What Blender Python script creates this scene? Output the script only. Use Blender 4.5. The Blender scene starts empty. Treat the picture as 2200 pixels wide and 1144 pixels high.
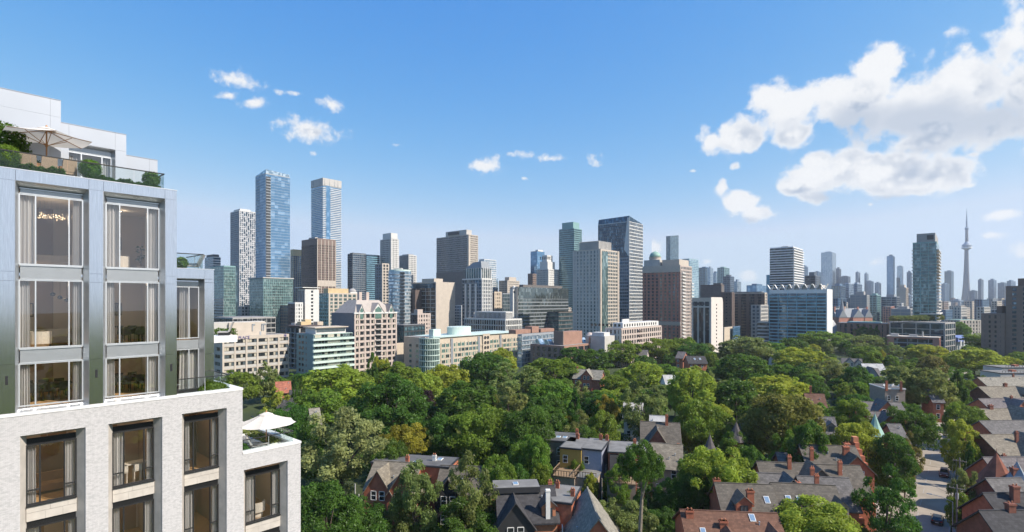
import bpy, bmesh, math, random
import numpy as np
from mathutils import Vector, Matrix
random.seed(7)
R = math.radians
SC = bpy.context.scene
COL = SC.collection
# ---------------------------------------------------------------- camera
F, CX, HY, CAMZ = 1150.0, 1100.0, 648.0, 42.0      # focal length, centre column, horizon row (2200 px wide frame), eye height
cam = bpy.data.cameras.new('camera'); camo = bpy.data.objects.new('camera', cam); COL.objects.link(camo)
camo.location = (0, 0, CAMZ); camo.rotation_euler = (R(90), 0, 0)
cam.sensor_width = 36; cam.lens = F/2200*36; cam.shift_y = (572-HY)/2200*-1.0
cam.clip_start = 0.5; cam.clip_end = 60000
SC.camera = camo
# ---------------------------------------------------------------- light
GRID = R(49.5)                                      # street grid: local x runs south, local y runs east
SUN_EL = R(43)
SH = Vector((0.935, -0.355)).normalized()            # horizontal direction to the sun
sun_dir = Vector((SH.x*math.cos(SUN_EL), SH.y*math.cos(SUN_EL), math.sin(SUN_EL)))
sl = bpy.data.lights.new('sun', 'SUN'); sl.energy = 4.9; sl.angle = R(0.53); sl.color = (1.0, 0.915, 0.80)
so = bpy.data.objects.new('sun', sl); COL.objects.link(so)
so.rotation_euler = (-sun_dir).to_track_quat('-Z', 'Y').to_euler()
SC.view_settings.view_transform = 'Standard'; SC.view_settings.look = 'None'
SC.view_settings.exposure = 0.62; SC.view_settings.gamma = 1.0; SC.view_settings.use_curve_mapping = False
TINT = (.66, 1.0, 1.12); SKY_STR = .128; CLOUD_LIT = (4.9, 4.88, 4.85); CLOUD_SHADE = (2.1, 2.5, 3.15)
SC.render.engine = 'CYCLES'
cy = SC.cycles
cy.use_denoising = True
try: cy.denoiser = 'OPENIMAGEDENOISE'
except Exception: pass
cy.max_bounces = 7; cy.diffuse_bounces = 3; cy.glossy_bounces = 3; cy.transmission_bounces = 4
cy.transparent_max_bounces = 12; cy.volume_bounces = 1; cy.sample_clamp_indirect = 6
cy.caustics_reflective = False; cy.caustics_refractive = False
# ---------------------------------------------------------------- sky with clouds
world = bpy.data.worlds.new('World'); SC.world = world; world.use_nodes = True
NT = world.node_tree; NT.nodes.clear()
def wn(t, **kw):
    n = NT.nodes.new(t)
    for k, v in kw.items(): setattr(n, k, v)
    return n
def wl(a, b): NT.links.new(a, b)
def wmath(op, a, b=None, c=None, clamp=False):
    n = wn('ShaderNodeMath', operation=op); n.use_clamp = clamp
    for i, v in enumerate((a, b, c)):
        if v is None: continue
        if isinstance(v, (int, float)): n.inputs[i].default_value = v
        else: wl(v, n.inputs[i])
    return n.outputs[0]
sky = wn('ShaderNodeTexSky'); sky.sky_type = 'NISHITA'; sky.sun_disc = False
sky.sun_elevation = SUN_EL; sky.sun_rotation = math.atan2(SH.x, SH.y)
sky.altitude = 0; sky.air_density = 1.0; sky.dust_density = 0.35; sky.ozone_density = 2.4
tc = wn('ShaderNodeTexCoord'); sep = wn('ShaderNodeSeparateXYZ'); wl(tc.outputs['Generated'], sep.inputs[0])
AZ = wmath('ARCTAN2', sep.outputs[0], sep.outputs[1]); EL = wmath('ARCSINE', sep.outputs[2])
def azel(px, py):
    x, z = (px-CX)/F, (HY-py)/F
    return math.atan2(x, 1), math.asin(z/math.sqrt(1+x*x+z*z))
# cumulus banks: (column, row, half width, half height, tilt, weight); all given as directions in the sky
BLOBS = [
 (1690,235,70,62,0,1),(1640,215,42,32,0,1),(1590,292,70,40,-.25,1),(1530,300,30,34,0,.8),(1700,290,60,32,0,1),(1880,150,66,44,0,1),
 (1840,215,110,52,0,1.1),(1960,235,150,70,0,1.15),(2080,190,130,80,0,1.1),(2150,110,56,56,0,1),(2120,270,130,46,0,1.1),(2240,190,120,120,0,1.1),
 (1990,300,140,30,.05,.85),(2190,40,50,60,0,.75),(1800,372,110,50,0,1),(1760,350,50,26,0,.9),(1900,375,130,52,.05,1.05),(2020,385,80,44,0,1),(1870,345,60,30,0,.9),
 (1960,405,90,24,0,.9),(2080,400,46,14,.1,.6),(1700,402,70,26,.15,.8),(1750,425,54,20,.15,.75),(1590,430,46,28,.1,.95),(1640,458,52,22,.1,.95),(1552,400,20,34,.2,.8),(1580,358,22,14,-.4,.7),
 (1490,368,30,10,.1,.5),(2000,255,70,20,0,.7),(2090,332,22,9,0,.5),
 (515,172,54,17,0,.95),(490,206,34,10,-.2,.75),(548,222,44,12,-.1,.8),(597,198,16,8,0,.6),(632,200,22,8,0,.65),(713,226,30,17,0,.85),(664,282,66,24,.1,1),(640,275,30,14,0,.8),(675,330,18,8,0,.4),
 (1045,355,40,18,0,.95),(1120,332,34,10,0,.75),(1185,341,44,10,.05,.75),(1278,346,26,15,0,.7),(1125,383,16,8,0,.4),(855,312,24,8,0,.35),
 (1405,536,34,26,0,.8),(1520,562,24,16,0,.5),(1610,592,44,20,0,.5),(1660,600,30,14,0,.45),(2150,462,54,18,0,.85),(2130,505,44,14,0,.5),(1870,440,28,13,0,.5),(2200,545,60,30,0,.5),(1880,565,40,22,0,.35),
]
BANKS = [((1400,2420,-160,640), [b for b in BLOBS if b[0] > 1400]), ((430,760,110,350), [b for b in BLOBS if b[0] < 760]), ((800,1330,280,410), [b for b in BLOBS if 760 < b[0] < 1400])]
BASES = [(1960,262,210,52,0,.9),(1850,262,110,50,0,.9),(2130,262,190,60,0,.9),(1990,318,150,26,.05,.6),(1770,424,70,20,.1,.8),(1900,428,150,20,.04,.7),(1610,474,70,16,.1,.4),(1660,330,80,20,0,.4)]
def cloud_group(name, blobs):
    ng = bpy.data.node_groups.new(name, 'ShaderNodeTree')
    ng.interface.new_socket('P', in_out='INPUT', socket_type='NodeSocketVector')
    ng.interface.new_socket('F', in_out='OUTPUT', socket_type='NodeSocketFloat')
    gi = ng.nodes.new('NodeGroupInput'); go = ng.nodes.new('NodeGroupOutput'); prev = None
    for b in blobs:
        a0, e0 = azel(b[0], b[1])
        ra = abs(azel(b[0]+b[2], b[1])[0]-a0); re = abs(azel(b[0], b[1]-b[3])[1]-e0)
        mp = ng.nodes.new('ShaderNodeMapping'); mp.vector_type = 'TEXTURE'
        mp.inputs['Location'].default_value = (a0, e0, 0); mp.inputs['Rotation'].default_value = (0, 0, -b[4]); mp.inputs['Scale'].default_value = (ra, re, 1)
        if prev is None: ng.links.new(gi.outputs[0], mp.inputs[0])
        else:                                            # chained so that the blobs are worked out one after another
            ch = ng.nodes.new('ShaderNodeVectorMath'); ch.operation = 'MULTIPLY_ADD'; ng.links.new(prev, ch.inputs[0]); ch.inputs[1].default_value = (1e-7,)*3
            ng.links.new(gi.outputs[0], ch.inputs[2]); ng.links.new(ch.outputs[0], mp.inputs[0])
        ln = ng.nodes.new('ShaderNodeVectorMath'); ln.operation = 'LENGTH'; ng.links.new(mp.outputs[0], ln.inputs[0])
        m = ng.nodes.new('ShaderNodeMath'); m.operation = 'SUBTRACT'; m.inputs[0].default_value = b[5]+(.12 if b[0] > 1480 and b[1] < 450 and b[5] >= .85 else 0); ng.links.new(ln.outputs['Value'], m.inputs[1])
        if prev is None: prev = m.outputs[0]
        else:
            x = ng.nodes.new('ShaderNodeMath'); x.operation = 'SMOOTH_MAX'; x.inputs[2].default_value = .25
            ng.links.new(prev, x.inputs[0]); ng.links.new(m.outputs[0], x.inputs[1]); prev = x.outputs[0]
    ng.links.new(prev, go.inputs[0]); return ng
def sstep(v, a, b):
    n = wn('ShaderNodeMapRange'); n.interpolation_type = 'SMOOTHSTEP'
    n.inputs['From Min'].default_value = a; n.inputs['From Max'].default_value = b; wl(v, n.inputs['Value']); return n.outputs[0]
cmb = wn('ShaderNodeCombineXYZ'); wl(AZ, cmb.inputs[0]); wl(EL, cmb.inputs[1]); P0 = cmb.outputs[0]
SKY_TINT = wn('ShaderNodeMix'); SKY_TINT.data_type = 'RGBA'; SKY_TINT.blend_type = 'MULTIPLY'; SKY_TINT.inputs['Factor'].default_value = 1
SKY_T1 = wn('ShaderNodeMix'); SKY_T1.data_type = 'RGBA'; SKY_T1.blend_type = 'MULTIPLY'; SKY_T1.inputs['Factor'].default_value = 1
wl(sky.outputs[0], SKY_T1.inputs['A']); SKY_T1.inputs['B'].default_value = (*TINT, 1)
sr = wn('ShaderNodeSeparateColor'); wl(SKY_T1.outputs['Result'], sr.inputs[0]); cc = wn('ShaderNodeCombineColor')   # deepen the red fall-off towards the zenith, as in clear dry air
for i_, (k_, p_, c_) in enumerate(((.70, 1.9, 3.0), (.953, .861, 3.7), (2.93, .234, 4.7))): wl(wmath('MINIMUM', wmath('MULTIPLY', wmath('POWER', sr.outputs[i_], p_), k_), c_), cc.inputs[i_])
wl(cc.outputs[0], SKY_TINT.inputs['A']); SKY_TINT.inputs['B'].default_value = (1, 1, 1, 1)
bg = wn('ShaderNodeBackground'); bg.inputs['Strength'].default_value = SKY_STR; wl(SKY_TINT.outputs['Result'], bg.inputs['Color'])
SHADER = bg.outputs[0]
def shifted(v, dx, dy):
    n = wn('ShaderNodeVectorMath', operation='ADD'); wl(v, n.inputs[0]); n.inputs[1].default_value = (dx, dy, 0); return n.outputs[0]
for ci, (box, blobs) in enumerate(BANKS):                # one bank of cumulus at a time; only directions inside its box pay for it
    ng = cloud_group('cloud_bank', blobs)
    a_min, a_max = azel(box[0], HY)[0], azel(box[1], HY)[0]; e_min, e_max = azel((box[0]+box[1])/2, box[3])[1], azel((box[0]+box[1])/2, box[2])[1]
    inside = wmath('MULTIPLY', wmath('COMPARE', AZ, (a_min+a_max)/2, (a_max-a_min)/2), wmath('COMPARE', EL, (e_min+e_max)/2, (e_max-e_min)/2))
    def field(v):
        g = wn('ShaderNodeGroup'); g.node_tree = ng; wl(v, g.inputs[0]); return g.outputs[0]
    def puffs(v, det):
        n1 = wn('ShaderNodeTexNoise'); n1.inputs['Scale'].default_value = 17 if ci == 0 else 46; n1.inputs['Detail'].default_value = det; n1.inputs['Roughness'].default_value = .62
        wl(v, n1.inputs['Vector'])
        return wmath('MULTIPLY', wmath('SUBTRACT', n1.outputs['Fac'], .5), 2.6 if ci == 0 else 3.0)
    vo = wn('ShaderNodeTexVoronoi'); vo.inputs['Scale'].default_value = 42; wl(P0, vo.inputs['Vector'])
    F0 = field(P0); N0 = puffs(P0, 8)
    ch = wn('ShaderNodeVectorMath', operation='MULTIPLY_ADD'); wl(F0, ch.inputs[0]); ch.inputs[1].default_value = (1e-7,)*3; wl(shifted(P0, .026, .048), ch.inputs[2])
    F1 = field(ch.outputs[0]); N1 = puffs(ch.outputs[0], 4); N2 = puffs(shifted(P0, .007, .010), 6)
    C0 = wmath('MULTIPLY_ADD', wmath('SUBTRACT', .4, vo.outputs['Distance']), .35, wmath('ADD', F0, N0)); C1 = wmath('ADD', F1, N1)
    alpha = sstep(C0, -.14, .40) if ci == 0 else sstep(C0, -.3, .75)
    d1 = wmath('MULTIPLY', wmath('SUBTRACT', wmath('ADD', F0, N0), C1), .8); d2 = wmath('MULTIPLY', wmath('SUBTRACT', N0, N2), .55)
    lit = sstep(wmath('ADD', d1, d2), -.30, .75)
    shade = wmath('MULTIPLY', wmath('SUBTRACT', 1.0, lit), sstep(C0, .1, .95))
    if ci == 0:                                          # the flat grey underside of the big bank
        g2 = wn('ShaderNodeGroup'); g2.node_tree = cloud_group('cloud_base', BASES)
        c2 = wn('ShaderNodeVectorMath', operation='MULTIPLY_ADD'); wl(F1, c2.inputs[0]); c2.inputs[1].default_value = (1e-7,)*3; wl(P0, c2.inputs[2]); wl(c2.outputs[0], g2.inputs[0])
        shade = wmath('MAXIMUM', shade, wmath('MULTIPLY', sstep(wmath('MULTIPLY_ADD', N0, .55, g2.outputs[0]), -.25, .75), .72))
    cr = wn('ShaderNodeMix'); cr.data_type = 'RGBA'
    cr.inputs['A'].default_value = (*CLOUD_LIT, 1); cr.inputs['B'].default_value = (*CLOUD_SHADE, 1); wl(shade, cr.inputs['Factor'])
    fade = sstep(EL, 0.0, .16)                           # the air whitens low clouds into the horizon
    mx = wn('ShaderNodeMix'); mx.data_type = 'RGBA'; wl(wmath('MULTIPLY', alpha, wmath('MULTIPLY_ADD', fade, .5, .46)), mx.inputs['Factor'])
    wl(SKY_TINT.outputs['Result'], mx.inputs['A']); wl(cr.outputs['Result'], mx.inputs['B'])
    b2 = wn('ShaderNodeBackground'); b2.inputs['Strength'].default_value = SKY_STR; wl(mx.outputs['Result'], b2.inputs['Color'])
    ms = wn('ShaderNodeMixShader'); wl(inside, ms.inputs[0]); wl(SHADER, ms.inputs[1]); wl(b2.outputs[0], ms.inputs[2]); SHADER = ms.outputs[0]
wo = wn('ShaderNodeOutputWorld'); wl(SHADER, wo.inputs[0])
world.cycles.sampling_method = 'MANUAL'; world.cycles.sample_map_resolution = 512
# ---------------------------------------------------------------- helpers
MATS = {}
def mat(name, rgb, rough=.8, var=.12, scale=.6, metal=0.0, spec=.4, bump=0.0, stretch=(1, 1, 1)):
    if name in MATS: return MATS[name]
    m = bpy.data.materials.new(name); m.use_nodes = True; nt = m.node_tree; b = nt.nodes['Principled BSDF']
    b.inputs['Roughness'].default_value = rough; b.inputs['Metallic'].default_value = metal; b.inputs['Specular IOR Level'].default_value = spec
    tcn = nt.nodes.new('ShaderNodeTexCoord'); mp = nt.nodes.new('ShaderNodeMapping'); mp.inputs['Scale'].default_value = stretch
    nt.links.new(tcn.outputs['Object'], mp.inputs[0])
    n = nt.nodes.new('ShaderNodeTexNoise'); n.inputs['Scale'].default_value = scale; n.inputs['Detail'].default_value = 5
    nt.links.new(mp.outputs[0], n.inputs['Vector'])
    r = nt.nodes.new('ShaderNodeMapRange'); r.inputs['From Min'].default_value = .25; r.inputs['From Max'].default_value = .75
    r.inputs['To Min'].default_value = 1-var; r.inputs['To Max'].default_value = 1+var; nt.links.new(n.outputs['Fac'], r.inputs[0])
    v = nt.nodes.new('ShaderNodeVectorMath'); v.operation = 'SCALE'; v.inputs[0].default_value = rgb[:3]; nt.links.new(r.outputs[0], v.inputs['Scale'])
    nt.links.new(v.outputs[0], b.inputs['Base Color'])
    if bump:
        bp = nt.nodes.new('ShaderNodeBump'); bp.inputs['Strength'].default_value = bump; bp.inputs['Distance'].default_value = .05
        nt.links.new(n.outputs['Fac'], bp.inputs['Height']); nt.links.new(bp.outputs[0], b.inputs['Normal'])
    MATS[name] = m; return m
def glass(name, dark, light, frac=.3, cell=1.5, fh=3.0, metal=.55, rough=.06, tilt=.02, tint=None):
    """far window glass: mirror-like, every pane a little different (blinds drawn, panes not quite flush)"""
    if name in MATS: return MATS[name]
    m = bpy.data.materials.new(name); m.use_nodes = True; nt = m.node_tree; b = nt.nodes['Principled BSDF']
    N = lambda t: nt.nodes.new(t); Lk = nt.links.new
    tcn = N('ShaderNodeTexCoord'); mp = N('ShaderNodeMapping'); mp.inputs['Scale'].default_value = (1/cell, 1/cell, 1/fh); mp.inputs['Location'].default_value = (.37, .37, 0.02)
    Lk(tcn.outputs['Object'], mp.inputs[0]); fl = N('ShaderNodeVectorMath'); fl.operation = 'FLOOR'; Lk(mp.outputs[0], fl.inputs[0])
    w = N('ShaderNodeTexWhiteNoise'); w.noise_dimensions = '3D'; Lk(fl.outputs[0], w.inputs['Vector'])
    rp = N('ShaderNodeValToRGB'); e = rp.color_ramp.elements
    e[0].position = 1-frac-.12; e[0].color = (*dark, 1); e[1].position = 1-frac+.25; e[1].color = (*light, 1)
    Lk(w.outputs['Value'], rp.inputs[0]); Lk(rp.outputs[0], b.inputs['Base Color'])
    ge = N('ShaderNodeNewGeometry'); sb = N('ShaderNodeVectorMath'); sb.operation = 'SUBTRACT'; Lk(w.outputs['Color'], sb.inputs[0]); sb.inputs[1].default_value = (.5, .5, .5)
    ma = N('ShaderNodeVectorMath'); ma.operation = 'MULTIPLY_ADD'; Lk(sb.outputs[0], ma.inputs[0]); ma.inputs[1].default_value = (tilt,)*3; Lk(ge.outputs['Normal'], ma.inputs[2])
    nn = N('ShaderNodeVectorMath'); nn.operation = 'NORMALIZE'; Lk(ma.outputs[0], nn.inputs[0]); Lk(nn.outputs[0], b.inputs['Normal'])
    b.inputs['Metallic'].default_value = metal; b.inputs['Roughness'].default_value = rough; b.inputs['IOR'].default_value = 1.6
    MATS[name] = m; return m
class MB:
    def __init__(s): s.v = []; s.f = []; s.m = []
    def poly(s, pts, mi=0):
        n = len(s.v); s.v += [tuple(p) for p in pts]; s.f.append(tuple(range(n, n+len(pts)))); s.m.append(mi); return s
    def box(s, x0, x1, y0, y1, z0, z1, mi=0):
        if x1 < x0: x0, x1 = x1, x0
        if y1 < y0: y0, y1 = y1, y0
        if z1 < z0: z0, z1 = z1, z0
        n = len(s.v); s.v += [(x0,y0,z0),(x1,y0,z0),(x1,y1,z0),(x0,y1,z0),(x0,y0,z1),(x1,y0,z1),(x1,y1,z1),(x0,y1,z1)]
        for q in ((0,3,2,1),(4,5,6,7),(0,1,5,4),(1,2,6,5),(2,3,7,6),(3,0,4,7)): s.f.append(tuple(n+i for i in q)); s.m.append(mi)
        return s
    def prism(s, pts, z0, z1, mi=0):
        k = len(pts); n = len(s.v); s.v += [(p[0],p[1],z0) for p in pts]+[(p[0],p[1],z1) for p in pts]
        s.f.append(tuple(n+i for i in reversed(range(k)))); s.f.append(tuple(n+k+i for i in range(k))); s.m += [mi, mi]
        for i in range(k): j = (i+1) % k; s.f.append((n+i, n+j, n+k+j, n+k+i)); s.m.append(mi)
        return s
    def hull(s, a, b, mi=0):
        """solid between two loops of equal length"""
        k = len(a); n = len(s.v); s.v += [tuple(p) for p in a]+[tuple(p) for p in b]
        s.f.append(tuple(n+i for i in reversed(range(k)))); s.f.append(tuple(n+k+i for i in range(k))); s.m += [mi, mi]
        for i in range(k): j = (i+1) % k; s.f.append((n+i, n+j, n+k+j, n+k+i)); s.m.append(mi)
        return s
    def lathe(s, cx, cy_, prof, seg=20, mi=0, sq=1.0):
        n = len(s.v); k = len(prof)
        for (r, z) in prof:
            for i in range(seg): a = 2*math.pi*i/seg; s.v.append((cx+r*math.cos(a), cy_+r*sq*math.sin(a), z))
        for j in range(k-1):
            for i in range(seg): i2 = (i+1) % seg; s.f.append((n+j*seg+i, n+j*seg+i2, n+(j+1)*seg+i2, n+(j+1)*seg+i)); s.m.append(mi)
        s.f.append(tuple(n+i for i in reversed(range(seg)))); s.f.append(tuple(n+(k-1)*seg+i for i in range(seg))); s.m += [mi, mi]
        return s
    def tube(s, pts, rad, seg=6, mi=0):
        pts = [Vector(p) for p in pts]; rad = rad if isinstance(rad, (list, tuple)) else [rad]*len(pts); n = len(s.v)
        for i, p in enumerate(pts):
            d = (pts[min(i+1, len(pts)-1)]-pts[max(i-1, 0)]).normalized()
            a = d.cross(Vector((0, 0, 1)));  a = a.normalized() if a.length > 1e-3 else Vector((1, 0, 0)); b = d.cross(a)
            for k in range(seg): t = 2*math.pi*k/seg; s.v.append(tuple(p+(a*math.cos(t)+b*math.sin(t))*rad[i]))
        for i in range(len(pts)-1):
            for k in range(seg): k2 = (k+1) % seg; s.f.append((n+i*seg+k, n+i*seg+k2, n+(i+1)*seg+k2, n+(i+1)*seg+k)); s.m.append(mi)
        s.f.append(tuple(n+k for k in range(seg))); s.f.append(tuple(n+(len(pts)-1)*seg+k for k in reversed(range(seg)))); s.m += [mi, mi]
        return s
    def mesh(s, name, mats):
        me = bpy.data.meshes.new(name); me.from_pydata(s.v, [], s.f)
        for m in (mats if isinstance(mats, (list, tuple)) else [mats]): me.materials.append(m)
        if any(s.m): me.polygons.foreach_set('material_index', s.m)
        me.update(); return me
    def build(s, name, mats, parent=None, kind=None, smooth=False, loc=None):
        if not s.f: return None
        me = s.mesh(name, mats)
        if smooth: me.polygons.foreach_set('use_smooth', [True]*len(me.polygons))
        return place(me, name, parent, kind, loc)
def place(me, name, parent=None, kind=None, loc=None, rz=None, scale=None):
    o = bpy.data.objects.new(name, me); COL.objects.link(o)
    if parent is not None: o.parent = parent
    if kind: o['kind'] = kind
    if loc is not None: o.location = loc
    if rz is not None: o.rotation_euler = (0, 0, rz)
    if scale is not None: o.scale = scale
    return o
def tag(o, label, cat, group=None):
    o['label'] = label; o['category'] = cat
    if group: o['group'] = group
    return o
def thing(name, label, cat, loc=(0, 0, 0), rz=0.0, group=None):
    o = bpy.data.objects.new(name, None); COL.objects.link(o); o.location = loc; o.rotation_euler = (0, 0, rz); o.empty_display_size = .5
    return tag(o, label, cat, group)
def ray(px): return (px-CX)/F
def at(px, Y, py=None, z=None):
    """the point seen in column px at distance Y"""
    return Vector((ray(px)*Y, Y, CAMZ+(HY-py)/F*Y if py is not None else (z or 0.0)))
def seg_to(C, d, px):
    k = ray(px); return (k*C[1]-C[0])/(d[0]-k*d[1])
# ---------------------------------------------------------------- ground, lake, haze
def sheet(name, x0, x1, y0, y1, z, m):
    o = MB().poly([(x0,y0,z),(x1,y0,z),(x1,y1,z),(x0,y1,z)]).build(name, m); o['kind'] = 'structure'; return o
M_ground = mat('ground_grass', (.034, .050, .014), .95, .45, .05)
sheet('ground', -5200, 6200, -1400, 4700, 0, M_ground)
M_lake = mat('lake_water', (.03, .08, .12), .15, .05, .01, spec=.5)
sheet('lake', -9000, 9000, 3300, 9000, .3, M_lake)
# ---------------------------------------------------------------- city materials
M = {}
def defm(k, *a, **kw): M[k] = mat(k, *a, **kw)
defm('white_precast', (.58,.57,.545), .75, .08, .3); defm('cream_precast', (.47,.41,.345), .8, .1, .3); defm('pink_precast', (.46,.38,.335), .8, .1, .3)
defm('grey_concrete', (.32,.31,.30), .85, .12, .3); defm('pale_concrete', (.45,.43,.40), .85, .1, .3); defm('dark_concrete', (.13,.12,.115), .8, .15, .3)
defm('brown_stone', (.20,.145,.12), .8, .1, .3); defm('brown_panel', (.115,.085,.075), .7, .1, .3); defm('dark_brown', (.125,.088,.070), .75, .15, .3)
defm('red_brick', (.43,.20,.15), .85, .15, .4); defm('orange_brick', (.30,.175,.13), .85, .15, .4); defm('tan_brick', (.50,.42,.33), .85, .12, .4)
defm('teal_metal', (.20,.34,.33), .5, .08, .3); defm('mint_metal', (.50,.60,.545), .55, .08, .3); defm('blue_slab', (.22,.42,.50), .7, .08, .3)
defm('white_paint', (.70,.69,.67), .6, .06, .3); defm('roof_gravel', (.24,.23,.22), .95, .25, .3); defm('roof_dark', (.10,.10,.10), .95, .2, .3)
defm('dark_metal', (.05,.055,.06), .5, .1, .5); defm('grey_metal', (.30,.32,.34), .45, .1, .3); defm('copper_green', (.22,.36,.30), .6, .15, .5)
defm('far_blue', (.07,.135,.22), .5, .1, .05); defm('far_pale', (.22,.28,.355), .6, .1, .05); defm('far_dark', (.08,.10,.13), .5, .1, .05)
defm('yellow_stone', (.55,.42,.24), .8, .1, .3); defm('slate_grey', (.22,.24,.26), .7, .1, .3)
G = {}
def defg(k, *a, **kw): G[k] = glass('glass_'+k, *a, **kw)
defg('blue', (.12,.27,.43), (.34,.52,.70), .25, 4.2, 3.5, tilt=.012); defg('deep', (.035,.07,.11), (.16,.25,.32), .2, 1.5, 3.2); defg('green', (.13,.20,.195), (.38,.48,.45), .3, 1.5, 3.0)
defg('teal', (.06,.11,.13), (.20,.29,.32), .25, 1.6, 3.0); defg('dark', (.02,.025,.03), (.20,.21,.20), .16, 1.4, 3.0, metal=.2); defg('bronze', (.08,.06,.05), (.30,.22,.16), .2, 1.8, 3.4, metal=.4)
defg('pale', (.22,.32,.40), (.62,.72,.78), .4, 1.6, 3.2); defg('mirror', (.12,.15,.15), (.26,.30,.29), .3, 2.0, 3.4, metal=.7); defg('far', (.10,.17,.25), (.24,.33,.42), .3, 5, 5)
defg('dull', (.03,.028,.027), (.10,.09,.08), .15, 1.4, 3.0, metal=0.0, rough=.2)
UX, UY = math.cos(GRID), math.sin(GRID)
class T: pass
def tower(name, label, cat, L, C, Rr, top, Y, fh=3.2, gl='blue', wall='white_precast', band=(.9, .25), pier=(3.0, .5, .3), nband=None, npier=None, nwall=None,
          cap=1.2, mech=None, a=None, b=None, sep=None, rot=None, z0=0.0, base=0.0, group=None, roof='roof_gravel', endpier=True):
    rz = (GRID if C < 2025 else R(36)) if rot is None else R(rot); u = (math.cos(rz), math.sin(rz)); v = (-u[1], u[0])
    P = at(C, Y); t = T(); t.P = P; t.u = u; t.v = v
    t.a = a if a is not None else seg_to(P, u, Rr); t.b = b if b is not None else seg_to(P, v, L); t.a = min(t.a, 60) if C > 1900 and C < 2090 else t.a
    t.H = CAMZ+(HY-top)/F*Y - z0; t.root = thing(name, label, cat, (P.x, P.y, z0), rz, group)
    a, b, H = t.a, t.b, t.H
    def zpx(py): return CAMZ+(HY-py)/F*Y - z0
    def xw(px): return seg_to(P, u, px)
    def yn(px): return seg_to(P, v, px)
    t.z = zpx; t.x = xw; t.y = yn
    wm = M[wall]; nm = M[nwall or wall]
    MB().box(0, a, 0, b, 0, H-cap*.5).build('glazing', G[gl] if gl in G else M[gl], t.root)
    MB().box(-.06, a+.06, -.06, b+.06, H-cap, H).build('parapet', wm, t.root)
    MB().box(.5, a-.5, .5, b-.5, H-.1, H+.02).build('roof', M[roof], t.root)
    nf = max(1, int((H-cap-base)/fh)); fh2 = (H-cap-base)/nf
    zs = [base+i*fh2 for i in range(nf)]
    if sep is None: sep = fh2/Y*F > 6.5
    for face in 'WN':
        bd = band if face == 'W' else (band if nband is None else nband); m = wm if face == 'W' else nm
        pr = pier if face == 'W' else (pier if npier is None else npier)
        Ln = a if face == 'W' else b
        if bd:
            h, p = bd[:2]
            def bb(mb, z): return mb.box(-(p if True else 0), a, -p, .05, z-h*.35, z+h*.65) if face == 'W' else mb.box(-p, .05, .05, b, z-h*.35, z+h*.65)
            if sep:
                me = bb(MB(), 0).mesh('floor_band', m)
                for z in zs: place(me, 'floor_band', t.root, loc=(0, 0, z))
            else:
                mb = MB()
                for z in zs: bb(mb, z)
                mb.build('floor_bands', m, t.root, 'stuff')
        if pr:
            sp, w, p = pr[:3]; n = max(1, round(Ln/sp)); mb = MB()
            for i in range(n+1):
                if not endpier and i in (0, n): continue
                c = min(max(i*Ln/n, w/2), Ln-w/2)
                if face == 'W': mb.box(c-w/2, c+w/2, -p-.013, .04, base*0, H-cap)
                else: mb.box(-p-.013, .04, c-w/2+.02, c+w/2+.02, 0, H-cap)
            mb.build('piers', m, t.root, 'stuff')
    for q in (mech or []):
        x0, x1, y0, y1, h, k = q[:6]
        MB().box(a*x0, a*x1, b*y0, b*y1, H-.2, H+h).build('plant_room', M[k] if k in M else G[k], t.root)
    return t
# ---------------------------------------------------------------- the tall towers, from the big glass cluster round to the lake
tower('striped_tower', 'white banded tower with dark flat cap peeping over the balcony chair', 'tower', 440, 458, 474, 552, 700, 3.2, 'deep', 'white_precast', (1.3,.3), None, mech=[(.1,.9,.1,.9,3.4,'dark_metal')])
t = tower('glass_tower', 'green tinted glass block with curved dark flank beside the metal building', 'tower', 452, 481, 506, 571, 600, 3.2, 'green', 'teal_metal', (.35,.08), (2.2,.12,.1), sep=False)
MB().prism([(t.a+.1,.4),(t.a+3,2.5),(t.a+5,6),(t.a+5.5,t.b),(t.a+.1,t.b)], 0, t.H-1).build('curved_flank', G['teal'], t.root)
MB().box(-.3,.2,.1,t.b,0,t.z(641)).build('stone_base', M['pale_concrete'], t.root)
mb = MB()
for i in range(8): mb.box(-.4,-.25,.1,t.b,t.z(641)-i*3.2-2.4,t.z(641)-i*3.2-1.0)
mb.build('window_strips', G['dark'], t.root, 'stuff')
# mosaic tower
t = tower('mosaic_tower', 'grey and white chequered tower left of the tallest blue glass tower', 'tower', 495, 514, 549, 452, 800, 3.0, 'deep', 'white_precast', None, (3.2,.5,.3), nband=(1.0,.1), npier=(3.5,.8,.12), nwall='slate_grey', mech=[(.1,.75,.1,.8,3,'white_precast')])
rng = random.Random(3); mb = MB(); n = int(t.H/3.0); k = int(t.a/1.6)
for i in range(n):
    for j in range(k):
        if rng.random() < .62: x = j*t.a/k; mb.box(x+.1, x+1.6, -.28, .03, i*3.0+.2+rng.random()*.4, i*3.0+2.2+rng.random()*.6)
mb.build('white_panels', mat('grey_white_panel', (.43,.43,.45), .6, .1, .2), t.root, 'stuff')
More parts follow.
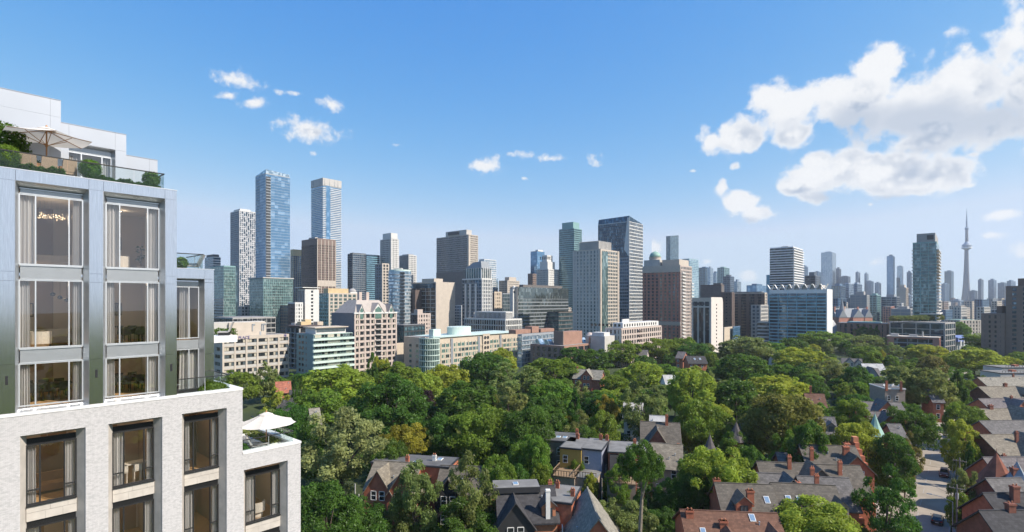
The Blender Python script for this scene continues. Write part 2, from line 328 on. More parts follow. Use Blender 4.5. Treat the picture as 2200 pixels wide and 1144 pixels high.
# the tallest blue glass tower and its green podium
t = tower('glass_tower', 'tallest tower, blue mirror glass with a balcony notch and slanted crown', 'tower', 549, 571, 623, 372, 654, 3.5, 'blue', 'grey_metal', (.32,.1), (1.6,.09,.1), sep=False)
xn = t.x(581)
MB().box(.3, xn, -.25, .4, 0, t.H-4).build('notch', M['dark_metal'], t.root)
me = MB().box(.2, xn+.2, -1.0, -.25, 0, .9).mesh('balcony', M['grey_metal'])
for i in range(int(t.H/3.5)-1): place(me, 'balcony', t.root, loc=(0, 0, 3+i*3.5))
MB().hull([(.3,.3,t.H-.5),(t.a-.3,.3,t.H-.5),(t.a-.3,t.b-.3,t.H-.5),(.3,t.b-.3,t.H-.5)], [(.6,.6,t.H+4.8),(t.a-.6,.6,t.H+3.2),(t.a-.6,t.b-.6,t.H+3.0),(.6,t.b-.6,t.H+.8)]).build('glass_crown', G['pale'], t.root)
me = MB().box(-.7,.1,1,t.b*.4,0,.25).mesh('balcony_slab', M['pale_concrete'])
for i in range(6, int(t.H/3.5)-1): place(me, 'balcony_slab', t.root, loc=(0, t.b*.55, 3.4+i*3.5))
t2 = tower('podium_block', 'green glass hotel podium at the foot of the tallest blue tower', 'building', 536, 566, 629, 598, 646, 3.4, 'green', 'teal_metal', (.4,.1), (2.4,.2,.12), sep=False)
MB().box(-1.0, t2.a+1, -1.0, t2.b, t2.H, t2.H+1.2).build('roof_slab', M['pale_concrete'], t2.root)
mb = MB()
for i in range(18):
    for j in range(5): mb.box(t2.a*(.33+j*.07), t2.a*(.33+j*.07)+.9, -.2, .03, 3+i*3.3, 5+i*3.3)
mb.build('dark_windows', G['dark'], t2.root, 'stuff')
# the pale tower with stacked balconies
t = tower('balcony_tower', 'tall pale tower ringed by white balconies with solid white crown', 'tower', 669, 694, 733, 398, 920, 3.1, 'blue', 'white_precast', (1.25,.9), None, sep=False)
MB().box(-.8, t.a+.3, -.8, t.b+.3, t.H, t.H+12.5).build('crown', M['pale_concrete'], t.root)
mb = MB()
for f in (.08,.33,.62,.8): mb.hull([(t.a*f-.7,-.95,t.H+.2),(t.a*f+.7,-.95,t.H+.2),(t.a*f+.7,-.7,t.H+.2),(t.a*f-.7,-.7,t.H+.2)],[(t.a*f-.15,-.95,t.H+12),(t.a*f+.15,-.95,t.H+12),(t.a*f+.15,-.7,t.H+12),(t.a*f-.15,-.7,t.H+12)])
for f in (.2,.75): mb.box(-.95,-.7,t.b*f,t.b*f+1,t.H+.2,t.H+12)
mb.build('crown_slots', M['slate_grey'], t.root, 'stuff')
xb0, xb1 = t.x(700), t.x(709); MB().box(xb0, xb1, -1.2, .1, 0, t.H).build('glass_strip', G['blue'], t.root)
# brown office tower
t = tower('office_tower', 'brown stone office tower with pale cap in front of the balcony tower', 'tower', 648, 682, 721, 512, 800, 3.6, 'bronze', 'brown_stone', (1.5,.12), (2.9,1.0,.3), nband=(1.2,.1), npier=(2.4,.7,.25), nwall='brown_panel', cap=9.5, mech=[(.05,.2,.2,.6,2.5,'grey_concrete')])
MB().box(-.4, t.a+.1, -.4, .05, t.z(611)-3, t.z(611)+6).build('belt_course', M['cream_precast'], t.root)
mb = MB(); n = round(t.a/2.9)
for i in range(0, n+1, 2): mb.box(i*t.a/n-.5, i*t.a/n+.5, -.5, .02, 0, t.H-2)
mb.build('pale_ribs', M['cream_precast'], t.root, 'stuff')
tower('stone_tower', 'yellow stone topped tower between the tallest glass tower and the brown one', 'tower', 624, 630, 656, 536, 980, 3.6, 'deep', 'yellow_stone', (.6,.15), (4,.4,.2), cap=12)
# dark glass pair
t = tower('glass_tower', 'dark blue twin curved glass tower behind the gabled apartment house', 'tower', 747, 758, 786, 545, 830, 3.2, 'deep', 'slate_grey', (.9,.25), (4,.25,.3), mech=[(.0,1.0,.0,.6,1.2,'dark_metal')])
MB().prism([(t.a,-1.5),(t.a+9,-4),(t.a+18,-4.5),(t.a+25,-2),(t.a+26,8),(t.a,8)], 0, t.H).build('bowed_wing', G['deep'], t.root)
mb = MB()
for i in range(int(t.H/3.2)): mb.prism([(t.a,-1.7),(t.a+9,-4.25),(t.a+18,-4.75),(t.a+25.1,-2.2),(t.a+26.1,8),(t.a,8)], i*3.2, i*3.2+.9)
mb.build('wing_bands', M['blue_slab'], t.root, 'stuff')
tower('apartment_tower', 'slim white gridded tower with square crown right of the dark twin glass', 'tower', 817, 840, 857, 513, 850, 3.1, 'dark', 'white_precast', (1.2,.25), (3.4,1.5,.25), nwall='pale_concrete', mech=[(-.02,.8,-.02,.75,9,'white_precast')])
tower('slim_tower', 'narrow pale slab with dark window bays between white tower and round tower', 'tower', 806, 821, 836, 566, 560, 3.1, 'dark', 'cream_precast', (1.0,.2), (4,1.4,.25), npier=(3,1.2,.2), nwall='slate_grey')
tower('apartment_tower', 'grey block tower with paired white bays behind the round glass tower', 'tower', 858, 878, 895, 548, 900, 3.1, 'dark', 'white_precast', (1.3,.3), (3.2,1.3,.35), nwall='grey_concrete', npier=(3,2.2,.3), mech=[(.1,.8,.1,.8,1.5,'grey_concrete')])
# round tower
P = at(859, 490); r_ = 24/F*490; H = CAMZ+(HY-584)/F*490
rt = thing('round_tower', 'round pale glass apartment tower with white floor rings', 'tower', P)
MB().lathe(0, 0, [(r_, 0), (r_, H)], 40).build('glazing', G['pale'], rt)
me = MB().lathe(0, 0, [(r_+.02, 0), (r_+.35, .05), (r_+.35, 1.1), (r_+.02, 1.15)], 40).mesh('floor_ring', M['grey_metal'])
for i in range(int(H/3.1)): place(me, 'floor_ring', rt, loc=(0, 0, i*3.1+.4))
MB().lathe(0, 0, [(r_*.96, H), (r_*.96, H+1.4), (r_*.9, H+1.5)], 40).build('roof_ring', M['mint_metal'], rt)
MB().box(-r_*.5, r_*.2, -2, 4, H+1.4, H+3.2).build('plant_room', M['pale_concrete'], rt)
me = MB().box(r_*.22, r_*.62, -r_*1.04, -r_*.7, 0, 1.6).mesh('balcony', M['dark_metal'])
for i in range(int(H/3.1)): place(me, 'balcony', rt, loc=(0, 0, i*3.1+1.6))
# blank wall office
t = tower('office_block', 'bronze glass office block with a huge blank cream end wall', 'building', 884, 936, 977, 606, 480, 3.6, 'bronze', 'cream_precast', None, None, nband=(.45,.1), npier=(6.5,.5,.15), nwall='pale_concrete', mech=[(.05,.5,.1,.6,3.2,'cream_precast')])
MB().box(-.1, t.a, -.5, .1, 0, t.H).build('blank_wall', M['cream_precast'], t.root)
mb = MB()
for i in range(1, 14): mb.box(0, t.a, -.53, -.49, i*3.6, i*3.6+.06)
mb.build('panel_joints', M['pale_concrete'], t.root, 'stuff')
MB().box(-.2,.1,.1,t.b,t.H-5.5,t.H-1.5).build('top_glass', G['deep'], t.root)
MB().box(-8, -.5, t.b*.55, t.b+6, 0, t.H*.88).build('side_wing', M['brown_panel'], t.root)
# broad grey hotel slab
t = tower('hotel_tower', 'broad grey concrete slab tower with dark sign board on its roof', 'tower', 938, 1007, 1027, 504, 822, 3.2, 'dark', 'cream_precast', (1.1,.2), (2.6,1.0,.2), nwall='grey_concrete', npier=(2.6,.9,.25), mech=[(.05,.6,.08,.72,8,'pale_concrete')])
MB().box(-.8, 3, -.8, 2.2, 0, t.H-2).build('corner_shaft', M['cream_precast'], t.root)
MB().box(-1.0, 1, t.b*.3, t.b*.62, t.H+1.8, t.H+6.6).build('sign_board', M['dark_metal'], t.root)
MB().box(-.9,.05,2.5,t.b,0,t.z(583)).build('brown_base', M['dark_concrete'], t.root)
t = tower('stepped_tower', 'pale blue stepped glass tower behind the art deco tower', 'tower', 1029, 1040, 1066, 557, 900, 3.3, 'pale', 'white_precast', (.9,.2), (4,.4,.2), nwall='far_blue')
MB().box(t.a-2, t.a+6, 1, t.b, 0, t.H*.72).build('lower_wing', G['pale'], t.root)
# art deco stepped
t = tower('art_deco_tower', 'stepped art deco style tower with white ribs and setback crown', 'tower', 993, 1035, 1057, 598, 480, 3.2, 'deep', 'white_precast', (.9,.1), (2.1,.75,.45), nwall='slate_grey', npier=(3.4,.5,.3))
MB().box(.8, t.a-.6, 1, t.b*.86, t.H, t.H+9).build('upper_stage', G['teal'], t.root)
mb = MB()
for i in range(6): mb.box(.6+i*(t.a-1.4)/5-.3, .6+i*(t.a-1.4)/5+.4, .55, 1.2, t.H, t.H+10.5-abs(i-2.5))
for i in range(7): mb.box(.4, 1.0, 1.4+i*t.b*.12, 2.0+i*t.b*.12, t.H, t.H+9.4)
mb.build('crown_fins', M['white_precast'], t.root, 'stuff')
MB().hull([(.6,.8,t.H+9),(t.a-.4,.8,t.H+9),(t.a-.4,t.b*.88,t.H+9),(.6,t.b*.88,t.H+9)], [(2.5,3.5,t.H+15.5),(t.a-2.5,3.5,t.H+15.5),(t.a-2.5,t.b*.55,t.H+14.5),(2.5,t.b*.55,t.H+14.5)]).build('hipped_roof', M['slate_grey'], t.root)
mb = MB()
for y in (6, 13, 19): mb.box(-1.2, .1, y, y+1.6, 0, t.H-5)
mb.build('bay_shafts', M['white_precast'], t.root, 'stuff')
t = tower('colonnade_block', 'low white colonnaded block with roof garden at the art deco tower foot', 'building', 998, 1086, 1121, 686, 440, 4.2, 'dark', 'white_precast', (1.0,.2), (2.6,.7,.3), nwall='pale_concrete')
MB().box(5, t.a-8, 4, t.b*.8, t.H, t.H+5).build('attic_glass', G['dark'], t.root)
mb = MB()
for i in range(26): mb.box(4.8, 5.3, 4+i*t.b*.8/26, 4.5+i*t.b*.8/26, t.H, t.H+5)
for i in range(8): mb.box(5+i*(t.a-13)/7-.2, 5+i*(t.a-13)/7+.3, 3.7, 4.2, t.H, t.H+5)
mb.box(4.6, t.a-7.6, 3.6, t.b*.8, t.H+5, t.H+5.9)
mb.build('attic_columns', M['white_precast'], t.root, 'stuff')
tower('stone_block', 'far beige stepped stone building behind the slender white clock shaft', 'building', 1072, 1090, 1116, 603, 900, 3.4, 'dark', 'cream_precast', (1.6,.2), (3,1.4,.2), mech=[(.2,.8,.1,.6,6,'cream_precast')])
tower('brick_block', 'narrow tan brick block with brown edge beside the art deco tower', 'building', 1054, 1062, 1078, 627, 520, 3.3, 'dark', 'tan_brick', (1.4,.1), (3,1.5,.15), nwall='brown_stone')
tower('glass_block', 'dark teal glass block behind the slender white shaft', 'building', 1074, 1080, 1104, 630, 540, 3.3, 'teal', 'slate_grey', (.5,.1), (2.5,.3,.12))
t = tower('clock_shaft', 'slender tapering white shaft with small dome beside the mirror glass office', 'tower', 1096, 1102, 1113, 622, 500, 3.4, 'white_precast', 'white_precast', None, None)
MB().lathe(t.a/2, t.b/2, [(1.6,t.H),(1.7,t.H+1.5),(1.2,t.H+2.8),(.1,t.H+3.6)], 14).build('dome', M['white_precast'], t.root)
MB().box(.6, t.a-.6, -.1, .1, t.H-3.4, t.H-1.5).build('belfry_opening', M['dark_metal'], t.root)
# mirror office
t = tower('mirror_office', 'wide mirror glass office block with cut back lower corner', 'building', 1096, 1113, 1221, 617, 500, 3.4, 'mirror', 'slate_grey', (1.0,.12), None, nwall='cream_precast', npier=(8,3,.3), nband=None, cap=.8)
MB().box(0, t.a, -.25, .1, t.z(642), t.H).build('upper_glass', G['mirror'], t.root)
MB().box(t.a*.12, t.a*.9, 2, t.b*.7, t.H, t.H+2.5).build('roof_screen', M['dark_concrete'], t.root)
MB().box(t.a*.55, t.a+9, -14, -.3, 0, t.z(672)).build('front_wing', G['teal'], t.root)
mb = MB()
for i in range(7):
    z = t.z(672)-i*4.0
    mb.box(t.a*.55-.2, t.a+9.2, -14.3, -.3, z-1.0, z)
mb.build('wing_bands', M['dark_concrete'], t.root, 'stuff')
# teal tower
t = tower('teal_tower', 'dark teal glass tower with flat square crown left of the angled roof tower', 'tower', 1201, 1233, 1250, 490, 800, 3.1, 'teal', 'teal_metal', (.9,.5), None, mech=[(.1,.85,.1,.85,9.5,'teal_metal')])
tower('blue_tower', 'far blue slab tower behind the white stepped art deco block', 'tower', 1140, 1154, 1170, 540, 950, 3.2, 'blue', 'far_blue', (.8,.2), None, mech=[(.2,.9,.1,.5,3,'white_precast')])
t = tower('stepped_block', 'white stepped stone hotel with arched crown windows', 'building', 1153, 1178, 1205, 578, 800, 3.3, 'dark', 'white_precast', (2.0,.2), (2.8,1.5,.25), nwall='pale_concrete')
MB().box(1, t.a*.6, 2, t.b*.75, t.H, t.z(562)).build('middle_stage', M['white_precast'], t.root)
MB().box(2, t.a*.5, 4, t.b*.6, t.z(562), t.z(548)).build('top_stage', M['white_precast'], t.root)
mb = MB()
for i in range(4): mb.box(1.9, 2.1, 5+i*3.4, 6.6+i*3.4, t.z(557), t.z(551)); mb.box(2.6+i*2.2, 3.8+i*2.2, 3.9, 4.1, t.z(557), t.z(551))
mb.build('crown_windows', G['dark'], t.root, 'stuff')
tower('brick_block', 'brown brick block with green roof sign below the white stepped hotel', 'building', 1134, 1140, 1160, 588, 850, 3.3, 'dark', 'brown_stone', (1.5,.1), (3,1.5,.15))
# angled roof tower
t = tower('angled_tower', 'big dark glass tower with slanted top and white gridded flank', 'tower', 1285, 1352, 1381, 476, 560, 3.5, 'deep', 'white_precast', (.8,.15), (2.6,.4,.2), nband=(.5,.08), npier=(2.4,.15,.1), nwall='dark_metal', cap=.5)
MB().hull([(0,0,t.H),(t.a,0,t.H),(t.a,t.b,t.H),(0,t.b,t.H)], [(.5,.5,t.H+6.0),(t.a-.5,.5,t.H+.6),(t.a-.5,t.b-.5,t.H+.8),(.5,t.b-.5,t.H+5.2)]).build('slanted_roof', G['deep'], t.root)
MB().hull([(-.3,.2,t.z(552)),(-.3,6,t.z(536)),(-.1,6,t.z(536)),(-.1,.2,t.z(552))][::1], [(-.3,.2,t.H+4),(-.3,2.2,t.H+4),(-.1,2.2,t.H+4),(-.1,.2,t.H+4)]).build('corner_blade', M['white_precast'], t.root)
MB().box(-.35,.1,0,t.b,0,t.z(553)).build('gridded_base', M['slate_grey'], t.root)
mb = MB(); n = int(t.z(553)/3.5)
for i in range(n):
    for j in range(16): mb.box(-.4,-.3,1+j*t.b/16.5,1+j*t.b/16.5+2,i*3.5+.8,i*3.5+2.9)
mb.build('base_windows', G['deep'], t.root, 'stuff')
# grey green hotel
t = tower('hotel_tower', 'grey hotel tower with green window columns and lit cream flank', 'tower', 1231, 1289, 1329, 535, 450, 2.95, 'teal', 'cream_precast', (1.05,.2), (2.9,.8,.25), nwall='pale_concrete', npier=(3.4,1.9,.3), sep=True)
MB().box(t.a*.0, t.a*.06, -.6, .1, 0, t.H).build('corner_rib', M['cream_precast'], t.root)
MB().box(t.a*.08, t.a*.36, -.9, .1, 0, t.H-2).build('glass_bay', G['green'], t.root)
MB().box(t.a*.94, t.a+.2, -.6, .1, 0, t.H).build('edge_rib', M['cream_precast'], t.root)
MB().box(3, t.a*.75, 3, t.b*.78, t.H, t.H+7.2).build('plant_room', M['grey_concrete'], t.root)
mb = MB()
for i in range(18): mb.box(2.7, 3.1, 3+i*t.b*.75/18, 3.5+i*t.b*.75/18, t.H, t.H+7.4)
for i in range(10): mb.box(3+i*t.a*.07, 3.5+i*t.a*.07, 2.7, 3.1, t.H, t.H+7.4)
mb.build('louvres', M['pale_concrete'], t.root, 'stuff')
# red brick tower with dome
t = tower('brick_tower', 'red brick apartment tower with cream top storeys and green dome', 'tower', 1381, 1462, 1486, 570, 480, 3.0, 'teal', 'pink_precast', (1.1,.25), (3.0,1.1,.3), nwall='red_brick', npier=(4.2,1.9,.3), nband=(1.1,.1), sep=False)
MB().box(-.7,.1,0,t.b,t.H-6,t.H+.3).build('cream_storeys', M['cream_precast'], t.root)
MB().box(-.7,.15,t.b*.0,t.b,t.z(700),t.z(692)).build('belt_course', M['cream_precast'], t.root)
MB().box(2,t.a-2,2,t.b*.5,t.H,t.H+5.5).build('penthouse', M['cream_precast'], t.root)
MB().box(1,t.a-3,t.b*.55,t.b*.98,t.H,t.H+6).build('penthouse', M['pale_concrete'], t.root)
yd = t.y(1411)+5
dm = MB().lathe(7, yd, [(5.4,t.H+5.5),(5.4,t.H+8.2),(5.7,t.H+8.3),(5.7,t.H+8.8)], 24).build('dome_drum', M['cream_precast'], t.root)
MB().lathe(7, yd, [(5.3,t.H+8.8),(5.1,t.H+10.4),(4.4,t.H+12.0),(3.2,t.H+13.3),(1.6,t.H+14.1),(.15,t.H+14.4),(.1,t.H+15.6)], 24).build('dome', M['copper_green'], dm, smooth=True)
me = MB().box(t.a*.06, t.a*.32, -1.6, -.2, 0, 1.0).mesh('balcony', M['white_precast'])
for i in range(int(t.H/3)-3): place(me, 'balcony', t.root, loc=(0, 0, 7+i*3.0))
me = MB().box(t.a*.9, t.a*1.12, -1.2, -.2, 0, 1.0).mesh('balcony', M['white_precast'])
for i in range(int(t.H/3)-6): place(me, 'balcony', t.root, loc=(0, 0, 7+i*3.0))
t = tower('far_tower', 'slim blue glass tower with swept top standing above the green dome', 'tower', 1431, 1440, 1458, 508, 1500, 3.5, 'teal', 'far_blue', (.6,.2), None, cap=.5)
MB().hull([(0,0,t.H),(t.a,0,t.H),(t.a,t.b,t.H),(0,t.b,t.H)], [(0,0,t.H+1),(t.a,0,t.H+8),(t.a,t.b,t.H+8),(0,t.b,t.H+1)]).build('swept_top', G['teal'], t.root)
t = tower('far_tower', 'pale blue banded glass tower just right of the red brick tower', 'tower', 1466, 1481, 1501, 556, 1000, 3.2, 'pale', 'teal_metal', (.9,.4), None)
# white slab with curved shoulder
t = tower('concrete_tower', 'white concrete tower with curved shoulder and dark ribbed front', 'tower', 1487, 1527, 1552, 640, 430, 3.0, 'dark', 'cream_precast', None, None, nband=None, npier=(5.2,1.1,.5), nwall='pale_concrete', cap=3.2)
ax = t.a; pts = [(-.3,0),(ax,0),(ax,t.H-4.2),(ax-.5,t.H-1.8),(ax-1.6,t.H-.3),(ax-3.2,t.H+.4),(-.3,t.H+.4)]
MB().hull([(p[0],-.5,p[1]) for p in pts], [(p[0],.12,p[1]) for p in pts]).build('end_wall', mat('pale_pink_concrete', (.60,.545,.50), .75, .06, .3), t.root)
me = MB().box(ax*.40, ax*.47, -.56, -.45, 0, 1.3).mesh('window', G['dark'])
for i in range(13): place(me, 'window', t.root, loc=(0, 0, 2.5+i*3.0))
me = MB().box(-.25, .1, t.b*.06, t.b*.24, 0, 1.9).mesh('window', G['dark'])
for i in range(13): place(me, 'window', t.root, loc=(-.1, 0, 2.0+i*3.0))
MB().box(-.5, .1, 0, t.b, t.H-8, t.H-6.8).build('belt_course', M['pale_concrete'], t.root)
me = MB().box(-.7,.1,1.2,3.6,0,2.2).mesh('top_window', M['dark_metal'])
for i in range(4): place(me, 'top_window', t.root, loc=(0, i*t.b*.24, t.H-6.0))
# dark brown institutional group
tower('dark_block', 'black windowless box behind the white tower with curved shoulder', 'building', 1505, 1550, 1556, 612, 640, 3.6, 'dark_concrete', 'dark_brown', None, None, nband=None, npier=(2.0,.3,.2), mech=[(.1,.8,.05,.4,2.0,'dark_concrete')])
tower('brick_block', 'brown brick residence block with small punched windows', 'building', 1550, 1572, 1578, 628, 560, 3.1, 'dark', 'brown_panel', (1.7,.15), (3.2,1.9,.2), nwall='dark_brown')
t = tower('ribbed_tower', 'dark brown concrete tower block with broad vertical ribs', 'building', 1572, 1643, 1648, 629, 590, 3.1, 'dark', 'tan_brick', (1.0,.1), (6,2,.2), nband=(.9,.1), npier=(8.5,3.4,.9), nwall='dark_brown', mech=[(.1,.9,.1,.9,1.2,'dark_concrete')])
tower('low_block', 'low white banded office with trees on its roof left of blue balcony slab', 'building', 1627, 1651, 1657, 692, 520, 3.0, 'dark', 'white_precast', (1.5,.2), None)
tower('hoarding_block', 'tan wall block with bright blue banner beside the white tower', 'building', 1552, 1556, 1574, 704, 470, 3.6, 'tan_brick', 'tan_brick', None, None)
tower('glass_block', 'narrow blue glass block beside the tan wall block', 'building', 1574, 1576, 1590, 702, 480, 3.6, 'blue', 'far_blue', (.4,.1), (2,.1,.1))
# white balcony tower
t = tower('balcony_tower', 'white apartment tower with deep continuous balconies on every floor', 'tower', 1654, 1704, 1725, 530, 650, 3.0, 'dark', 'white_paint', (1.15,1.5), None, mech=[(.2,.8,.3,.6,1.8,'pale_concrete')], sep=True)
MB().box(t.a*.1, t.a, t.b, t.b+5.5, 0, t.z(589)).build('stair_wing', M['blue_slab'], t.root)
# blue balcony slab with butterfly crown
t = tower('balcony_slab', 'wide blue balcony slab with white butterfly roof crown and white end wall', 'building', 1653, 1776, 1787, 622, 480, 2.95, 'deep', 'white_paint', None, None, nband=(1.0,1.2), npier=(7.4,.35,1.25), nwall='blue_slab', cap=3.5, sep=True)
MB().box(-1.4, t.a, -.6, .1, 0, t.H+.2).build('end_wall', M['white_paint'], t.root)
mb = MB(); n = 8
wing = MB()
for s in (0, 1): wing.hull([(0,0,0),(0,.5,0),(3,.5,0),(3,0,0)], [(-.8,-2.6*s+.0,5.2),(-.8,-2.6*s+.4,5.2),(3,-2.6*s+.4,4.8),(3,-2.6*s,4.8)]) if s else wing.hull([(0,.6,0),(0,1.1,0),(3,1.1,0),(3,.6,0)], [(-.8,3.2,5.2),(-.8,3.6,5.2),(3,3.6,4.8),(3,3.2,4.8)])
wme = wing.mesh('roof_wing', M['white_paint'])
for i in range(n): place(wme, 'roof_wing', t.root, loc=(0, 1.5+i*(t.b-3)/(n-1), t.H))
MB().box(2, t.a-1, t.b*.1, t.b*.72, t.H, t.H+4.2).build('plant_room', M['pale_concrete'], t.root)
# ---------------------------------------------------------------- right side
t = tower('glass_tower', 'green glass apartment tower with grey plant box on top near the needle', 'tower', 1961, 2012, 2021, 519, 470, 3.0, 'teal', 'teal_metal', (.45,.15), None, nband=(.5,.2), npier=(6,.5,.25), nwall='teal_metal', sep=False)
MB().box(1.5, t.a-.5, 1, t.b*.84, t.H, t.z(500)).build('plant_room', M['grey_concrete'], t.root)
MB().box(1.3, 1.6, 2, t.b*.4, t.H+2, t.H+6).build('louvre', M['dark_metal'], t.root)
me = MB().box(-.3, t.a*.9, -1.7, -.1, 0, 1.0).mesh('balcony', M['pale_concrete'])
for i in range(int(t.H/3.0)-3): place(me, 'balcony', t.root, loc=(0, 0, 6+i*3.0))
me = MB().box(-1.4, .2, t.b*.96, t.b*1.04, 0, 1.0).mesh('balcony', M['pale_concrete'])
for i in range(int(t.H/3.0)-3): place(me, 'balcony', t.root, loc=(0, 0, 6+i*3.0))
MB().box(-2.5, t.a+2, -2.5, t.b*.7, t.z(676), t.z(674)).build('canopy', M['white_precast'], t.root)
t = tower('podium_block', 'dark glass podium with planted roof under the green glass tower', 'building', 1911, 2030, 2052, 694, 440, 4.2, 'deep', 'grey_concrete', (.8,.2), (5,.6,.25), nband=(.7,.2), npier=(9,.9,.3), nwall='grey_concrete', sep=True, a=26)
t = tower('brick_apartments', 'low red brick apartment block with dark balconies below the glass podium', 'building', 1906, 2018, 2024, 727, 400, 3.0, 'dark', 'red_brick', (1.2,.2), (4,2,.3), nband=(.8,.3), npier=(6.2,.4,.35), nwall='slate_grey', sep=True, a=13)
MB().box(-.5, .2, t.b*.86, t.b, 0, t.H).build('brick_bay', M['red_brick'], t.root); MB().box(-.5, .2, 0, t.b*.12, 0, t.H).build('brick_bay', M['red_brick'], t.root)
MB().box(-.9, t.a+.4, -.5, t.b+.4, t.H, t.H+.5).build('roof_edge', M['cream_precast'], t.root)
for f, h in ((.78,2.2),(.42,1.8),(.3,4.2)): MB().box(3, 6, t.b*f, t.b*f+(5 if h < 3 else .9), t.H, t.H+h).build('plant_room', M['pale_concrete'], t.root)
t = tower('brick_tower', 'dark brown brick apartment block at the edge of the skyline by the lake', 'tower', 2161, 2222, 2250, 614, 350, 2.9, 'deep', 'brown_stone', (1.0,.2), (3,1.2,.2), nband=(1.3,.25), npier=(6.5,3.2,.3), nwall='brown_stone', mech=[(.1,.8,.35,.62,5,'dark_brown')], sep=True)
t = tower('brick_block', 'brown brick block attached below the dark brown brick tower', 'building', 2108, 2158, 2185, 674, 360, 3.0, 'dark', 'brown_stone', (1.4,.15), (3,1.5,.2), nband=(1.5,.15), npier=(3.4,1.9,.2), nwall='brown_stone', mech=[(.2,.7,.2,.45,5.0,'dark_brown')], sep=True)
# red brick slab with bays
t = tower('brick_slab', 'long red brick building with rows of narrow bay windows', 'building', 1798, 1905, 1912, 696, 520, 3.4, 'dark', 'orange_brick', (1.0,.2), (3,1.2,.3), nband=(.5,.1), npier=(5.0,2.9,.7), nwall='orange_brick', mech=[(.1,.9,.15,.8,1.0,'teal_metal')])
# museum: crystal and gothic hall
P = at(1797, 560); cr_ = thing('museum_crystal', 'white angular crystal shaped museum wing leaning beside the blue slab', 'building', P, R(10))
MB().hull([(-9,-4,0),(7,-6,0),(8,9,0),(-8,9,0)], [(-7,-1,24),(-4,-1,22),(-4,4,21),(-7,5,25)]).build('crystal_wall', M['white_paint'], cr_)
MB().hull([(-3,-6.6,2),(9,-7.4,2),(9,2,2),(-3,2,2)], [(-1,-6,14),(5,-7,9),(5,1,9),(-1,1,14)]).build('crystal_wing', M['white_paint'], cr_)
MB().hull([(-2,-7.6,7),(6,-7.8,6),(6,-6,6),(-2,-6,7)], [(-1,-7.2,11),(4.5,-7.6,8.5),(4.5,-6,8.5),(-1,-6,11)]).build('slanted_window', G['deep'], cr_)
P = at(1826, 610); gh = thing('gothic_hall', 'red brick gothic hall with steep slate roofs and small turrets', 'building', P, R(10))
MB().box(-22, 22, -6, 8, 0, 24).build('wall', M['red_brick'], gh)
MB().hull([(-22.5,-6.5,24),(22.5,-6.5,24),(22.5,8.5,24),(-22.5,8.5,24)], [(-22,.9,34),(22,.9,34),(22,1.1,34),(-22,1.1,34)]).build('roof', M['slate_grey'], gh)
for x in (-17, 3, 16):
    w_ = 5 if x != 3 else 7
    MB().box(x-w_, x+w_, -9, -5, 0, 24).build('gable_wall', M['red_brick'], gh)
    MB().hull([(x-w_-.4,-9.4,24),(x+w_+.4,-9.4,24),(x+w_+.4,0,24),(x-w_-.4,0,24)], [(x-.1,-9.2,33),(x+.1,-9.2,33),(x+.1,1,33),(x-.1,1,33)]).build('gable_roof', M['slate_grey'], gh)
MB().lathe(-14, -4, [(3,0),(3,28),(3.4,28),(.1,46)], 8).build('turret', M['slate_grey'], gh)
mb = MB()
for x in (-21,-9,9,21): mb.box(x-.8,x+.8,-2,-.4,24,36)
mb.build('chimneys', M['red_brick'], gh, 'stuff')
# ---------------------------------------------------------------- the needle tower
Yc = 2960; P = at(2077, Yc); nd = thing('needle_tower', 'tall slender concrete needle tower with round observation pod', 'tower', P)
M_needle = mat('needle_concrete', (.17,.17,.195), .8, .06, .02)
prof = []
for z, r in ((0,32),(40,25),(90,19.5),(150,15.5),(220,12.5),(290,10.5),(335,9.6)): prof.append((z, r))
mb = MB()
for k in range(3):
    a0 = k*2*math.pi/3+.5
    for (z0, r0), (z1, r1) in zip(prof, prof[1:]):
        def leg(r): d = (math.cos(a0), math.sin(a0)); n = (-d[1], d[0]); w = r*.3; return [(n[0]*w, n[1]*w), (d[0]*r+n[0]*w*.6, d[1]*r+n[1]*w*.6), (d[0]*r-n[0]*w*.6, d[1]*r-n[1]*w*.6), (-n[0]*w, -n[1]*w)]
        mb.hull([(x, y, z0) for x, y in leg(r0)], [(x, y, z1) for x, y in leg(r1)])
mb.lathe(0, 0, [(r*.62, z) for z, r in prof], 12)
mb.build('shaft', M_needle, nd)
MB().lathe(0, 0, [(9,326),(15,331),(21,334),(22.5,338),(22,341),(19,342.5),(19,346),(22.6,347),(22.6,351),(20,353),(19,357),(14,360),(11,364),(8.5,372)], 32).build('observation_pod', M['far_pale'], nd, smooth=True)
MB().lathe(0, 0, [(22.7,335),(23.2,338.5),(22.6,341.5)], 32).build('radome', M['white_paint'], nd)
MB().lathe(0, 0, [(7.5,370),(6.3,440)], 12).build('upper_shaft', M_needle, nd)
MB().lathe(0, 0, [(6,436),(8.8,441),(9,446),(8,450),(5,453)], 24).build('sky_pod', M['far_pale'], nd)
MB().lathe(0, 0, [(4.2,452),(3.6,490),(2.8,491),(2.3,515),(1.7,516),(1.2,540),(.8,541),(.5,557)], 10).build('antenna', M['far_pale'], nd)
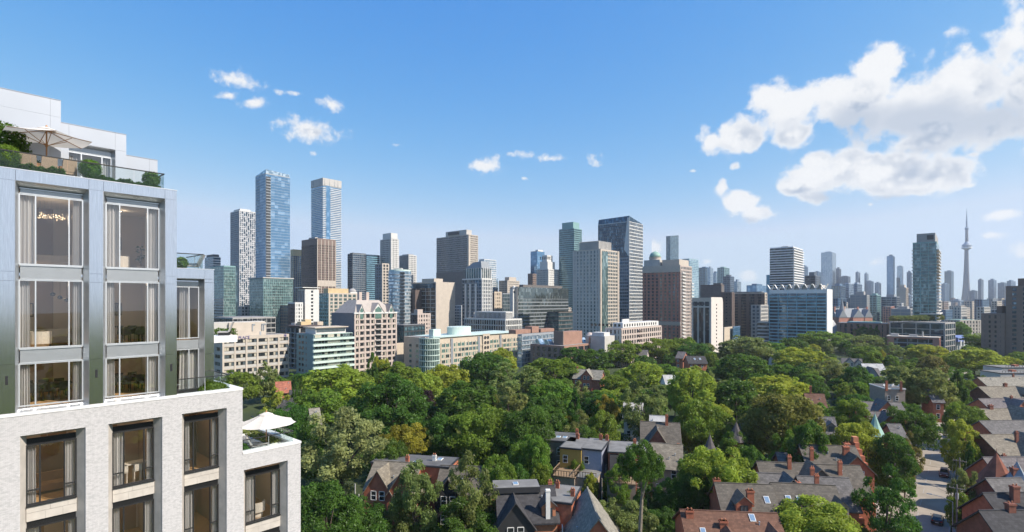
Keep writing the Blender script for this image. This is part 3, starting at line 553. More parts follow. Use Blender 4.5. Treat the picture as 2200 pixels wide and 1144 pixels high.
# ---------------------------------------------------------------- the far downtown towers: (left, corner, right, top, distance, glass, wall, label)
FAR = [
 (1501,1516,1529,575,1700,'teal','far_blue','far blue glass slab tower beyond the white curved shoulder tower'),
 (1520,1526,1532,576,1650,'pale','far_pale','far pale stone edged tower touching the blue glass slab'),
 (1529,1538,1547,587,1900,'pale','far_blue','far short pale blue tower between two blue slabs'),
 (1541,1556,1567,575,1800,'teal','teal_metal','far teal glass tower with flat top and pale side'),
 (1553,1569,1577,594,1400,'deep','far_dark','far navy cube topped block above the brown residence'),
 (1577,1584,1592,605,1500,'pale','far_pale','far small white stepped office beside the navy block'),
 (1604,1625,1648,613,1000,'blue','far_blue','far blue glass institute block left of the white balcony tower'),
 (1724,1728,1736,572,2400,'far','far_blue','far thin blue tower right of the white balcony tower'),
 (1729,1752,1762,592,900,'dark','far_dark','dark squat block with roof dish above the blue balcony slab'),
 (1749,1757,1764,584,2300,'far','far_blue','far small blue tower left of the pale rectangular skyscraper'),
 (1764,1788,1796,542,2500,'pale','far_pale','far pale rectangular skyscraper with bright narrow flank'),
 (1796,1802,1807,577,2500,'deep','far_dark','far black slender skyscraper beside the pale rectangular one'),
 (1803,1822,1827,594,2450,'deep','far_dark','far black squat skyscraper below the slender black one'),
 (1838,1843,1848,585,2700,'far','far_pale','far slim pale round topped tower, first of two alike'),
 (1857,1862,1866,588,2700,'far','far_pale','far slim pale round topped tower next to blue stub'),
 (1862,1871,1877,604,2600,'far','far_blue','far blue stub tower beside the second slim pale tower'),
 (1879,1887,1893,608,2500,'far','far_blue','far low blue tower with split top'),
 (1905,1919,1927,550,2200,'blue','far_blue','far tall blue glass tower with dark cap left of the green tower'),
 (1927,1938,1945,572,2500,'pale','far_pale','far pale teal tower close behind the tall blue one'),
 (1926,1930,1935,597,2000,'deep','far_dark','far dark sliver tower in front of the pale teal one'),
 (1948,1956,1964,585,2000,'deep','far_blue','far navy tower half hidden by the green glass apartment tower'),
 (2022,2030,2040,610,2400,'far','far_blue','far pale blue tower between green tower and needle, lower one'),
 (2029,2044,2049,583,2600,'teal','far_blue','far flat topped teal tower left of the needle'),
 (2040,2062,2070,646,2000,'far','far_pale','far low grey hall at the foot of the needle'),
 (2082,2094,2100,625,2500,'far','far_blue','far blue slab with rounded top right of the needle'),
 (2101,2108,2113,601,2500,'far','far_dark','far slim navy tower right of the needle'),
 (2123,2135,2141,602,2400,'far','far_blue','far blue waterfront tower with notched roof'),
 (2143,2157,2167,608,2350,'far','far_blue','far pale waterfront tower before the brick block'),
 (2163,2172,2182,604,2300,'far','far_blue','far waterfront tower peeping over the dark brick block'),
 (1786,1806,1816,614,1400,'mirror','far_blue','glass academic block with reflective flank behind the blue balcony slab'),
 (1809,1824,1834,610,1500,'far','far_pale','pale mid distance slab behind the museum'),
 (1830,1842,1852,610,1600,'far','far_pale','mid distance office with two pale shafts'),
 (1826,1862,1868,634,900,'slate_grey','grey_concrete','grey concrete hospital wing framing a glass hall behind gothic roofs'),
 (1866,1884,1892,634,950,'green','teal_metal','green glass laboratory block behind the red brick slab'),
 (1893,1926,1934,638,1000,'deep','slate_grey','dark mirror office block left of the green glass apartment tower'),
 (1926,1946,1952,618,1100,'cream_precast','cream_precast','beige twin shaft block left of the green glass apartment tower'),
 (1914,1956,1964,664,700,'slate_grey','grey_concrete','long low grey hall with flat roof beside the green tower'),
 (1940,1954,1962,634,1500,'far','far_pale','hazy low tower squeezed beside the green glass tower'),
]
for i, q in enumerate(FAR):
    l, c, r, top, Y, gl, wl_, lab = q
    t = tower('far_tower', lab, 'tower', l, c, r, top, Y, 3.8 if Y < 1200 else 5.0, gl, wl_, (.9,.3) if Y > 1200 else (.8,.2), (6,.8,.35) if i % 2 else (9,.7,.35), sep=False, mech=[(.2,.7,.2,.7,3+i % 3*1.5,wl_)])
# low city between the towers, to the horizon
rng = random.Random(11)
LOWM = ['pale_concrete','brown_stone','cream_precast','grey_concrete','red_brick','white_precast','slate_grey','far_blue','tan_brick']
zones = [(1490,1660,560,1100,648,664,34),(1780,2000,800,2300,640,662,56),(2020,2170,700,2600,640,672,50),(880,1240,600,1100,650,664,26),(460,900,560,1100,650,664,18)]
for (p0, p1, y0, y1, t0, t1, n) in zones:
    for i in range(n):
        c = rng.uniform(p0, p1); Y = rng.uniform(y0, y1); wpx = rng.uniform(18, 40)*1000/Y
        lm_ = rng.choice(LOWM); nm_ = {'pale_concrete':'pale concrete','brown_stone':'brown stone','cream_precast':'cream','grey_concrete':'grey concrete','red_brick':'red brick','white_precast':'white','slate_grey':'slate grey','far_blue':'blue grey','tan_brick':'tan brick'}[lm_]
        tower('low_building', 'small hazy %s low building among the towers in the distance' % nm_, 'building', c-wpx*.5, c, c+wpx*.4, min(rng.uniform(t0, t1), HY+22/Y*F), Y, 3.6, rng.choice(['dark','far','deep']), lm_, (1.3,.15), (4,1.4,.2), sep=False, cap=.8,
              group=nm_+' low buildings between the distant towers')
# ---------------------------------------------------------------- the nearer blocks behind the trees
G['pane_dark'] = mat('pane_dark', (.02,.024,.028), .08, .3, 1.5, spec=.8); G['pane_blind'] = mat('pane_blind', (.42,.38,.30), .5, .2, 2.0); G['pane_sky'] = mat('pane_sky', (.16,.2,.22), .06, .3, .8, metal=.5)
G['pane_green'] = mat('pane_green', (.16,.27,.23), .08, .25, .7, metal=.45)
M['frame_dark'] = mat('frame_dark', (.04,.04,.042), .5); M['frame_mint'] = mat('frame_mint', (.34,.50,.44), .5)
def win_mesh(w, h, nx, ny, frame, seed, kinds=('pane_dark','pane_dark','pane_blind','pane_sky'), axis='W', bar=.09):
    """one window: panes set into a frame; lies in the plane y=0 (W) or x=0 (N), centred, base at z=0"""
    r = random.Random(seed); mb = MB(); mats = [frame]+[G[k] for k in kinds]
    def bx(x0, x1, d0, d1, z0, z1, mi): mb.box(x0, x1, d0, d1, z0, z1, mi) if axis == 'W' else mb.box(d0, d1, x0, x1, z0, z1, mi)
    for i in range(nx):
        for j in range(ny): bx(-w/2+i*w/nx, -w/2+(i+1)*w/nx, -.03, .02, j*h/ny, (j+1)*h/ny, 1+r.randrange(len(kinds)))
    for i in range(nx+1): x = -w/2+i*w/nx; bx(x-bar/2, x+bar/2, -.10, .015, 0, h, 0)
    for j in range(ny+1): z = j*h/ny; bx(-w/2, w/2, -.085, .01, z-bar/2, z+bar/2, 0)
    return mb.mesh('window', mats)
def put(t, me, name, pts, rng=None):
    mes = me if isinstance(me, list) else [me]
    for i, p in enumerate(pts): place(mes[(i*7+i//3) % len(mes)] if rng is None else rng.choice(mes), name, t.root, loc=p)
rw = random.Random(5)
# cream office block with lettering
t = tower('office_block', 'cream gridded office block with purple PLACE lettering on its parapet', 'building', 459, 479, 620, 725, 272, 3.9, 'cream_precast', 'cream_precast', None, None, cap=.4)
a, H = t.a, t.H; bays = 6; bw = a/bays; rows = 6
for i in range(bays+1):
    MB().box(max(i*bw-.45, -.5), min(i*bw+.45, a), -.5, .1, 0, H+.1).build('pier', M['cream_precast'], t.root)
wm = [win_mesh(bw-1.1, 1.75, 4, 1, M['frame_dark'], s) for s in range(6)]
sp = MB().box(-bw/2+.46, bw/2-.46, -.26, .05, 0, 1.25).mesh('spandrel', M['pale_concrete'])
bm_ = MB().box(-bw/2+.44, bw/2-.44, -.42, .05, 0, .42).mesh('floor_beam', M['cream_precast'])
for r in range(rows):
    zt = H-3.3-r*3.85
    for i in range(bays):
        c = (i+.5)*bw
        place(rw.choice(wm), 'window', t.root, loc=(c, -.06, zt)); place(sp, 'spandrel', t.root, loc=(c, 0, zt-1.45)); place(bm_, 'floor_beam', t.root, loc=(c, 0, zt-1.95))
MB().box(-.52, a+.02, -.47, .1, H-1.5, H+.12).build('parapet_band', M['cream_precast'], t.root)
wn_ = [win_mesh(t.b*.5, 1.7, 3, 1, M['frame_dark'], s, axis='N') for s in range(3)]
for r in range(rows): place(wn_[r % 3], 'window', t.root, loc=(-.06, t.b*.55, H-3.3-r*3.85))
MB().box(t.x(494)-6, t.x(578), 5, t.b, H, H+7.4).build('penthouse', M['pale_concrete'], t.root)
MB().box(t.x(494)+1, t.x(578), 3.5, t.b-1, H, H+7.0).build('penthouse', M['cream_precast'], t.root)
mb = MB()
for x in (16, 21, 22): mb.box(x, x+.5, 3.1, 3.5, H+2.5, H+6); mb.box(x, x+1.6, 3.1, 3.6, H+5.6, H+6.2)
mb.box(20, 20.9, 3.35, 3.6, H, H+2); mb.build('roof_pipes', M['grey_metal'], t.root, 'stuff')
M['purple'] = mat('sign_purple', (.08,.06,.22), .5)
def lettering(txt, size, parent, loc, rot, m, name='lettering', ext=.06):
    cu = bpy.data.curves.new(name, 'FONT'); cu.body = txt; cu.size = size; cu.extrude = ext; cu.align_x = 'LEFT'; cu.materials.append(m)
    tmp = bpy.data.objects.new(name, cu); COL.objects.link(tmp); dg = bpy.context.evaluated_depsgraph_get()
    me = bpy.data.meshes.new_from_object(tmp.evaluated_get(dg)); bpy.data.objects.remove(tmp)
    o = bpy.data.objects.new(name, me); COL.objects.link(o); o.parent = parent; o.location = loc; o.rotation_euler = rot; return o
lettering('PLACE', 2.0, t.root, (t.x(511), -.6, H-1.3), (R(90), 0, 0), M['purple'])
mb = MB()
for k in range(3): ang = k*math.pi/3+.3; d = (math.cos(ang)*.9, math.sin(ang)*.9); mb.tube([(a-2.2-d[0], -.6, H-.6-d[1]), (a-2.2+d[0], -.6, H-.6+d[1])], .14)
mb.build('star_mark', M['purple'], t.root)
# dark balconied block squeezed behind
t = tower('apartment_block', 'dark balconied block squeezed between the cream office and teal apartments', 'building', 617, 646, 690, 702, 330, 3.0, 'dark', 'brown_panel', (1.0,.9), None, nband=(.5,1.1), npier=(5,.4,1.0), nwall='grey_concrete', sep=True)
MB().box(-1.2, t.a, -1.2, t.b+.4, t.H, t.H+.45).build('roof_edge', M['brown_panel'], t.root)
for x, y, h, k in ((4, 10, 2.6, 'yellow_stone'), (9, 14, 3.8, 'yellow_stone'), (14, 8, 2.4, 'tan_brick'), (3, 16, 1.6, 'pale_concrete')): MB().box(x, x+4, y-3, y+2, t.H, t.H+h).build('plant_room', M[k], t.root)
# teal apartment block
t = tower('apartment_block', 'teal apartment block with pale green balcony bands facing the sun', 'building', 638, 675, 757, 719, 285, 3.05, 'pane_dark', 'mint_metal', None, None, nwall='teal_metal', cap=.5)
a, b, H = t.a, t.b, t.H
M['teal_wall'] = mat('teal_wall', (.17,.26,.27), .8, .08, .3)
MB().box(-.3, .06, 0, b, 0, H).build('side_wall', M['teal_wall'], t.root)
wm = [win_mesh(1.7, 1.5, 2, 1, M['frame_dark'], s, axis='N') for s in range(3)]; ws = win_mesh(.8, 1.2, 1, 1, M['frame_dark'], 9, axis='N')
bal = MB().box(-1.2, a+.5, -1.5, -.1, 0, 1.15).mesh('balcony', M['mint_metal'])
gl = [win_mesh(a-.6, 1.75, 12, 1, M['frame_mint'], s, kinds=('pane_dark','pane_sky','pane_dark','pane_blind')) for s in range(4)]
for r in range(10):
    z = H-3.05-r*3.05
    place(gl[r % 4], 'window', t.root, loc=(a/2, -.1, z+1.1)); place(bal, 'balcony', t.root, loc=(0, 0, z-.35))
    for f in (.62, .80): place(wm[(r+int(f*10)) % 3], 'window', t.root, loc=(-.3, b*f, z+.6))
    place(ws, 'window', t.root, loc=(-.3, b*.42, z+.6))
MB().box(2, a-3, 2, b*.7, H, H+3.2).build('penthouse', M['white_precast'], t.root)
MB().box(1, a-2, .8, b*.75, H+3.2, H+3.6).build('penthouse_roof', M['tan_brick'], t.root)
MB().box(2.4, a-3.5, 1.85, 2.0, H+.9, H+2.4).build('penthouse_glass', G['pane_sky'], t.root)
# gabled cream apartment house
t = tower('gabled_apartments', 'cream apartment house with grey hipped roof, gables and balcony column', 'building', 713, 761, 851, 673, 312, 3.3, 'cream_precast', 'pink_precast', None, None, nwall='slate_grey', cap=.5)
a, b, H = t.a, t.b, t.H
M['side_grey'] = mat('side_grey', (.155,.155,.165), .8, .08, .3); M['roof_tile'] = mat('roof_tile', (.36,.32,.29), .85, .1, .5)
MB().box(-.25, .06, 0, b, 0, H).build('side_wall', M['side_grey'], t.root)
mb = MB(); MB().box(-.4, a+.4, -.75, .1, H-.6, H+.3).build('cornice', M['white_precast'], t.root)
MB().hull([(1,1,H),(a-.6,1,H),(a-.6,b-1,H),(1,b-1,H)], [(6.5,7.5,H+7.6),(a-7.5,7.5,H+7.6),(a-7.5,b-7,H+7.6),(6.5,b-7,H+7.6)]).build('hipped_roof', M['roof_tile'], t.root)
for f in (.33, .5): MB().box(a*f-1, a*f+1, b*.35, b*.35+2, H+5, H+12.5).build('chimney', M['pink_precast'], t.root)
for f, w_, h_ in ((.155,1.9,4.6),(.545,4.2,5.6),(.86,1.9,4.8)):
    x = a*f; g = MB().hull([(x-w_,-.6,H),(x+w_,-.6,H),(x+w_,4.5,H),(x-w_,4.5,H)], [(x-.05,-.6,H+h_),(x+.05,-.6,H+h_),(x+.05,6.5,H+h_),(x-.05,6.5,H+h_)]).build('gable', M['white_precast'], t.root)
    MB().hull([(x-w_-.35,-.9,H-.05),(x-w_-.05,-.9,H-.15),(x-w_-.05,5,H-.15),(x-w_-.35,5,H-.05)], [(x,-.9,H+h_+.45),(x,-.9,H+h_+.05),(x,6.6,H+h_+.05),(x,6.6,H+h_+.45)]).hull([(x+w_+.05,-.9,H-.15),(x+w_+.35,-.9,H-.05),(x+w_+.35,5,H-.05),(x+w_+.05,5,H-.15)], [(x,-.9,H+h_+.02),(x,-.9,H+h_+.42),(x,6.6,H+h_+.42),(x,6.6,H+h_+.02)]).build('gable_roof', M['roof_tile'], g)
    MB().poly([(x-w_*.55,-.66,H-3.6),(x+w_*.55,-.66,H-3.6),(x+w_*.55,-.66,H+h_*.35),(x,-.66,H+h_*.68),(x-w_*.55,-.66,H+h_*.35)]).build('gable_window', G['pane_green'], g)
cols = [.045,.16,.30,.42,.70,.82,.94]; wd = [1.9,1.9,1.9,2.0,1.9,1.9,1.9]
for f in (.0,.105,.235,.36,.47,.63,.76,.88,1.0):
    x = min(max(a*f, .3), a-.3); MB().box(x-.5, x+.5, -.55, .08, 0, H).build('pier', M['pink_precast'], t.root)
wm = [win_mesh(2.0, 1.9, 2, 1, M['frame_dark'], s, kinds=('pane_dark','pane_dark','pane_blind')) for s in range(5)]
wd_ = win_mesh(3.4, 2.3, 3, 1, M['frame_dark'], 8, kinds=('pane_dark','pane_dark','pane_blind'))
band = MB().box(-.2, a+.2, -.45, .06, 0, 1.25).mesh('floor_band', M['pink_precast'])
bl = MB().box(-2.3, 2.3, -1.8, -.3, 0, .25).mesh('balcony', M['white_precast']); brl = MB()
for i in range(12): brl.box(-2.25+i*.41, -2.19+i*.41, -1.78, -1.72, .25, 1.2)
brl.box(-2.3, 2.3, -1.8, -1.7, 1.15, 1.25); brm = brl.mesh('railing', M['frame_dark'])
for r in range(11):
    z = H-3.0-r*3.3
    place(band, 'floor_band', t.root, loc=(0, 0, z-1.3))
    for f in cols: place(rw.choice(wm), 'window', t.root, loc=(a*f+.25, -.1, z))
    if r > 0:
        place(wd_, 'window', t.root, loc=(a*.55, -.1, z-.2)); bo = place(bl, 'balcony', t.root, loc=(a*.55, 0, z-.6)); place(brm, 'railing', bo)
# green glass and tan brick residence with round corner
t = tower('residence_block', 'long tan brick residence with green windows and round glass corner', 'building', 868, 926, 1117, 727, 318, 3.3, 'tan_brick', 'tan_brick', None, None, nwall='tan_brick', cap=.4)
a, b, H = t.a, t.b, t.H
cr_ = 6.0
MB().lathe(1.0, 2.5, [(cr_, 0), (cr_, H+.2)], 28).build('round_corner', G['green'], t.root)
rg = MB().lathe(1.0, 2.5, [(cr_+.02, 0), (cr_+.22, .02), (cr_+.22, .5), (cr_+.02, .52)], 28).mesh('floor_ring', M['mint_metal'])
for r in range(8): place(rg, 'floor_ring', t.root, loc=(0, 0, H-.4-r*3.3))
mb = MB()
for i in range(28): q = i*2*math.pi/28; x, y = 1+math.cos(q)*(cr_+.05), 2.5+math.sin(q)*(cr_+.05); mb.box(x-.07, x+.07, y-.07, y+.07, 0, H)
mb.build('mullions', M['mint_metal'], t.root, 'stuff')
wm = [win_mesh(2.7, 1.9, 2, 1, M['frame_mint'], s, kinds=('pane_green','pane_green','pane_sky','pane_dark','pane_blind')) for s in range(6)]
nb = int((a-8)/3.3)
skip = [i for i in range(nb) if any(abs(8+(i+.5)*3.3-a*f) < 1.7 for f in (.20,.52,.58,.745))]
for i in range(nb+1):
    if i % 1 == 0: x = 8+i*3.3; MB().box(x-.28, x+.28, -.4, .08, 0, H-3.4).build('pier', M['tan_brick'], t.root)
bd = MB().box(7.5, a, -.32, .06, 0, 1.05).mesh('floor_band', M['tan_brick'])
for r in range(8):
    z = H-6.0-r*3.3; place(bd, 'floor_band', t.root, loc=(0, 0, z-1.2))
    for i in range(nb):
        if i not in skip: place(rw.choice(wm), 'window', t.root, loc=(8+(i+.5)*3.3, -.12, z))
for f in (.20,.49,.745): MB().box(a*f-.9, a*f+.9, -.5, .05, 0, H-1).build('dark_bay', M['slate_grey'], t.root)
MB().box(a*.53, a*.61, -.9, .05, 0, H+.5).build('arch_bay', M['tan_brick'], t.root)
am = MB().lathe(0, 0, [(1.1, -.1), (1.1, .1)], 14).mesh('arched_opening', M['frame_dark'])
for r in range(7):
    for s in (-1.3, 1.3): o = place(am, 'arched_opening', t.root, loc=(a*.57+s, -.92, H-2-r*3.3)); o.rotation_euler = (R(90), 0, 0)
MB().box(6, a-.5, .8, b-2, H-.3, H+.2).build('terrace_deck', M['pale_concrete'], t.root)
pg_ = [win_mesh(3.0, 2.5, 2, 1, M['frame_mint'], 20+s, kinds=('pane_green','pane_sky','pane_green')) for s in range(3)]
MB().box(9, a-.6, .3, b-4, H-3.1, H-.3).build('penthouse_wall', M['frame_mint'], t.root)
for i in range(int((a-12)/3.3)): place(pg_[i % 3], 'window', t.root, loc=(11+i*3.3, .22, H-2.9))
MB().box(6.5, a+.2, -.9, b-1, H+.0, H+.35).build('roof_edge', M['mint_metal'], t.root)
xc = t.x(1000); MB().lathe(xc+6, 12, [(9,H+.2),(9,H+5.2),(8.6,H+5.4)], 32, sq=.7).build('roof_drum', M['mint_metal'], t.root)
MB().box(t.x(942)+2, t.x(958)+2, 7, 11, H+.2, H+4.6).build('plant_room', M['mint_metal'], t.root)
wn_ = [win_mesh(2.2, 1.8, 2, 1, M['frame_mint'], s, kinds=('pane_green','pane_dark'), axis='N') for s in range(3)]
for r in range(7):
    for f in (.3,.5,.75): place(wn_[r % 3], 'window', t.root, loc=(-.06, b*f, H-6-r*3.3))
t2 = tower('tan_wall_block', 'tan windowless wall block between gabled house and long residence', 'building', 846, 849, 867, 738, 345, 3.3, 'tan_brick', 'tan_brick', None, None)
# buildings behind them
t = tower('apartment_tower', 'white stepped apartment tower with flat overhanging cap behind the cream office', 'tower', 640, 655, 685, 622, 450, 3.0, 'dark', 'white_precast', None, None, nband=None, npier=(3.5,1.6,.3), nwall='grey_concrete', cap=1.0)
a, b, H = t.a, t.b, t.H
MB().box(-.02, a*.42, -.3, .1, 0, H).build('blank_wall', M['white_precast'], t.root); MB().box(a*.58, a, -.3, .1, 0, H).build('blank_wall', M['white_precast'], t.root)
bl = MB().box(a*.40, a*.6, -.32, .1, 0, 1.3).mesh('floor_band', M['white_precast'])
for i in range(int(H/3)): place(bl, 'floor_band', t.root, loc=(0, 0, i*3.0))
MB().box(-2.5, a+.8, -1.0, b+1, H+1.2, H+1.8).build('roof_slab', M['white_precast'], t.root); MB().box(1, a-1, 1, b-1, H, H+1.2).build('plant_room', M['dark_concrete'], t.root)
t = tower('apartment_wing', 'lower grey wing with paired windows left of the white stepped tower', 'building', 619, 634, 651, 650, 440, 3.0, 'dark', 'white_precast', (1.3,.15), (2.6,1.2,.2), nwall='brown_panel')
t = tower('glass_block', 'mid rise block of green glass and beige panels with brown plant room', 'building', 684, 706, 775, 630, 520, 3.3, 'green', 'cream_precast', (1.1,.2), (5.2,1.6,.3), nwall='teal_metal', npier=(4,.5,.3), mech=[(.0,.62,.05,.5,4.6,'yellow_stone'),(.7,.98,.1,.5,1.4,'white_precast')])
MB().lathe(t.a*.9, t.b*.5, [(4,t.H+1),(3.6,t.H+3.4),(2,t.H+4.8),(.1,t.H+5.2)], 18).build('dome', M['grey_concrete'], t.root, smooth=True)
t = tower('low_block', 'low dark glass pavilion in front of the tallest blue tower podium', 'building', 459, 500, 592, 683, 420, 3.6, 'dark', 'grey_concrete', (.9,.3), (4,.3,.2), nwall='dark_concrete')
t = tower('brick_block', 'pinkish brick block with small square windows beside the blank wall office', 'building', 882, 897, 925, 674, 430, 3.1, 'dark', 'pink_precast', (1.5,.15), (2.6,1.4,.2), nwall='brown_panel', mech=[(.0,.4,.0,.5,3.2,'pink_precast')])
t = tower('dark_block', 'black roofed glass block with planted terrace behind the long residence', 'building', 850, 868, 913, 699, 370, 3.2, 'teal', 'dark_metal', (.8,.2), (3,.3,.2), nwall='dark_metal')
t = tower('glass_atrium', 'long low silver glass atrium roof beside the long residence', 'building', 1112, 1121, 1207, 719, 340, 2.6, 'pale', 'grey_metal', (.7,.5), (3,.15,.2), sep=True)
for x0, x1, h in ((0,.35,2.6),(.38,.55,4.2),(.6,.95,2.2)): MB().box(t.a*x0, t.a*x1, 5, 11, t.H, t.H+h).build('brick_penthouse', M['orange_brick'], t.root)
# brown brick stepped terraces
t = tower('brick_terraces', 'brown brick stepped terraces with glass awnings and tall brick box', 'building', 1140, 1212, 1290, 744, 322, 3.0, 'pane_dark', 'orange_brick', (1.2,.6), (6.5,.9,.7), nwall='brown_stone', nband=(1.3,.2), npier=(4,2,.25), sep=True)
a, b, H = t.a, t.b, t.H
MB().box(a*.12, a*.62, 4, b*.42, H, H+8.0).build('brick_box', M['orange_brick'], t.root)
MB().box(a*.10, a*.12, 3.7, b*.42, H, H+8.6).build('brick_fin', M['brown_stone'], t.root)
for x in (.68,.84): 
    MB().box(a*x, a*x+.8, -.4, .6, H, H+4.2).build('brick_pier', M['orange_brick'], t.root)
gh_ = MB().hull([(0,0,0),(5,0,0),(5,4,0),(0,4,0)], [(0,2.4,3.2),(5,2.4,3.2),(5,4,3.2),(0,4,3.2)]).mesh('glass_awning', G['pale'])
for p in ((1, b*.45), (1, b*.72), (a*.7, 5), (a*.86, 3)): place(gh_, 'glass_awning', t.root, loc=(p[0], p[1], H))
xd = t.x(1287)
MB().lathe(xd, 7, [(2.9,H),(2.9,H+3.4),(2.5,H+4.8),(1.4,H+5.9),(.1,H+6.3)], 14).build('glass_dome', M['pink_precast'], t.root)
# stepped pale apartments
t = tower('stepped_apartments', 'pale pink brick stepped apartments with planted roof terraces', 'building', 1300, 1335, 1421, 706, 345, 3.1, 'pane_dark', 'pink_precast', (1.15,.35), (3.2,1.3,.3), nwall='pale_concrete', nband=(1.3,.2), npier=(3,1.6,.2), sep=True)
a, b, H = t.a, t.b, t.H
MB().box(a*.1, a-.2, 2.2, b*.8, H, H+3.2).build('upper_storey', M['white_precast'], t.root)
mb = MB()
for i in range(14): mb.box(a*.13+i*a*.06, a*.13+i*a*.06+1.3, 2.05, 2.25, H+.7, H+2.4)
for i in range(8): mb.box(a*.1-.12, a*.1+.1, 4+i*3, 5.6+i*3, H+.7, H+2.4)
mb.build('upper_windows', G['pane_dark'], t.root, 'stuff')
MB().box(a*.15, a*.3, 4, b*.4, H+3.2, H+5.6).build('plant_room', M['white_precast'], t.root)
MB().box(-14, -.4, 4, b+6, 0, H-4.6).build('lower_wing', M['pale_concrete'], t.root); MB().box(-13, -6, 5, b+2, H-4.6, H-2.4).build('roof_room', M['white_precast'], t.root)
me = MB().box(a*.38, a*.46, -.95, -.2, 0, 1.0).mesh('balcony', M['brown_panel'])
for i in range(10): place(me, 'balcony', t.root, loc=(0, 0, H-3-i*3.1))
# small civic sheds between the green tower and the dark brick block
P = at(2072, 470); bs = thing('stand_shed', 'low blue and white sports stand with angled roof in front of brick block', 'building', P, R(12))
MB().box(-12, 12, -3, 6, 0, 7).build('wall', M['white_precast'], bs); MB().hull([(-13,-5,7),(13,-5,7),(13,7,7),(-13,7,7)], [(-12,-4,10.5),(12,-4,10.5),(12,6,12),(-12,6,12)]).build('stand_roof', mat('stand_blue', (.14,.2,.42), .6), bs)
mb = MB()
for i in range(7): mb.box(-11+i*3.4, -9.6+i*3.4, -5.3, -5.0, 3, 8)
mb.build('stand_ribs', M['white_paint'], bs, 'stuff')
tower('low_hall', 'low pale hall with flat green roof beyond the sports stand', 'building', 2058, 2062, 2108, 688, 620, 3.5, 'dark', 'cream_precast', (1.5,.1), (4,2,.2), roof='copper_green', rot=5, b=20)
# ---------------------------------------------------------------- trees: tapered trunk with limbs, crown of leaf-sized faces in clumps
def leaf_mat(name, rgb, trans=.5):
    m = bpy.data.materials.new(name); m.use_nodes = True; nt = m.node_tree; N = nt.nodes.new; Lk = nt.links.new; nt.nodes.clear()
    ge = N('ShaderNodeNewGeometry'); oi = N('ShaderNodeObjectInfo'); at_ = N('ShaderNodeAttribute'); at_.attribute_name = 'tone'
    hs = N('ShaderNodeHueSaturation'); hs.inputs['Color'].default_value = (*rgb, 1)
    r1 = N('ShaderNodeMapRange'); Lk(oi.outputs['Random'], r1.inputs[0]); r1.inputs['To Min'].default_value = .478; r1.inputs['To Max'].default_value = .518; Lk(r1.outputs[0], hs.inputs['Hue'])
    r2 = N('ShaderNodeMapRange'); Lk(at_.outputs['Fac'], r2.inputs[0]); r2.inputs['To Min'].default_value = .70; r2.inputs['To Max'].default_value = 1.35
    Lk(r2.outputs[0], hs.inputs['Value'])
    d = N('ShaderNodeBsdfDiffuse'); t = N('ShaderNodeBsdfTranslucent'); gl = N('ShaderNodeBsdfGlossy'); gl.inputs['Roughness'].default_value = .45
    Lk(hs.outputs[0], d.inputs['Color'])
    tv = N('ShaderNodeHueSaturation'); tv.inputs['Hue'].default_value = .485; tv.inputs['Value'].default_value = 1.25; Lk(hs.outputs[0], tv.inputs['Color']); Lk(tv.outputs[0], t.inputs['Color'])
    m1 = N('ShaderNodeMixShader'); m1.inputs[0].default_value = trans; Lk(d.outputs[0], m1.inputs[1]); Lk(t.outputs[0], m1.inputs[2])
    m2 = N('ShaderNodeMixShader'); m2.inputs[0].default_value = .012; Lk(m1.outputs[0], m2.inputs[1]); Lk(gl.outputs[0], m2.inputs[2])
    o = N('ShaderNodeOutputMaterial'); Lk(m2.outputs[0], o.inputs[0]); return m
LEAF = {k: leaf_mat('leaves_'+k, c) for k, c in dict(dark=(.072,.147,.022), mid=(.134,.222,.028), yellow=(.262,.320,.040), olive=(.178,.222,.062), pale=(.29,.30,.11), golden=(.28,.27,.030), brown=(.18,.185,.042), purple=(.045,.022,.026), blue=(.030,.065,.035)).items()}
BARK = mat('bark', (.085,.065,.05), .9, .3, 2.0); BARK_PALE = mat('bark_pale', (.22,.18,.14), .9, .25, 2.0)
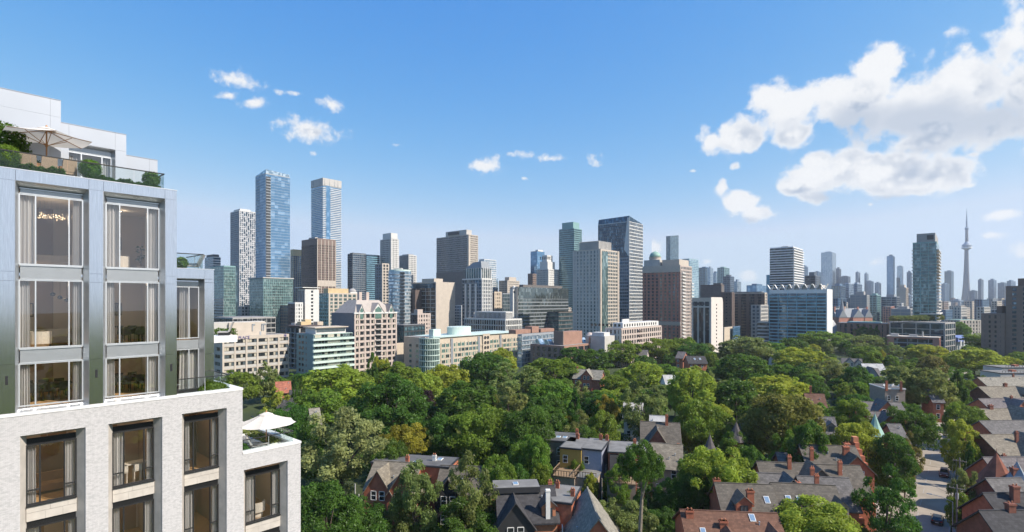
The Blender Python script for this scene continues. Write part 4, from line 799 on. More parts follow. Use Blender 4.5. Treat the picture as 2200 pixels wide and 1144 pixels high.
def crown_mesh(seed, kind, n, size):
    """crown of unit height and unit width scaled to 10 m; returns crown and trunk meshes"""
    g = np.random.default_rng(seed)
    k = {'round': 120, 'oval': 110, 'spread': 80, 'loose': 52, 'column': 60, 'cone': 70}[kind]
    cs = []; rs = []
    while len(cs) < k:
        p = g.uniform(-1, 1, 3); r = np.linalg.norm(p)
        if r > 1 or r < (.6 if kind in ('round','oval') else .35) or (kind in ('round','oval') and p[2] < -.75): continue
        if kind == 'round': c = p*np.array([4.3,4.3,4.0])+np.array([0,0,5.5]); q = g.uniform(.75,1.35)
        elif kind == 'oval': c = p*np.array([3.9,3.9,4.4])+np.array([0,0,5.2]); q = g.uniform(.7,1.25)
        elif kind == 'spread': c = p*np.array([4.5,4.5,2.2])+np.array([0,0,7.4]); c[2] -= .05*(c[0]**2+c[1]**2); q = g.uniform(.7,1.25)
        elif kind == 'loose': c = p*np.array([4.2,4.2,4.1])+np.array([0,0,5.4]); q = g.uniform(.6,1.25)
        elif kind == 'column': c = p*np.array([3.6,3.6,4.7])+np.array([0,0,5.2]); q = g.uniform(.7,1.3)
        else:
            z = g.uniform(.05, 1)**.8; a = g.uniform(0, 2*np.pi); rr = 4.6*(1-z)**.9*g.uniform(.6, 1); c = np.array([rr*np.cos(a), rr*np.sin(a), .8+z*8.8]); q = .35+1.1*(1-z)
        cs.append(c); rs.append(q)
    cs = np.array(cs); rs = np.array(rs)
    cen = cs.mean(0); w = rs**2; idx = g.choice(k, n, p=w/w.sum())
    d = g.normal(size=(n, 3)); d /= np.linalg.norm(d, axis=1)[:, None]
    d[:, 2] = np.where(d[:, 2] < -.6, -d[:, 2]*.5, d[:, 2])               # leaves sit on the upper side of each bough
    out = cs[idx]-cen; out /= (np.linalg.norm(out, axis=1)[:, None]+1e-6); d = d+.6*out; d /= np.linalg.norm(d, axis=1)[:, None]
    rad = rs[idx]*(g.uniform(.55, 1.06, n) if kind != 'loose' else g.uniform(.3, 1.15, n))
    p = cs[idx]+d*rad[:, None]*np.array([1, 1, .95])
    nm = d*.8+g.normal(size=(n, 3))*.55+np.array([0, 0, .2]); nm /= np.linalg.norm(nm, axis=1)[:, None]
    ref = g.normal(size=(n, 3)); t1 = np.cross(nm, ref); t1 /= np.linalg.norm(t1, axis=1)[:, None]; t2 = np.cross(nm, t1)
    sz = size*g.uniform(.6, 1.35, n); e1 = t1*sz[:, None]; e2 = t2*(sz*.62)[:, None]
    v = np.stack([p-e1, p-e2*.9+e1*.1, p+e1, p+e2*.9-e1*.1], 1).reshape(-1, 3)   # a pointed leaf spray
    me = bpy.data.meshes.new('crown'); me.vertices.add(4*n); me.loops.add(4*n); me.polygons.add(n)
    me.vertices.foreach_set('co', v.ravel().astype(np.float32)); me.loops.foreach_set('vertex_index', np.arange(4*n, dtype=np.int32))
    me.polygons.foreach_set('loop_start', np.arange(0, 4*n, 4, dtype=np.int32))
    at_ = me.attributes.new('tone', 'FLOAT', 'FACE'); ct = g.uniform(0, 1, k)
    at_.data.foreach_set('value', np.clip(  .72*ct[idx]+.28*g.uniform(0, 1, n), 0, 1).astype(np.float32))
    me.materials.append(LEAF['mid']); me.update(calc_edges=True)
    mb = MB(); top = 6.0 if kind != 'cone' else 9.0
    mb.tube([(0,0,-.3),(.05,0,1.2),(.1,.05,3),(.05,.1,top)], [.34,.24,.20,.06], 7)
    if kind not in ('cone', 'column'):
        for i in g.choice(k, 9, replace=False):
            c = cs[i]; mb.tube([(.08,.03,2.2+g.uniform(0, 1.2)), tuple(np.array([.08,.03,3.4])*.45+c*.5), tuple(c)], [.15,.09,.03], 5)
    tm = mb.mesh('trunk', BARK)
    return me, tm
KINDS = {}
for kind, nv in (('round', 3), ('oval', 2), ('spread', 2), ('loose', 3), ('column', 1), ('cone', 1)):
    KINDS[kind, 'near'] = [crown_mesh(100+i*7+len(kind), kind, 22000 if kind not in ('loose','spread') else 14000, .165) for i in range(nv)]
    KINDS[kind, 'far'] = [crown_mesh(500+i*7+len(kind), kind, 8000 if kind != 'loose' else 5000, .27) for i in range(nv)]
HIGH_TRUNK = MB().tube([(0,0,-.3),(.1,0,5),(-.25,.1,10),(.15,.1,14),(0,.2,17.5),(.1,.1,20)], [.42,.34,.28,.22,.14,.05], 8).tube([(.1,.1,14),(1.2,.2,17),(2.2,0,18.5)], [.14,.09,.04], 6).tube([(0,.2,16),(-1.1,-.3,18),(-1.9,.2,19)], [.12,.08,.03], 6).tube([(-.2,.1,9),(-.9,.3,10.5)], [.1,.05], 5).mesh('trunk', BARK_PALE)
TREES = []
def tree(x, y, h, w, kind, leaf, label, group=None, z=0.0, name=None, pale=False, high=False):
    rng = random.Random(int(x*31+y*17)); lod = 'near' if y < 165 else 'far'
    cm, tm = rng.choice(KINDS[kind, lod])
    t = thing(name or {'cone':'spruce_tree','column':'poplar_tree'}.get(kind, 'leafy_tree'), label, 'tree', (x, y, z), rng.uniform(0, 6.28), group)
    s = (w/10*1.06, w/10*1.06, h/10)
    for me, nm in ((cm, 'crown'), (tm, 'trunk')):
        o = place(me, nm, t, scale=s)
        if high and nm == 'trunk': o.data = HIGH_TRUNK; o.scale = (1, 1, h/22)
        if high and nm == 'crown': o.scale = (s[0], s[1], .95); o.location.z = h-9.4   # a long bare trunk under a shallow crown
        o.material_slots[0].link = 'OBJECT'; o.material_slots[0].material = LEAF[leaf] if nm == 'crown' else (BARK_PALE if pale else BARK)
    TREES.append((x, y, w)); return t
def tree_px(px, top, wpx, kind, leaf, label, h=16.0, **kw):
    Y = (CAMZ-h)*F/(top-HY); return tree(ray(px)*Y, Y, h, wpx*Y/F, kind, leaf, label, **kw)
NOTABLE = [  # column, row of the top, width, kind, leaf, height, label
 (505,797,95,'round','mid',15,'bushy mid green tree under the lower corner of the cream office block'),
 (566,779,64,'loose','olive',17,'thin airy olive tree in front of the cream office windows'),
 (596,832,74,'loose','yellow',14,'airy yellow green tree left of the grey hipped house'),
 (634,803,26,'cone','dark',18,'narrow dark spruce, shorter of the two beside the teal apartments'),
 (648,800,28,'cone','dark',19,'narrow dark spruce with a sharp tip, nearest the teal apartment corner'),
 (722,786,150,'round','yellow',18,'very wide feathery yellow green tree below the gabled apartments'),
 (690,835,110,'round','mid',15,'mid green tree under the feathery yellow green one'),
 (799,768,30,'column','dark',20,'dark slender poplar standing before the gabled apartments'),
 (817,766,46,'oval','yellow',18,'small bright tree just behind the dark slender poplar'),
 (856,783,110,'spread','mid',15,'flat topped green tree below the tan windowless wall'),
 (842,812,160,'round','dark',20,'huge dark dense maple with a smooth domed crown'),
 (910,800,90,'oval','yellow',16,'light green tree touching the right side of the huge dark maple'),
 (735,880,190,'loose','pale',19,'large pale silvery yellow tree beside the white parasol terrace'),
 (872,913,112,'spread','golden',13,'golden tinted flat tree in front of the huge dark maple'),
 (612,868,110,'round','dark',16,'dark tree rising behind the white parasol'),
 (668,905,90,'oval','dark',15,'dark green tree between the parasol and the pale silvery tree'),
 (700,1030,150,'round','dark',14,'dark tree at the foot of the brick terrace wall'),
 (955,783,104,'round','yellow',17,'feathery yellow green tree in front of the long tan residence'),
 (1040,757,112,'round','dark',19,'dark green tree with light crest before the tan residence'),
 (1078,748,70,'oval','yellow',18,'pale light green tree peeping behind the dark crested one'),
 (1110,780,126,'loose','olive',17,'soft grey olive willow in the middle of the canopy'),
 (1000,817,132,'round','dark',17,'broad dark tree below the feathery yellow green one'),
 (915,836,40,'round','purple',11,'small purple leaved tree wedged beside the huge dark maple'),
 (1092,826,86,'loose','olive',15,'grey olive tree in front of the soft grey willow'),
 (1190,769,126,'round','mid',15,'mid green tree before the brown brick terraces'),
 (1186,815,104,'round','mid',15,'mid green tree left of the pale gable roof with red wall'),
 (1232,745,74,'oval','dark',16,'dark upright tree below the brick box terraces'),
 (1276,750,84,'round','dark',15,'dark tree under the glass dome of the terraces'),
 (1330,731,92,'round','mid',17,'bright mid green tree before the stepped pink apartments'),
 (1236,832,64,'cone','dark',17,'dark broad conifer in shade right of the canopy centre'),
 (1292,842,84,'round','dark',14,'shadowed dark tree behind the golden flat crown'),
 (1302,853,62,'spread','golden',13,'golden flat crown glowing before shadowed dark trees'),
 (1214,884,44,'spread','golden',10,'small golden crown above the flat roofed townhouse row'),
 (1026,872,152,'round','mid',17,'big rounded mid green tree, middle of the lower canopy'),
 (1134,877,128,'round','dark',17,'big dark tree left of the flat roofed townhouses'),
 (1172,848,112,'oval','dark',16,'dark green tree behind the townhouse row'),
 (942,889,92,'oval','dark',15,'dark tree right of the golden tinted flat tree'),
 (1250,886,80,'loose','olive',12,'thin olive tree behind the townhouse chimneys'),
 (1298,884,74,'oval','mid',13,'mid green tree left of the brown roof with front gable'),
 (1420,727,86,'round','mid',17,'round green tree below the red brick tower'),
 (1470,724,60,'oval','mid',17,'green tree before the foot of the white tower with curved shoulder'),
 (1492,736,80,'round','dark',15,'dark tree in front of the white tower with curved shoulder'),
 (1384,764,54,'round','dark',13,'small round dark tree near the stepped pink apartments'),
 (1382,780,90,'round','yellow',14,'yellow green tree in the belt below the red brick tower'),
 (1380,811,100,'loose','olive',19.5,'airy grey olive willow before a white flat roofed house'),
 (1486,796,104,'round','yellow',18,'tall bright yellow green tree above the brown roof with gable'),
 (1450,825,40,'round','brown',12,'brownish small tree between grey willow and bright tall tree'),
 (1508,858,124,'round','mid',17,'large mid green tree in front of the bright tall yellow green tree'),
 (1602,722,104,'round','olive',19,'tall olive tree with hanging boughs left of the blue balcony slab'),
 (1664,735,56,'round','mid',14,'light green rounded tree below the low banded office'),
 (1596,764,116,'round','dark',16,'dark tree below the tall olive one'),
 (1520,790,30,'cone','blue',13,'small blue black spruce among the leafy crowns'),
 (1582,817,94,'round','dark',15,'dark tree left of the vivid light green wide crown'),
 (1666,807,136,'round','yellow',15,'wide vivid light green crown right of the canopy middle'),
 (1688,848,176,'round','brown',20,'massive tree with rusty brown tinted top above the slate roofs'),
 (1735,905,90,'oval','dark',17,'dark shaded tree beside the massive rusty topped one'),
 (1762,712,94,'round','mid',17,'mid green tree at the white end wall of the blue balcony slab'),
 (1808,713,48,'oval','mid',16,'slim green tree before the long red brick building'),
 (1866,720,84,'round','olive',15,'grey olive tree before the red brick building'),
 (1702,728,66,'round','dark',15,'dark tree hiding the foot of the blue balcony slab'),
 (1712,746,104,'round','yellow',16,'yellow green tree below the blue balcony slab'),
 (1782,766,84,'loose','olive',15,'olive tree left of the grey gabled roofs'),
 (1916,737,52,'loose','olive',12,'grey green tree at the corner of the low brick apartments'),
 (1992,742,74,'round','yellow',13,'yellow green tree before the low brick apartments'),
 (1891,752,24,'oval','golden',12,'narrow golden tree near the low brick apartments'),
 (1858,746,66,'round','mid',14,'mid green tree left of the narrow golden one'),
 (1838,789,62,'round','dark',14,'round dark tree beside the white and grey gables'),
 (1940,790,104,'round','olive',17,'large olive tree, nearer the flat roofed tan house'),
 (1998,796,96,'round','olive',17,'large olive tree, twin crown beside the street'),
 (2002,763,56,'oval','brown',14,'rust and green tree standing behind the twin olive crowns'),
 (2056,790,60,'cone','dark',18,'dark green conical tree left of the long roofed row houses'),
 (2092,748,108,'round','yellow',16,'yellow green tree above the row houses by the street'),
 (2150,714,132,'round','mid',18,'big mid green tree before the dark brown brick block'),
 (1832,858,96,'oval','mid',14,'mid green tree left of the grey gabled cluster'),
 (1842,905,118,'oval','yellow',15,'bright yellow green maple above the brick stepped gable'),
 (1950,874,104,'round','dark',14,'dark tree covering the far end of the street'),
 (2070,868,80,'round','mid',13,'mid green tree on the far side of the street'),
 (2066,903,74,'oval','yellow',14,'upright bright maple leaning over the street'),
 (2086,955,28,'column','dark',10,'dark clipped cypress beside the row house gardens'),
 (1922,930,96,'oval','dark',14,'dark tree beside the stepped brick gable'),
 (1950,932,56,'loose','brown',12,'brown tinged tree at the street corner pole'),
 (1904,1008,120,'loose','dark',15,'leaning street tree beside the parked silver car'),
 (2070,1000,60,'loose','olive',12,'olive street tree by the wooden utility pole'),
 (2078,1066,70,'round','mid',8,'bushy green tree at the foot of the utility pole'),
 (1541,964,152,'spread','yellow',15,'wide umbrella shaped locust with yellow green top'),
 (1376,954,94,'spread','dark',22,'tall dark tree with bare pale trunk and flat crown'),
 (1236,1062,124,'loose','olive',9,'olive tree in front of the pale steep gable'),
 (1350,1070,116,'loose','olive',9,'olive tree between the pale gable and the brown roof'),
 (1745,1080,200,'round','yellow',11,'broad bright green tree hiding the nearest brick houses'),
 (893,980,112,'loose','olive',16,'airy olive tree in front of the left brick gables'),
 (1012,978,112,'loose','olive',16,'tall airy olive tree before the orange brick side wall'),
 (1000,1075,150,'loose','dark',10,'dark loose tree left of the black roofed house'),
 (860,1060,100,'loose','olive',9,'small olive tree below the left brick gables'),
 (775,1075,130,'round','dark',9,'dark round tree near the thin utility pole'),
 (1160,1000,64,'oval','mid',10,'small tree left of the townhouse back gardens'),
 (1150,935,74,'oval','mid',15,'green tree at the end of the townhouse row'),
 (1268,1016,38,'oval','yellow',7,'small yellow green garden tree below the blue townhouse'),
 (1310,1013,38,'oval','yellow',7,'small yellow green garden tree below the roof deck'),
 (1390,1035,64,'oval','dark',8,'dark garden tree behind the bare pale trunk'),
 (1440,1030,70,'round','dark',9,'dark garden tree below the tan sloping roof'),
 (1420,1090,70,'round','dark',6,'dark shrub in the shadow left of the brown roof'),
 (1240,985,44,'oval','mid',8,'small green tree against the yellow clad townhouse wing'),
 (1475,985,60,'round','mid',12,'green tree in the gap left of the locust crown'),
 (1620,960,80,'oval','dark',13,'dark tree behind the olive slate roofs'),
 (1690,930,70,'round','mid',13,'mid green tree touching the large slate roof'),
 (840,945,90,'round','dark',14,'dark tree behind the flat roofed brick house'),
 (1070,985,90,'round','mid',13,'mid green tree behind the black roofed house'),
 (1110,1000,70,'oval','dark',11,'dark tree at the back of the black roofed house'),
 (1330,1000,60,'oval','mid',9,'green garden tree beside the sloping rear roof'),
 (1500,1010,80,'round','dark',11,'dark tree at the foot of the wide locust'),
 (1215,1050,60,'round','dark',8,'dark bush like tree right of the black roofed house'),
 (1300,1080,70,'oval','olive',8,'olive tree overlapping the pale steep gable'),
 (1050,1100,80,'round','dark',7,'dark tree below the black roofed house'),
 (1130,1110,70,'round','mid',6,'low green tree at the lower edge by the dark gable'),
 (1130,940,90,'round','mid',13,'mid green tree before the left end of townhouse row'),
 (1580,925,70,'oval','mid',12,'green tree among the pointed turrets'),
]
for q in NOTABLE: tree_px(q[0], q[1], q[2], q[3], q[4], q[6], h=q[5], pale='bare pale' in q[6], high='bare pale' in q[6])
# ---------------------------------------------------------------- the street, lanes and the brick houses
HOUSES = []
def blocked(x, y, r): return any(abs(x-a) < r+c and abs(y-b) < r+c for a, b, c in HOUSES)
def shingle(name, rgb, var=.25):
    m = mat(name, rgb, .9, var, 1.2, bump=.15); nt = m.node_tree; b = nt.nodes['Principled BSDF']
    tcn = nt.nodes.new('ShaderNodeTexCoord'); br = nt.nodes.new('ShaderNodeTexBrick'); mp = nt.nodes.new('ShaderNodeMapping'); nt.links.new(tcn.outputs['UV'], mp.inputs[0])
    br.inputs['Scale'].default_value = 1; br.inputs['Brick Width'].default_value = .5; br.inputs['Row Height'].default_value = .34; br.inputs['Mortar Size'].default_value = .015; br.inputs['Bias'].default_value = -.2
    br.inputs['Color1'].default_value = (.8,.8,.8,1); br.inputs['Color2'].default_value = (1.2,1.2,1.2,1); br.inputs['Mortar'].default_value = (.6,.6,.6,1); nt.links.new(mp.outputs[0], br.inputs['Vector'])
    src = b.inputs['Base Color'].links[0].from_socket; mx_ = nt.nodes.new('ShaderNodeMix'); mx_.data_type = 'RGBA'; mx_.blend_type = 'MULTIPLY'; mx_.inputs['Factor'].default_value = 1
    nt.links.new(src, mx_.inputs['A']); nt.links.new(br.outputs['Color'], mx_.inputs['B']); nt.links.new(mx_.outputs['Result'], b.inputs['Base Color']); return m
for k, c in dict(slate=(.118,.102,.082), charcoal=(.05,.048,.05), tan_roof=(.20,.172,.13), grey_roof=(.135,.125,.118), brown_roof=(.15,.075,.048), pale_roof=(.235,.215,.175), mauve_roof=(.155,.135,.13), red_tile=(.33,.12,.075)).items(): M[k] = shingle(k, c)
for k, c in dict(flat_grey=(.17,.165,.155), flat_white=(.40,.39,.37), flat_dark=(.10,.098,.095)).items(): M[k] = mat(k, c, .9, .3, .5)
M['house_brick'] = mat('house_brick', (.38,.128,.07), .85, .22, 1.5); M['dark_brick'] = mat('dark_brick', (.20,.075,.05), .85, .25, 1.5); M['orange_wall'] = mat('orange_wall', (.46,.19,.10), .85, .15, 1.5)
M['wood_deck'] = mat('wood_deck', (.24,.165,.10), .8, .2, 3, stretch=(1,6,1)); M['trim_white'] = mat('trim_white', (.7,.68,.64), .6, .06, 2); M['trim_dark'] = mat('trim_dark', (.03,.03,.032), .6)
M['yellow_cladding'] = mat('yellow_cladding', (.36,.24,.06), .7, .1, 2); M['blue_cladding'] = mat('blue_cladding', (.27,.29,.36), .7, .08, 2); M['taupe'] = mat('taupe', (.32,.25,.20), .8, .1, 1)
HW = [win_mesh(1.0, 1.6, 1, 2, M['trim_white'], s, kinds=('pane_dark','pane_dark','pane_sky'), bar=.1) for s in range(3)]
HWD = [win_mesh(1.1, 1.5, 2, 1, M['trim_dark'], s, kinds=('pane_dark','pane_sky'), bar=.08) for s in range(2)]
def chim_mesh(w, h, m):
    mb = MB().box(-w/2,w/2,-w*.35,w*.35,0,h).box(-w*.58,w*.58,-w*.43,w*.43,h-.35,h-.15).box(-w*.54,w*.54,-w*.4,w*.4,h-.15,h)
    for x in (-w*.25, w*.25): mb.lathe(x, 0, [(.13,h),(.15,h+.35),(.11,h+.4)], 8, 1)
    return mb.mesh('chimney', [m, M['orange_wall']])
CH = {(w, h, k): chim_mesh(w, h, M[k]) for w in (.9, 1.5) for h in (2.6, 4.2) for k in ('house_brick','dark_brick','trim_white')}
VENT = MB().lathe(0, 0, [(.09,0),(.09,.5),(.14,.52),(.14,.62),(.05,.66)], 8).mesh('roof_vent', M['grey_metal'])
SKYL = MB().box(-.45,.45,-.7,.7,0,.12,0).box(-.36,.36,-.6,.6,.12,.15,1).mesh('skylight', [M['trim_white'], G['pale']])
def gable_roof(Lx, W, he, hr, ov=.45, th=.22):
    """two slopes with thickness; ridge along x, centred; UVs laid along the slope"""
    mb = MB(); h2 = W/2+ov; dz = (hr-he)/(W/2)*ov
    for s in (-1, 1):
        lo = [(-Lx/2-ov, s*h2, he-dz), (Lx/2+ov, s*h2, he-dz), (Lx/2+ov, 0, hr), (-Lx/2-ov, 0, hr)]
        if s > 0: lo = lo[::-1]
        mb.hull(lo, [(x, y, z+th) for x, y, z in lo])
    mb.box(-Lx/2-ov, Lx/2+ov, -.12, .12, hr+th-.05, hr+th+.06); return mb
def uv_roof(o):
    me = o.data; uv = me.uv_layers.new(name='UVMap'); 
    for p in me.polygons:
        n = p.normal; 
        for li in p.loop_indices:
            c = me.vertices[me.loops[li].vertex_index].co; k = max(.2, math.hypot(n.x, n.y))
            if abs(n.z) > .98 or k < .21: uv.data[li].uv = (c.x, c.y)
            elif abs(n.y) > abs(n.x): uv.data[li].uv = (c.x, c.z/k)
            else: uv.data[li].uv = (c.y, c.z/k)
def gable_walls(Lx, W, he, hr):
    return MB().hull([(-Lx/2,-W/2,0),(-Lx/2,W/2,0),(-Lx/2,W/2,he),(-Lx/2,0,hr),(-Lx/2,-W/2,he)], [(Lx/2,-W/2,0),(Lx/2,W/2,0),(Lx/2,W/2,he),(Lx/2,0,hr),(Lx/2,-W/2,he)])
def house(name, label, A, B, hr=11.0, he=7.3, W=9.5, roof='slate', wall='house_brick', ch=(), sky=(), dorm=(), cross=(), wins=True, right=True, group=None, flat=None):
    """A, B: the two ends of the ridge as seen (column, row)"""
    Ya = (CAMZ-hr)*F/(A[1]-HY); Yb = (CAMZ-hr)*F/(B[1]-HY); a = Vector((ray(A[0])*Ya, Ya)); b = Vector((ray(B[0])*Yb, Yb))
    c = (a+b)/2; d = b-a; Lx = d.length-.6; rz = math.atan2(d.y, d.x)
    t = thing(name, label, 'house', (c.x, c.y, 0), rz, group)
    n_ = max(1, int(Lx/6))
    for i in range(n_+1): q = a+d*i/n_; HOUSES.append((q.x, q.y, 4.6))
    w = gable_walls(Lx, W, he, hr).build('wall', M[wall], t)
    r = gable_roof(Lx, W, he, hr).build('roof', M[roof], t); uv_roof(r)
    eave = he-(hr-he)/(W/2)*.45
    MB().box(-Lx/2-.4, Lx/2+.4, -W/2-.58, -W/2-.46, eave-.02, eave+.12).box(-Lx/2-.4, Lx/2+.4, W/2+.46, W/2+.58, eave-.02, eave+.12).build('gutter', M['trim_dark'], r)
    rv = random.Random(int(A[0]*7+A[1]))
    for i in range(2): vx, vy = rv.uniform(-.42, .42)*Lx, rv.uniform(-.38, -.1)*W; place(VENT, 'roof_vent', r, loc=(vx, vy, hr-abs(vy)*(hr-he)/(W/2)+.1))
    slope = (hr-he)/(W/2); ang = math.atan(slope)
    def on(y): return hr-abs(y)*slope
    for q in ch:                                       # (position along ridge 0..1, across, width, height, kind)
        x = (q[0]-.5)*Lx; y = q[1]; place(CH[q[2], q[3], q[4]], 'chimney', r, loc=(x, y, on(y)-.9), scale=(.72, .72, .82))
    for q in sky:
        o = place(SKYL, 'skylight', r, loc=((q[0]-.5)*Lx, q[1], on(q[1])+.24)); o.rotation_euler = (ang if q[1] < 0 else -ang, 0, 0); o.scale = ((q[2] if len(q) > 2 else 1)*.72,)*3
    for q in dorm:                                     # (along, width, height) front dormer
        x = (q[0]-.5)*Lx; w_, h_ = q[1], q[2]; y0 = -W/2+.5; z0 = on(y0)
        dd = MB().hull([(x-w_/2,y0,z0-.3),(x+w_/2,y0,z0-.3),(x+w_/2,y0,z0+h_),(x,y0,z0+h_+w_*.45),(x-w_/2,y0,z0+h_)], [(x-w_/2,y0+3.2,z0-.3),(x+w_/2,y0+3.2,z0-.3),(x+w_/2,y0+3.2,z0+h_),(x,y0+3.2,z0+h_+w_*.45),(x-w_/2,y0+3.2,z0+h_)]).build('dormer', M[wall if q[2] > 1.6 else 'taupe'], t)
        mb = MB()
        for s in (-1, 1):
            lo = [(x, y0-.25, z0+h_+w_*.45+.02), (x, y0+3.4, z0+h_+w_*.45+.02), (x+s*(w_/2+.3), y0+3.4, z0+h_-.25), (x+s*(w_/2+.3), y0-.25, z0+h_-.25)]
            if s < 0: lo = lo[::-1]
            mb.hull(lo, [(p[0], p[1], p[2]+.14) for p in lo])
        uv_roof(mb.build('dormer_roof', M[roof], dd)); place(HWD[0], 'window', dd, loc=(x, y0-.03, z0+.05), scale=(min(1, w_*.55), 1, min(1, h_*.6)))
    for q in cross:                                    # cross gable facing the front: (along, width, height of its ridge, reach)
        x = (q[0]-.5)*Lx; w_, hz, reach = q[1], q[2], q[3]; y0 = -W/2-reach; ze = hz-(w_/2)*q[4] if len(q) > 4 else he
        yb = -max(0.0, (hr-hz)/slope)+.4
        g = MB().hull([(x-w_/2,y0,0),(x+w_/2,y0,0),(x+w_/2,y0,ze),(x,y0,hz),(x-w_/2,y0,ze)], [(x-w_/2,yb,0),(x+w_/2,yb,0),(x+w_/2,yb,ze),(x,yb,hz),(x-w_/2,yb,ze)]).build('gable_wall', M[q[5] if len(q) > 5 else wall], t)
        mb = MB()
        for s in (-1, 1):
            k = (hz-ze)/(w_/2)*.35; lo = [(x, y0-.4, hz+.03), (x, yb, hz+.03), (x+s*(w_/2+.35), yb, ze-k+.03), (x+s*(w_/2+.35), y0-.4, ze-k+.03)]
            if s < 0: lo = lo[::-1]
            mb.hull(lo, [(p[0], p[1], p[2]+.2) for p in lo])
        uv_roof(mb.build('gable_roof', M[roof], t))
        if wins:
            for dx in ((-.8, .8) if w_ > 4 else (0,)): place(HW[0], 'window', g, loc=(x+dx, y0-.04, ze-1.2)); place(HW[1], 'window', g, loc=(x+dx, y0-.04, ze-4.6))
    if wins:
        k = 0
        for i in range(max(2, int(Lx/3.2))):
            x = -Lx/2+1.4+i*3.1
            if x > Lx/2-.8: break
            for z in (1.4, 4.5): place(HW[k % 3], 'window', t, loc=(x, -W/2-.04, z)); k += 1
        for y in (-W*.25, W*.22):
            for z in (1.4, 4.6): o = place(HW[k % 3], 'window', t, loc=(Lx/2+.04, y, z), rz=R(90)); k += 1
        o = place(HW[1], 'window', t, loc=(Lx/2+.04, 0, he+.3), rz=R(90), scale=(.9,1,.8))
    if right: 
        mb = MB().box(Lx/2-.02, Lx/2+1.2, -W*.42, -W*.02, 0, 5.6); mb.build('bay', M[wall], t)
        o = place(HWD[1], 'window', t, loc=(Lx/2+1.24, -W*.22, 3.4), rz=R(90)); o = place(HWD[0], 'window', t, loc=(Lx/2+1.24, -W*.22, 1.0), rz=R(90))
    t['_'] = 0; del t['_']; t_ = T(); t_.root = t; t_.Lx, t_.W, t_.he, t_.hr, t_.roof = Lx, W, he, hr, r; return t_
def flat_house(name, label, A, B, h=9.5, D=9.0, wall='house_brick', roof='flat_grey', ch=(), sky=(), group=None, edge='trim_dark', wins=True, cat='house'):
    """flat roofed house; A, B: the ends of the far roof edge as seen"""
    Ya = (CAMZ-h)*F/(A[1]-HY); Yb = (CAMZ-h)*F/(B[1]-HY); a = Vector((ray(A[0])*Ya, Ya)); b = Vector((ray(B[0])*Yb, Yb))
    d = b-a; Lx = d.length; rz = math.atan2(d.y, d.x); nrm = Vector((d.y, -d.x)).normalized(); c = (a+b)/2+nrm*D/2
    t = thing(name, label, cat, (c.x, c.y, 0), rz, group); 
    for i in range(max(1, int(Lx/6))+1): q = a+d*i/max(1, int(Lx/6))+nrm*D/2; HOUSES.append((q.x, q.y, 4.4))
    MB().box(-Lx/2+.06, Lx/2-.06, -D/2, D/2, 0, h).build('wall', M[wall], t)
    r = MB().box(-Lx/2-.1, Lx/2+.1, -D/2-.25, D/2+.25, h, h+.3, 0).box(-Lx/2+.15, Lx/2-.15, -D/2, D/2, h+.26, h+.33, 1).build('roof', [M[edge], M[roof]], t)
    for q in ch: place(CH[q[2], q[3], q[4]], 'chimney', r, loc=((q[0]-.5)*Lx, q[1], h-.6), scale=(.75, .75, .8))
    for q in sky: o = place(SKYL, 'skylight', r, loc=((q[0]-.5)*Lx, q[1], h+.33)); o.scale = (1.1,)*3
    if wins:
        for i in range(max(1, int(Lx/2.6))):
            for z in (1.2, 4.2, 7.0):
                if z+1.7 < h: place((HW+HWD)[(i*3+int(z)) % 5], 'window', t, loc=(-Lx/2+1.3+i*2.6, -D/2-.04, z))
        for z in (1.2, 4.2): place(HW[0], 'window', t, loc=(Lx/2-.02, 0, z), rz=R(90))
    t_ = T(); t_.root = t; t_.Lx = Lx; t_.D = D; t_.h = h; t_.roof = r; return t_
def turret(label, px, py, hz, r, hb, roof, wall='house_brick', seg=8):
    Y = (CAMZ-hz)*F/(py-HY); p = at(px, Y); t = thing('house_turret', label, 'turret', (p.x, p.y, 0))
    MB().lathe(0, 0, [(r*.82, 0), (r*.82, hb)], seg).build('wall', M[wall], t)
    MB().lathe(0, 0, [(r*1.12, hb-.1), (r, hb+.3), (r*.52, hb+(hz-hb)*.45), (.06, hz), (.02, hz+.9)], seg).build('cone_roof', M[roof], t)
    HOUSES.append((p.x, p.y, r)); return t
hb, db, tw = 'house_brick', 'dark_brick', 'trim_white'
# --- row along the west side of the street, nearest first
house('brick_house', 'brown roofed brick house at the lower edge with three chimneys and skylights', (1462,1098), (1668,1106), 9.6, 6.2, 11, 'brown_roof', hb, ch=[(.06,-1,1.5,2.6,hb),(.40,-2.4,1.5,2.6,hb)], sky=[(.17,-3.2,1.2),(.74,-.9,1.3)], cross=[(.42,4.2,8.6,.2,.9),(.9,4.0,8.8,.3,.9)])
house('brick_house', 'grey slate roofed house with dormer and three skylights above the brown roof', (1536,1040), (1656,1044), 11, 7.2, 10, 'slate', hb, ch=[(.03,1.0,1.5,2.6,hb),(.52,-3.1,1.5,4.2,hb)], sky=[(.86,-2.4,1.3)], dorm=[(.36,2.4,1.9)], right=False)
house('brick_house', 'grey slate roofed house with paired skylights and a four pot chimney', (1656,1039), (1793,1046), 11, 7.2, 10, 'slate', hb, ch=[(.48,1.8,1.5,2.6,hb),(.80,1.6,.9,4.2,hb)], sky=[(.18,-2.5,1.3),(.36,-2.5,1.3)], dorm=[(.97,1.8,1.6)])
house('brick_house', 'grey house with dark triangular gable wall behind the slate roofs', (1592,1017), (1692,1021), 11, 7.4, 9, 'grey_roof', hb, cross=[(.97,7.5,11.4,-.6,1.0,'charcoal')], right=False, sky=[(.3,-2.6,1.6)])
house('brick_house', 'grey roofed house with tall chimney third from the brown roof', (1712,1025), (1822,1030), 11, 7.3, 9, 'grey_roof', hb, ch=[(.36,1.5,.9,4.2,hb)])
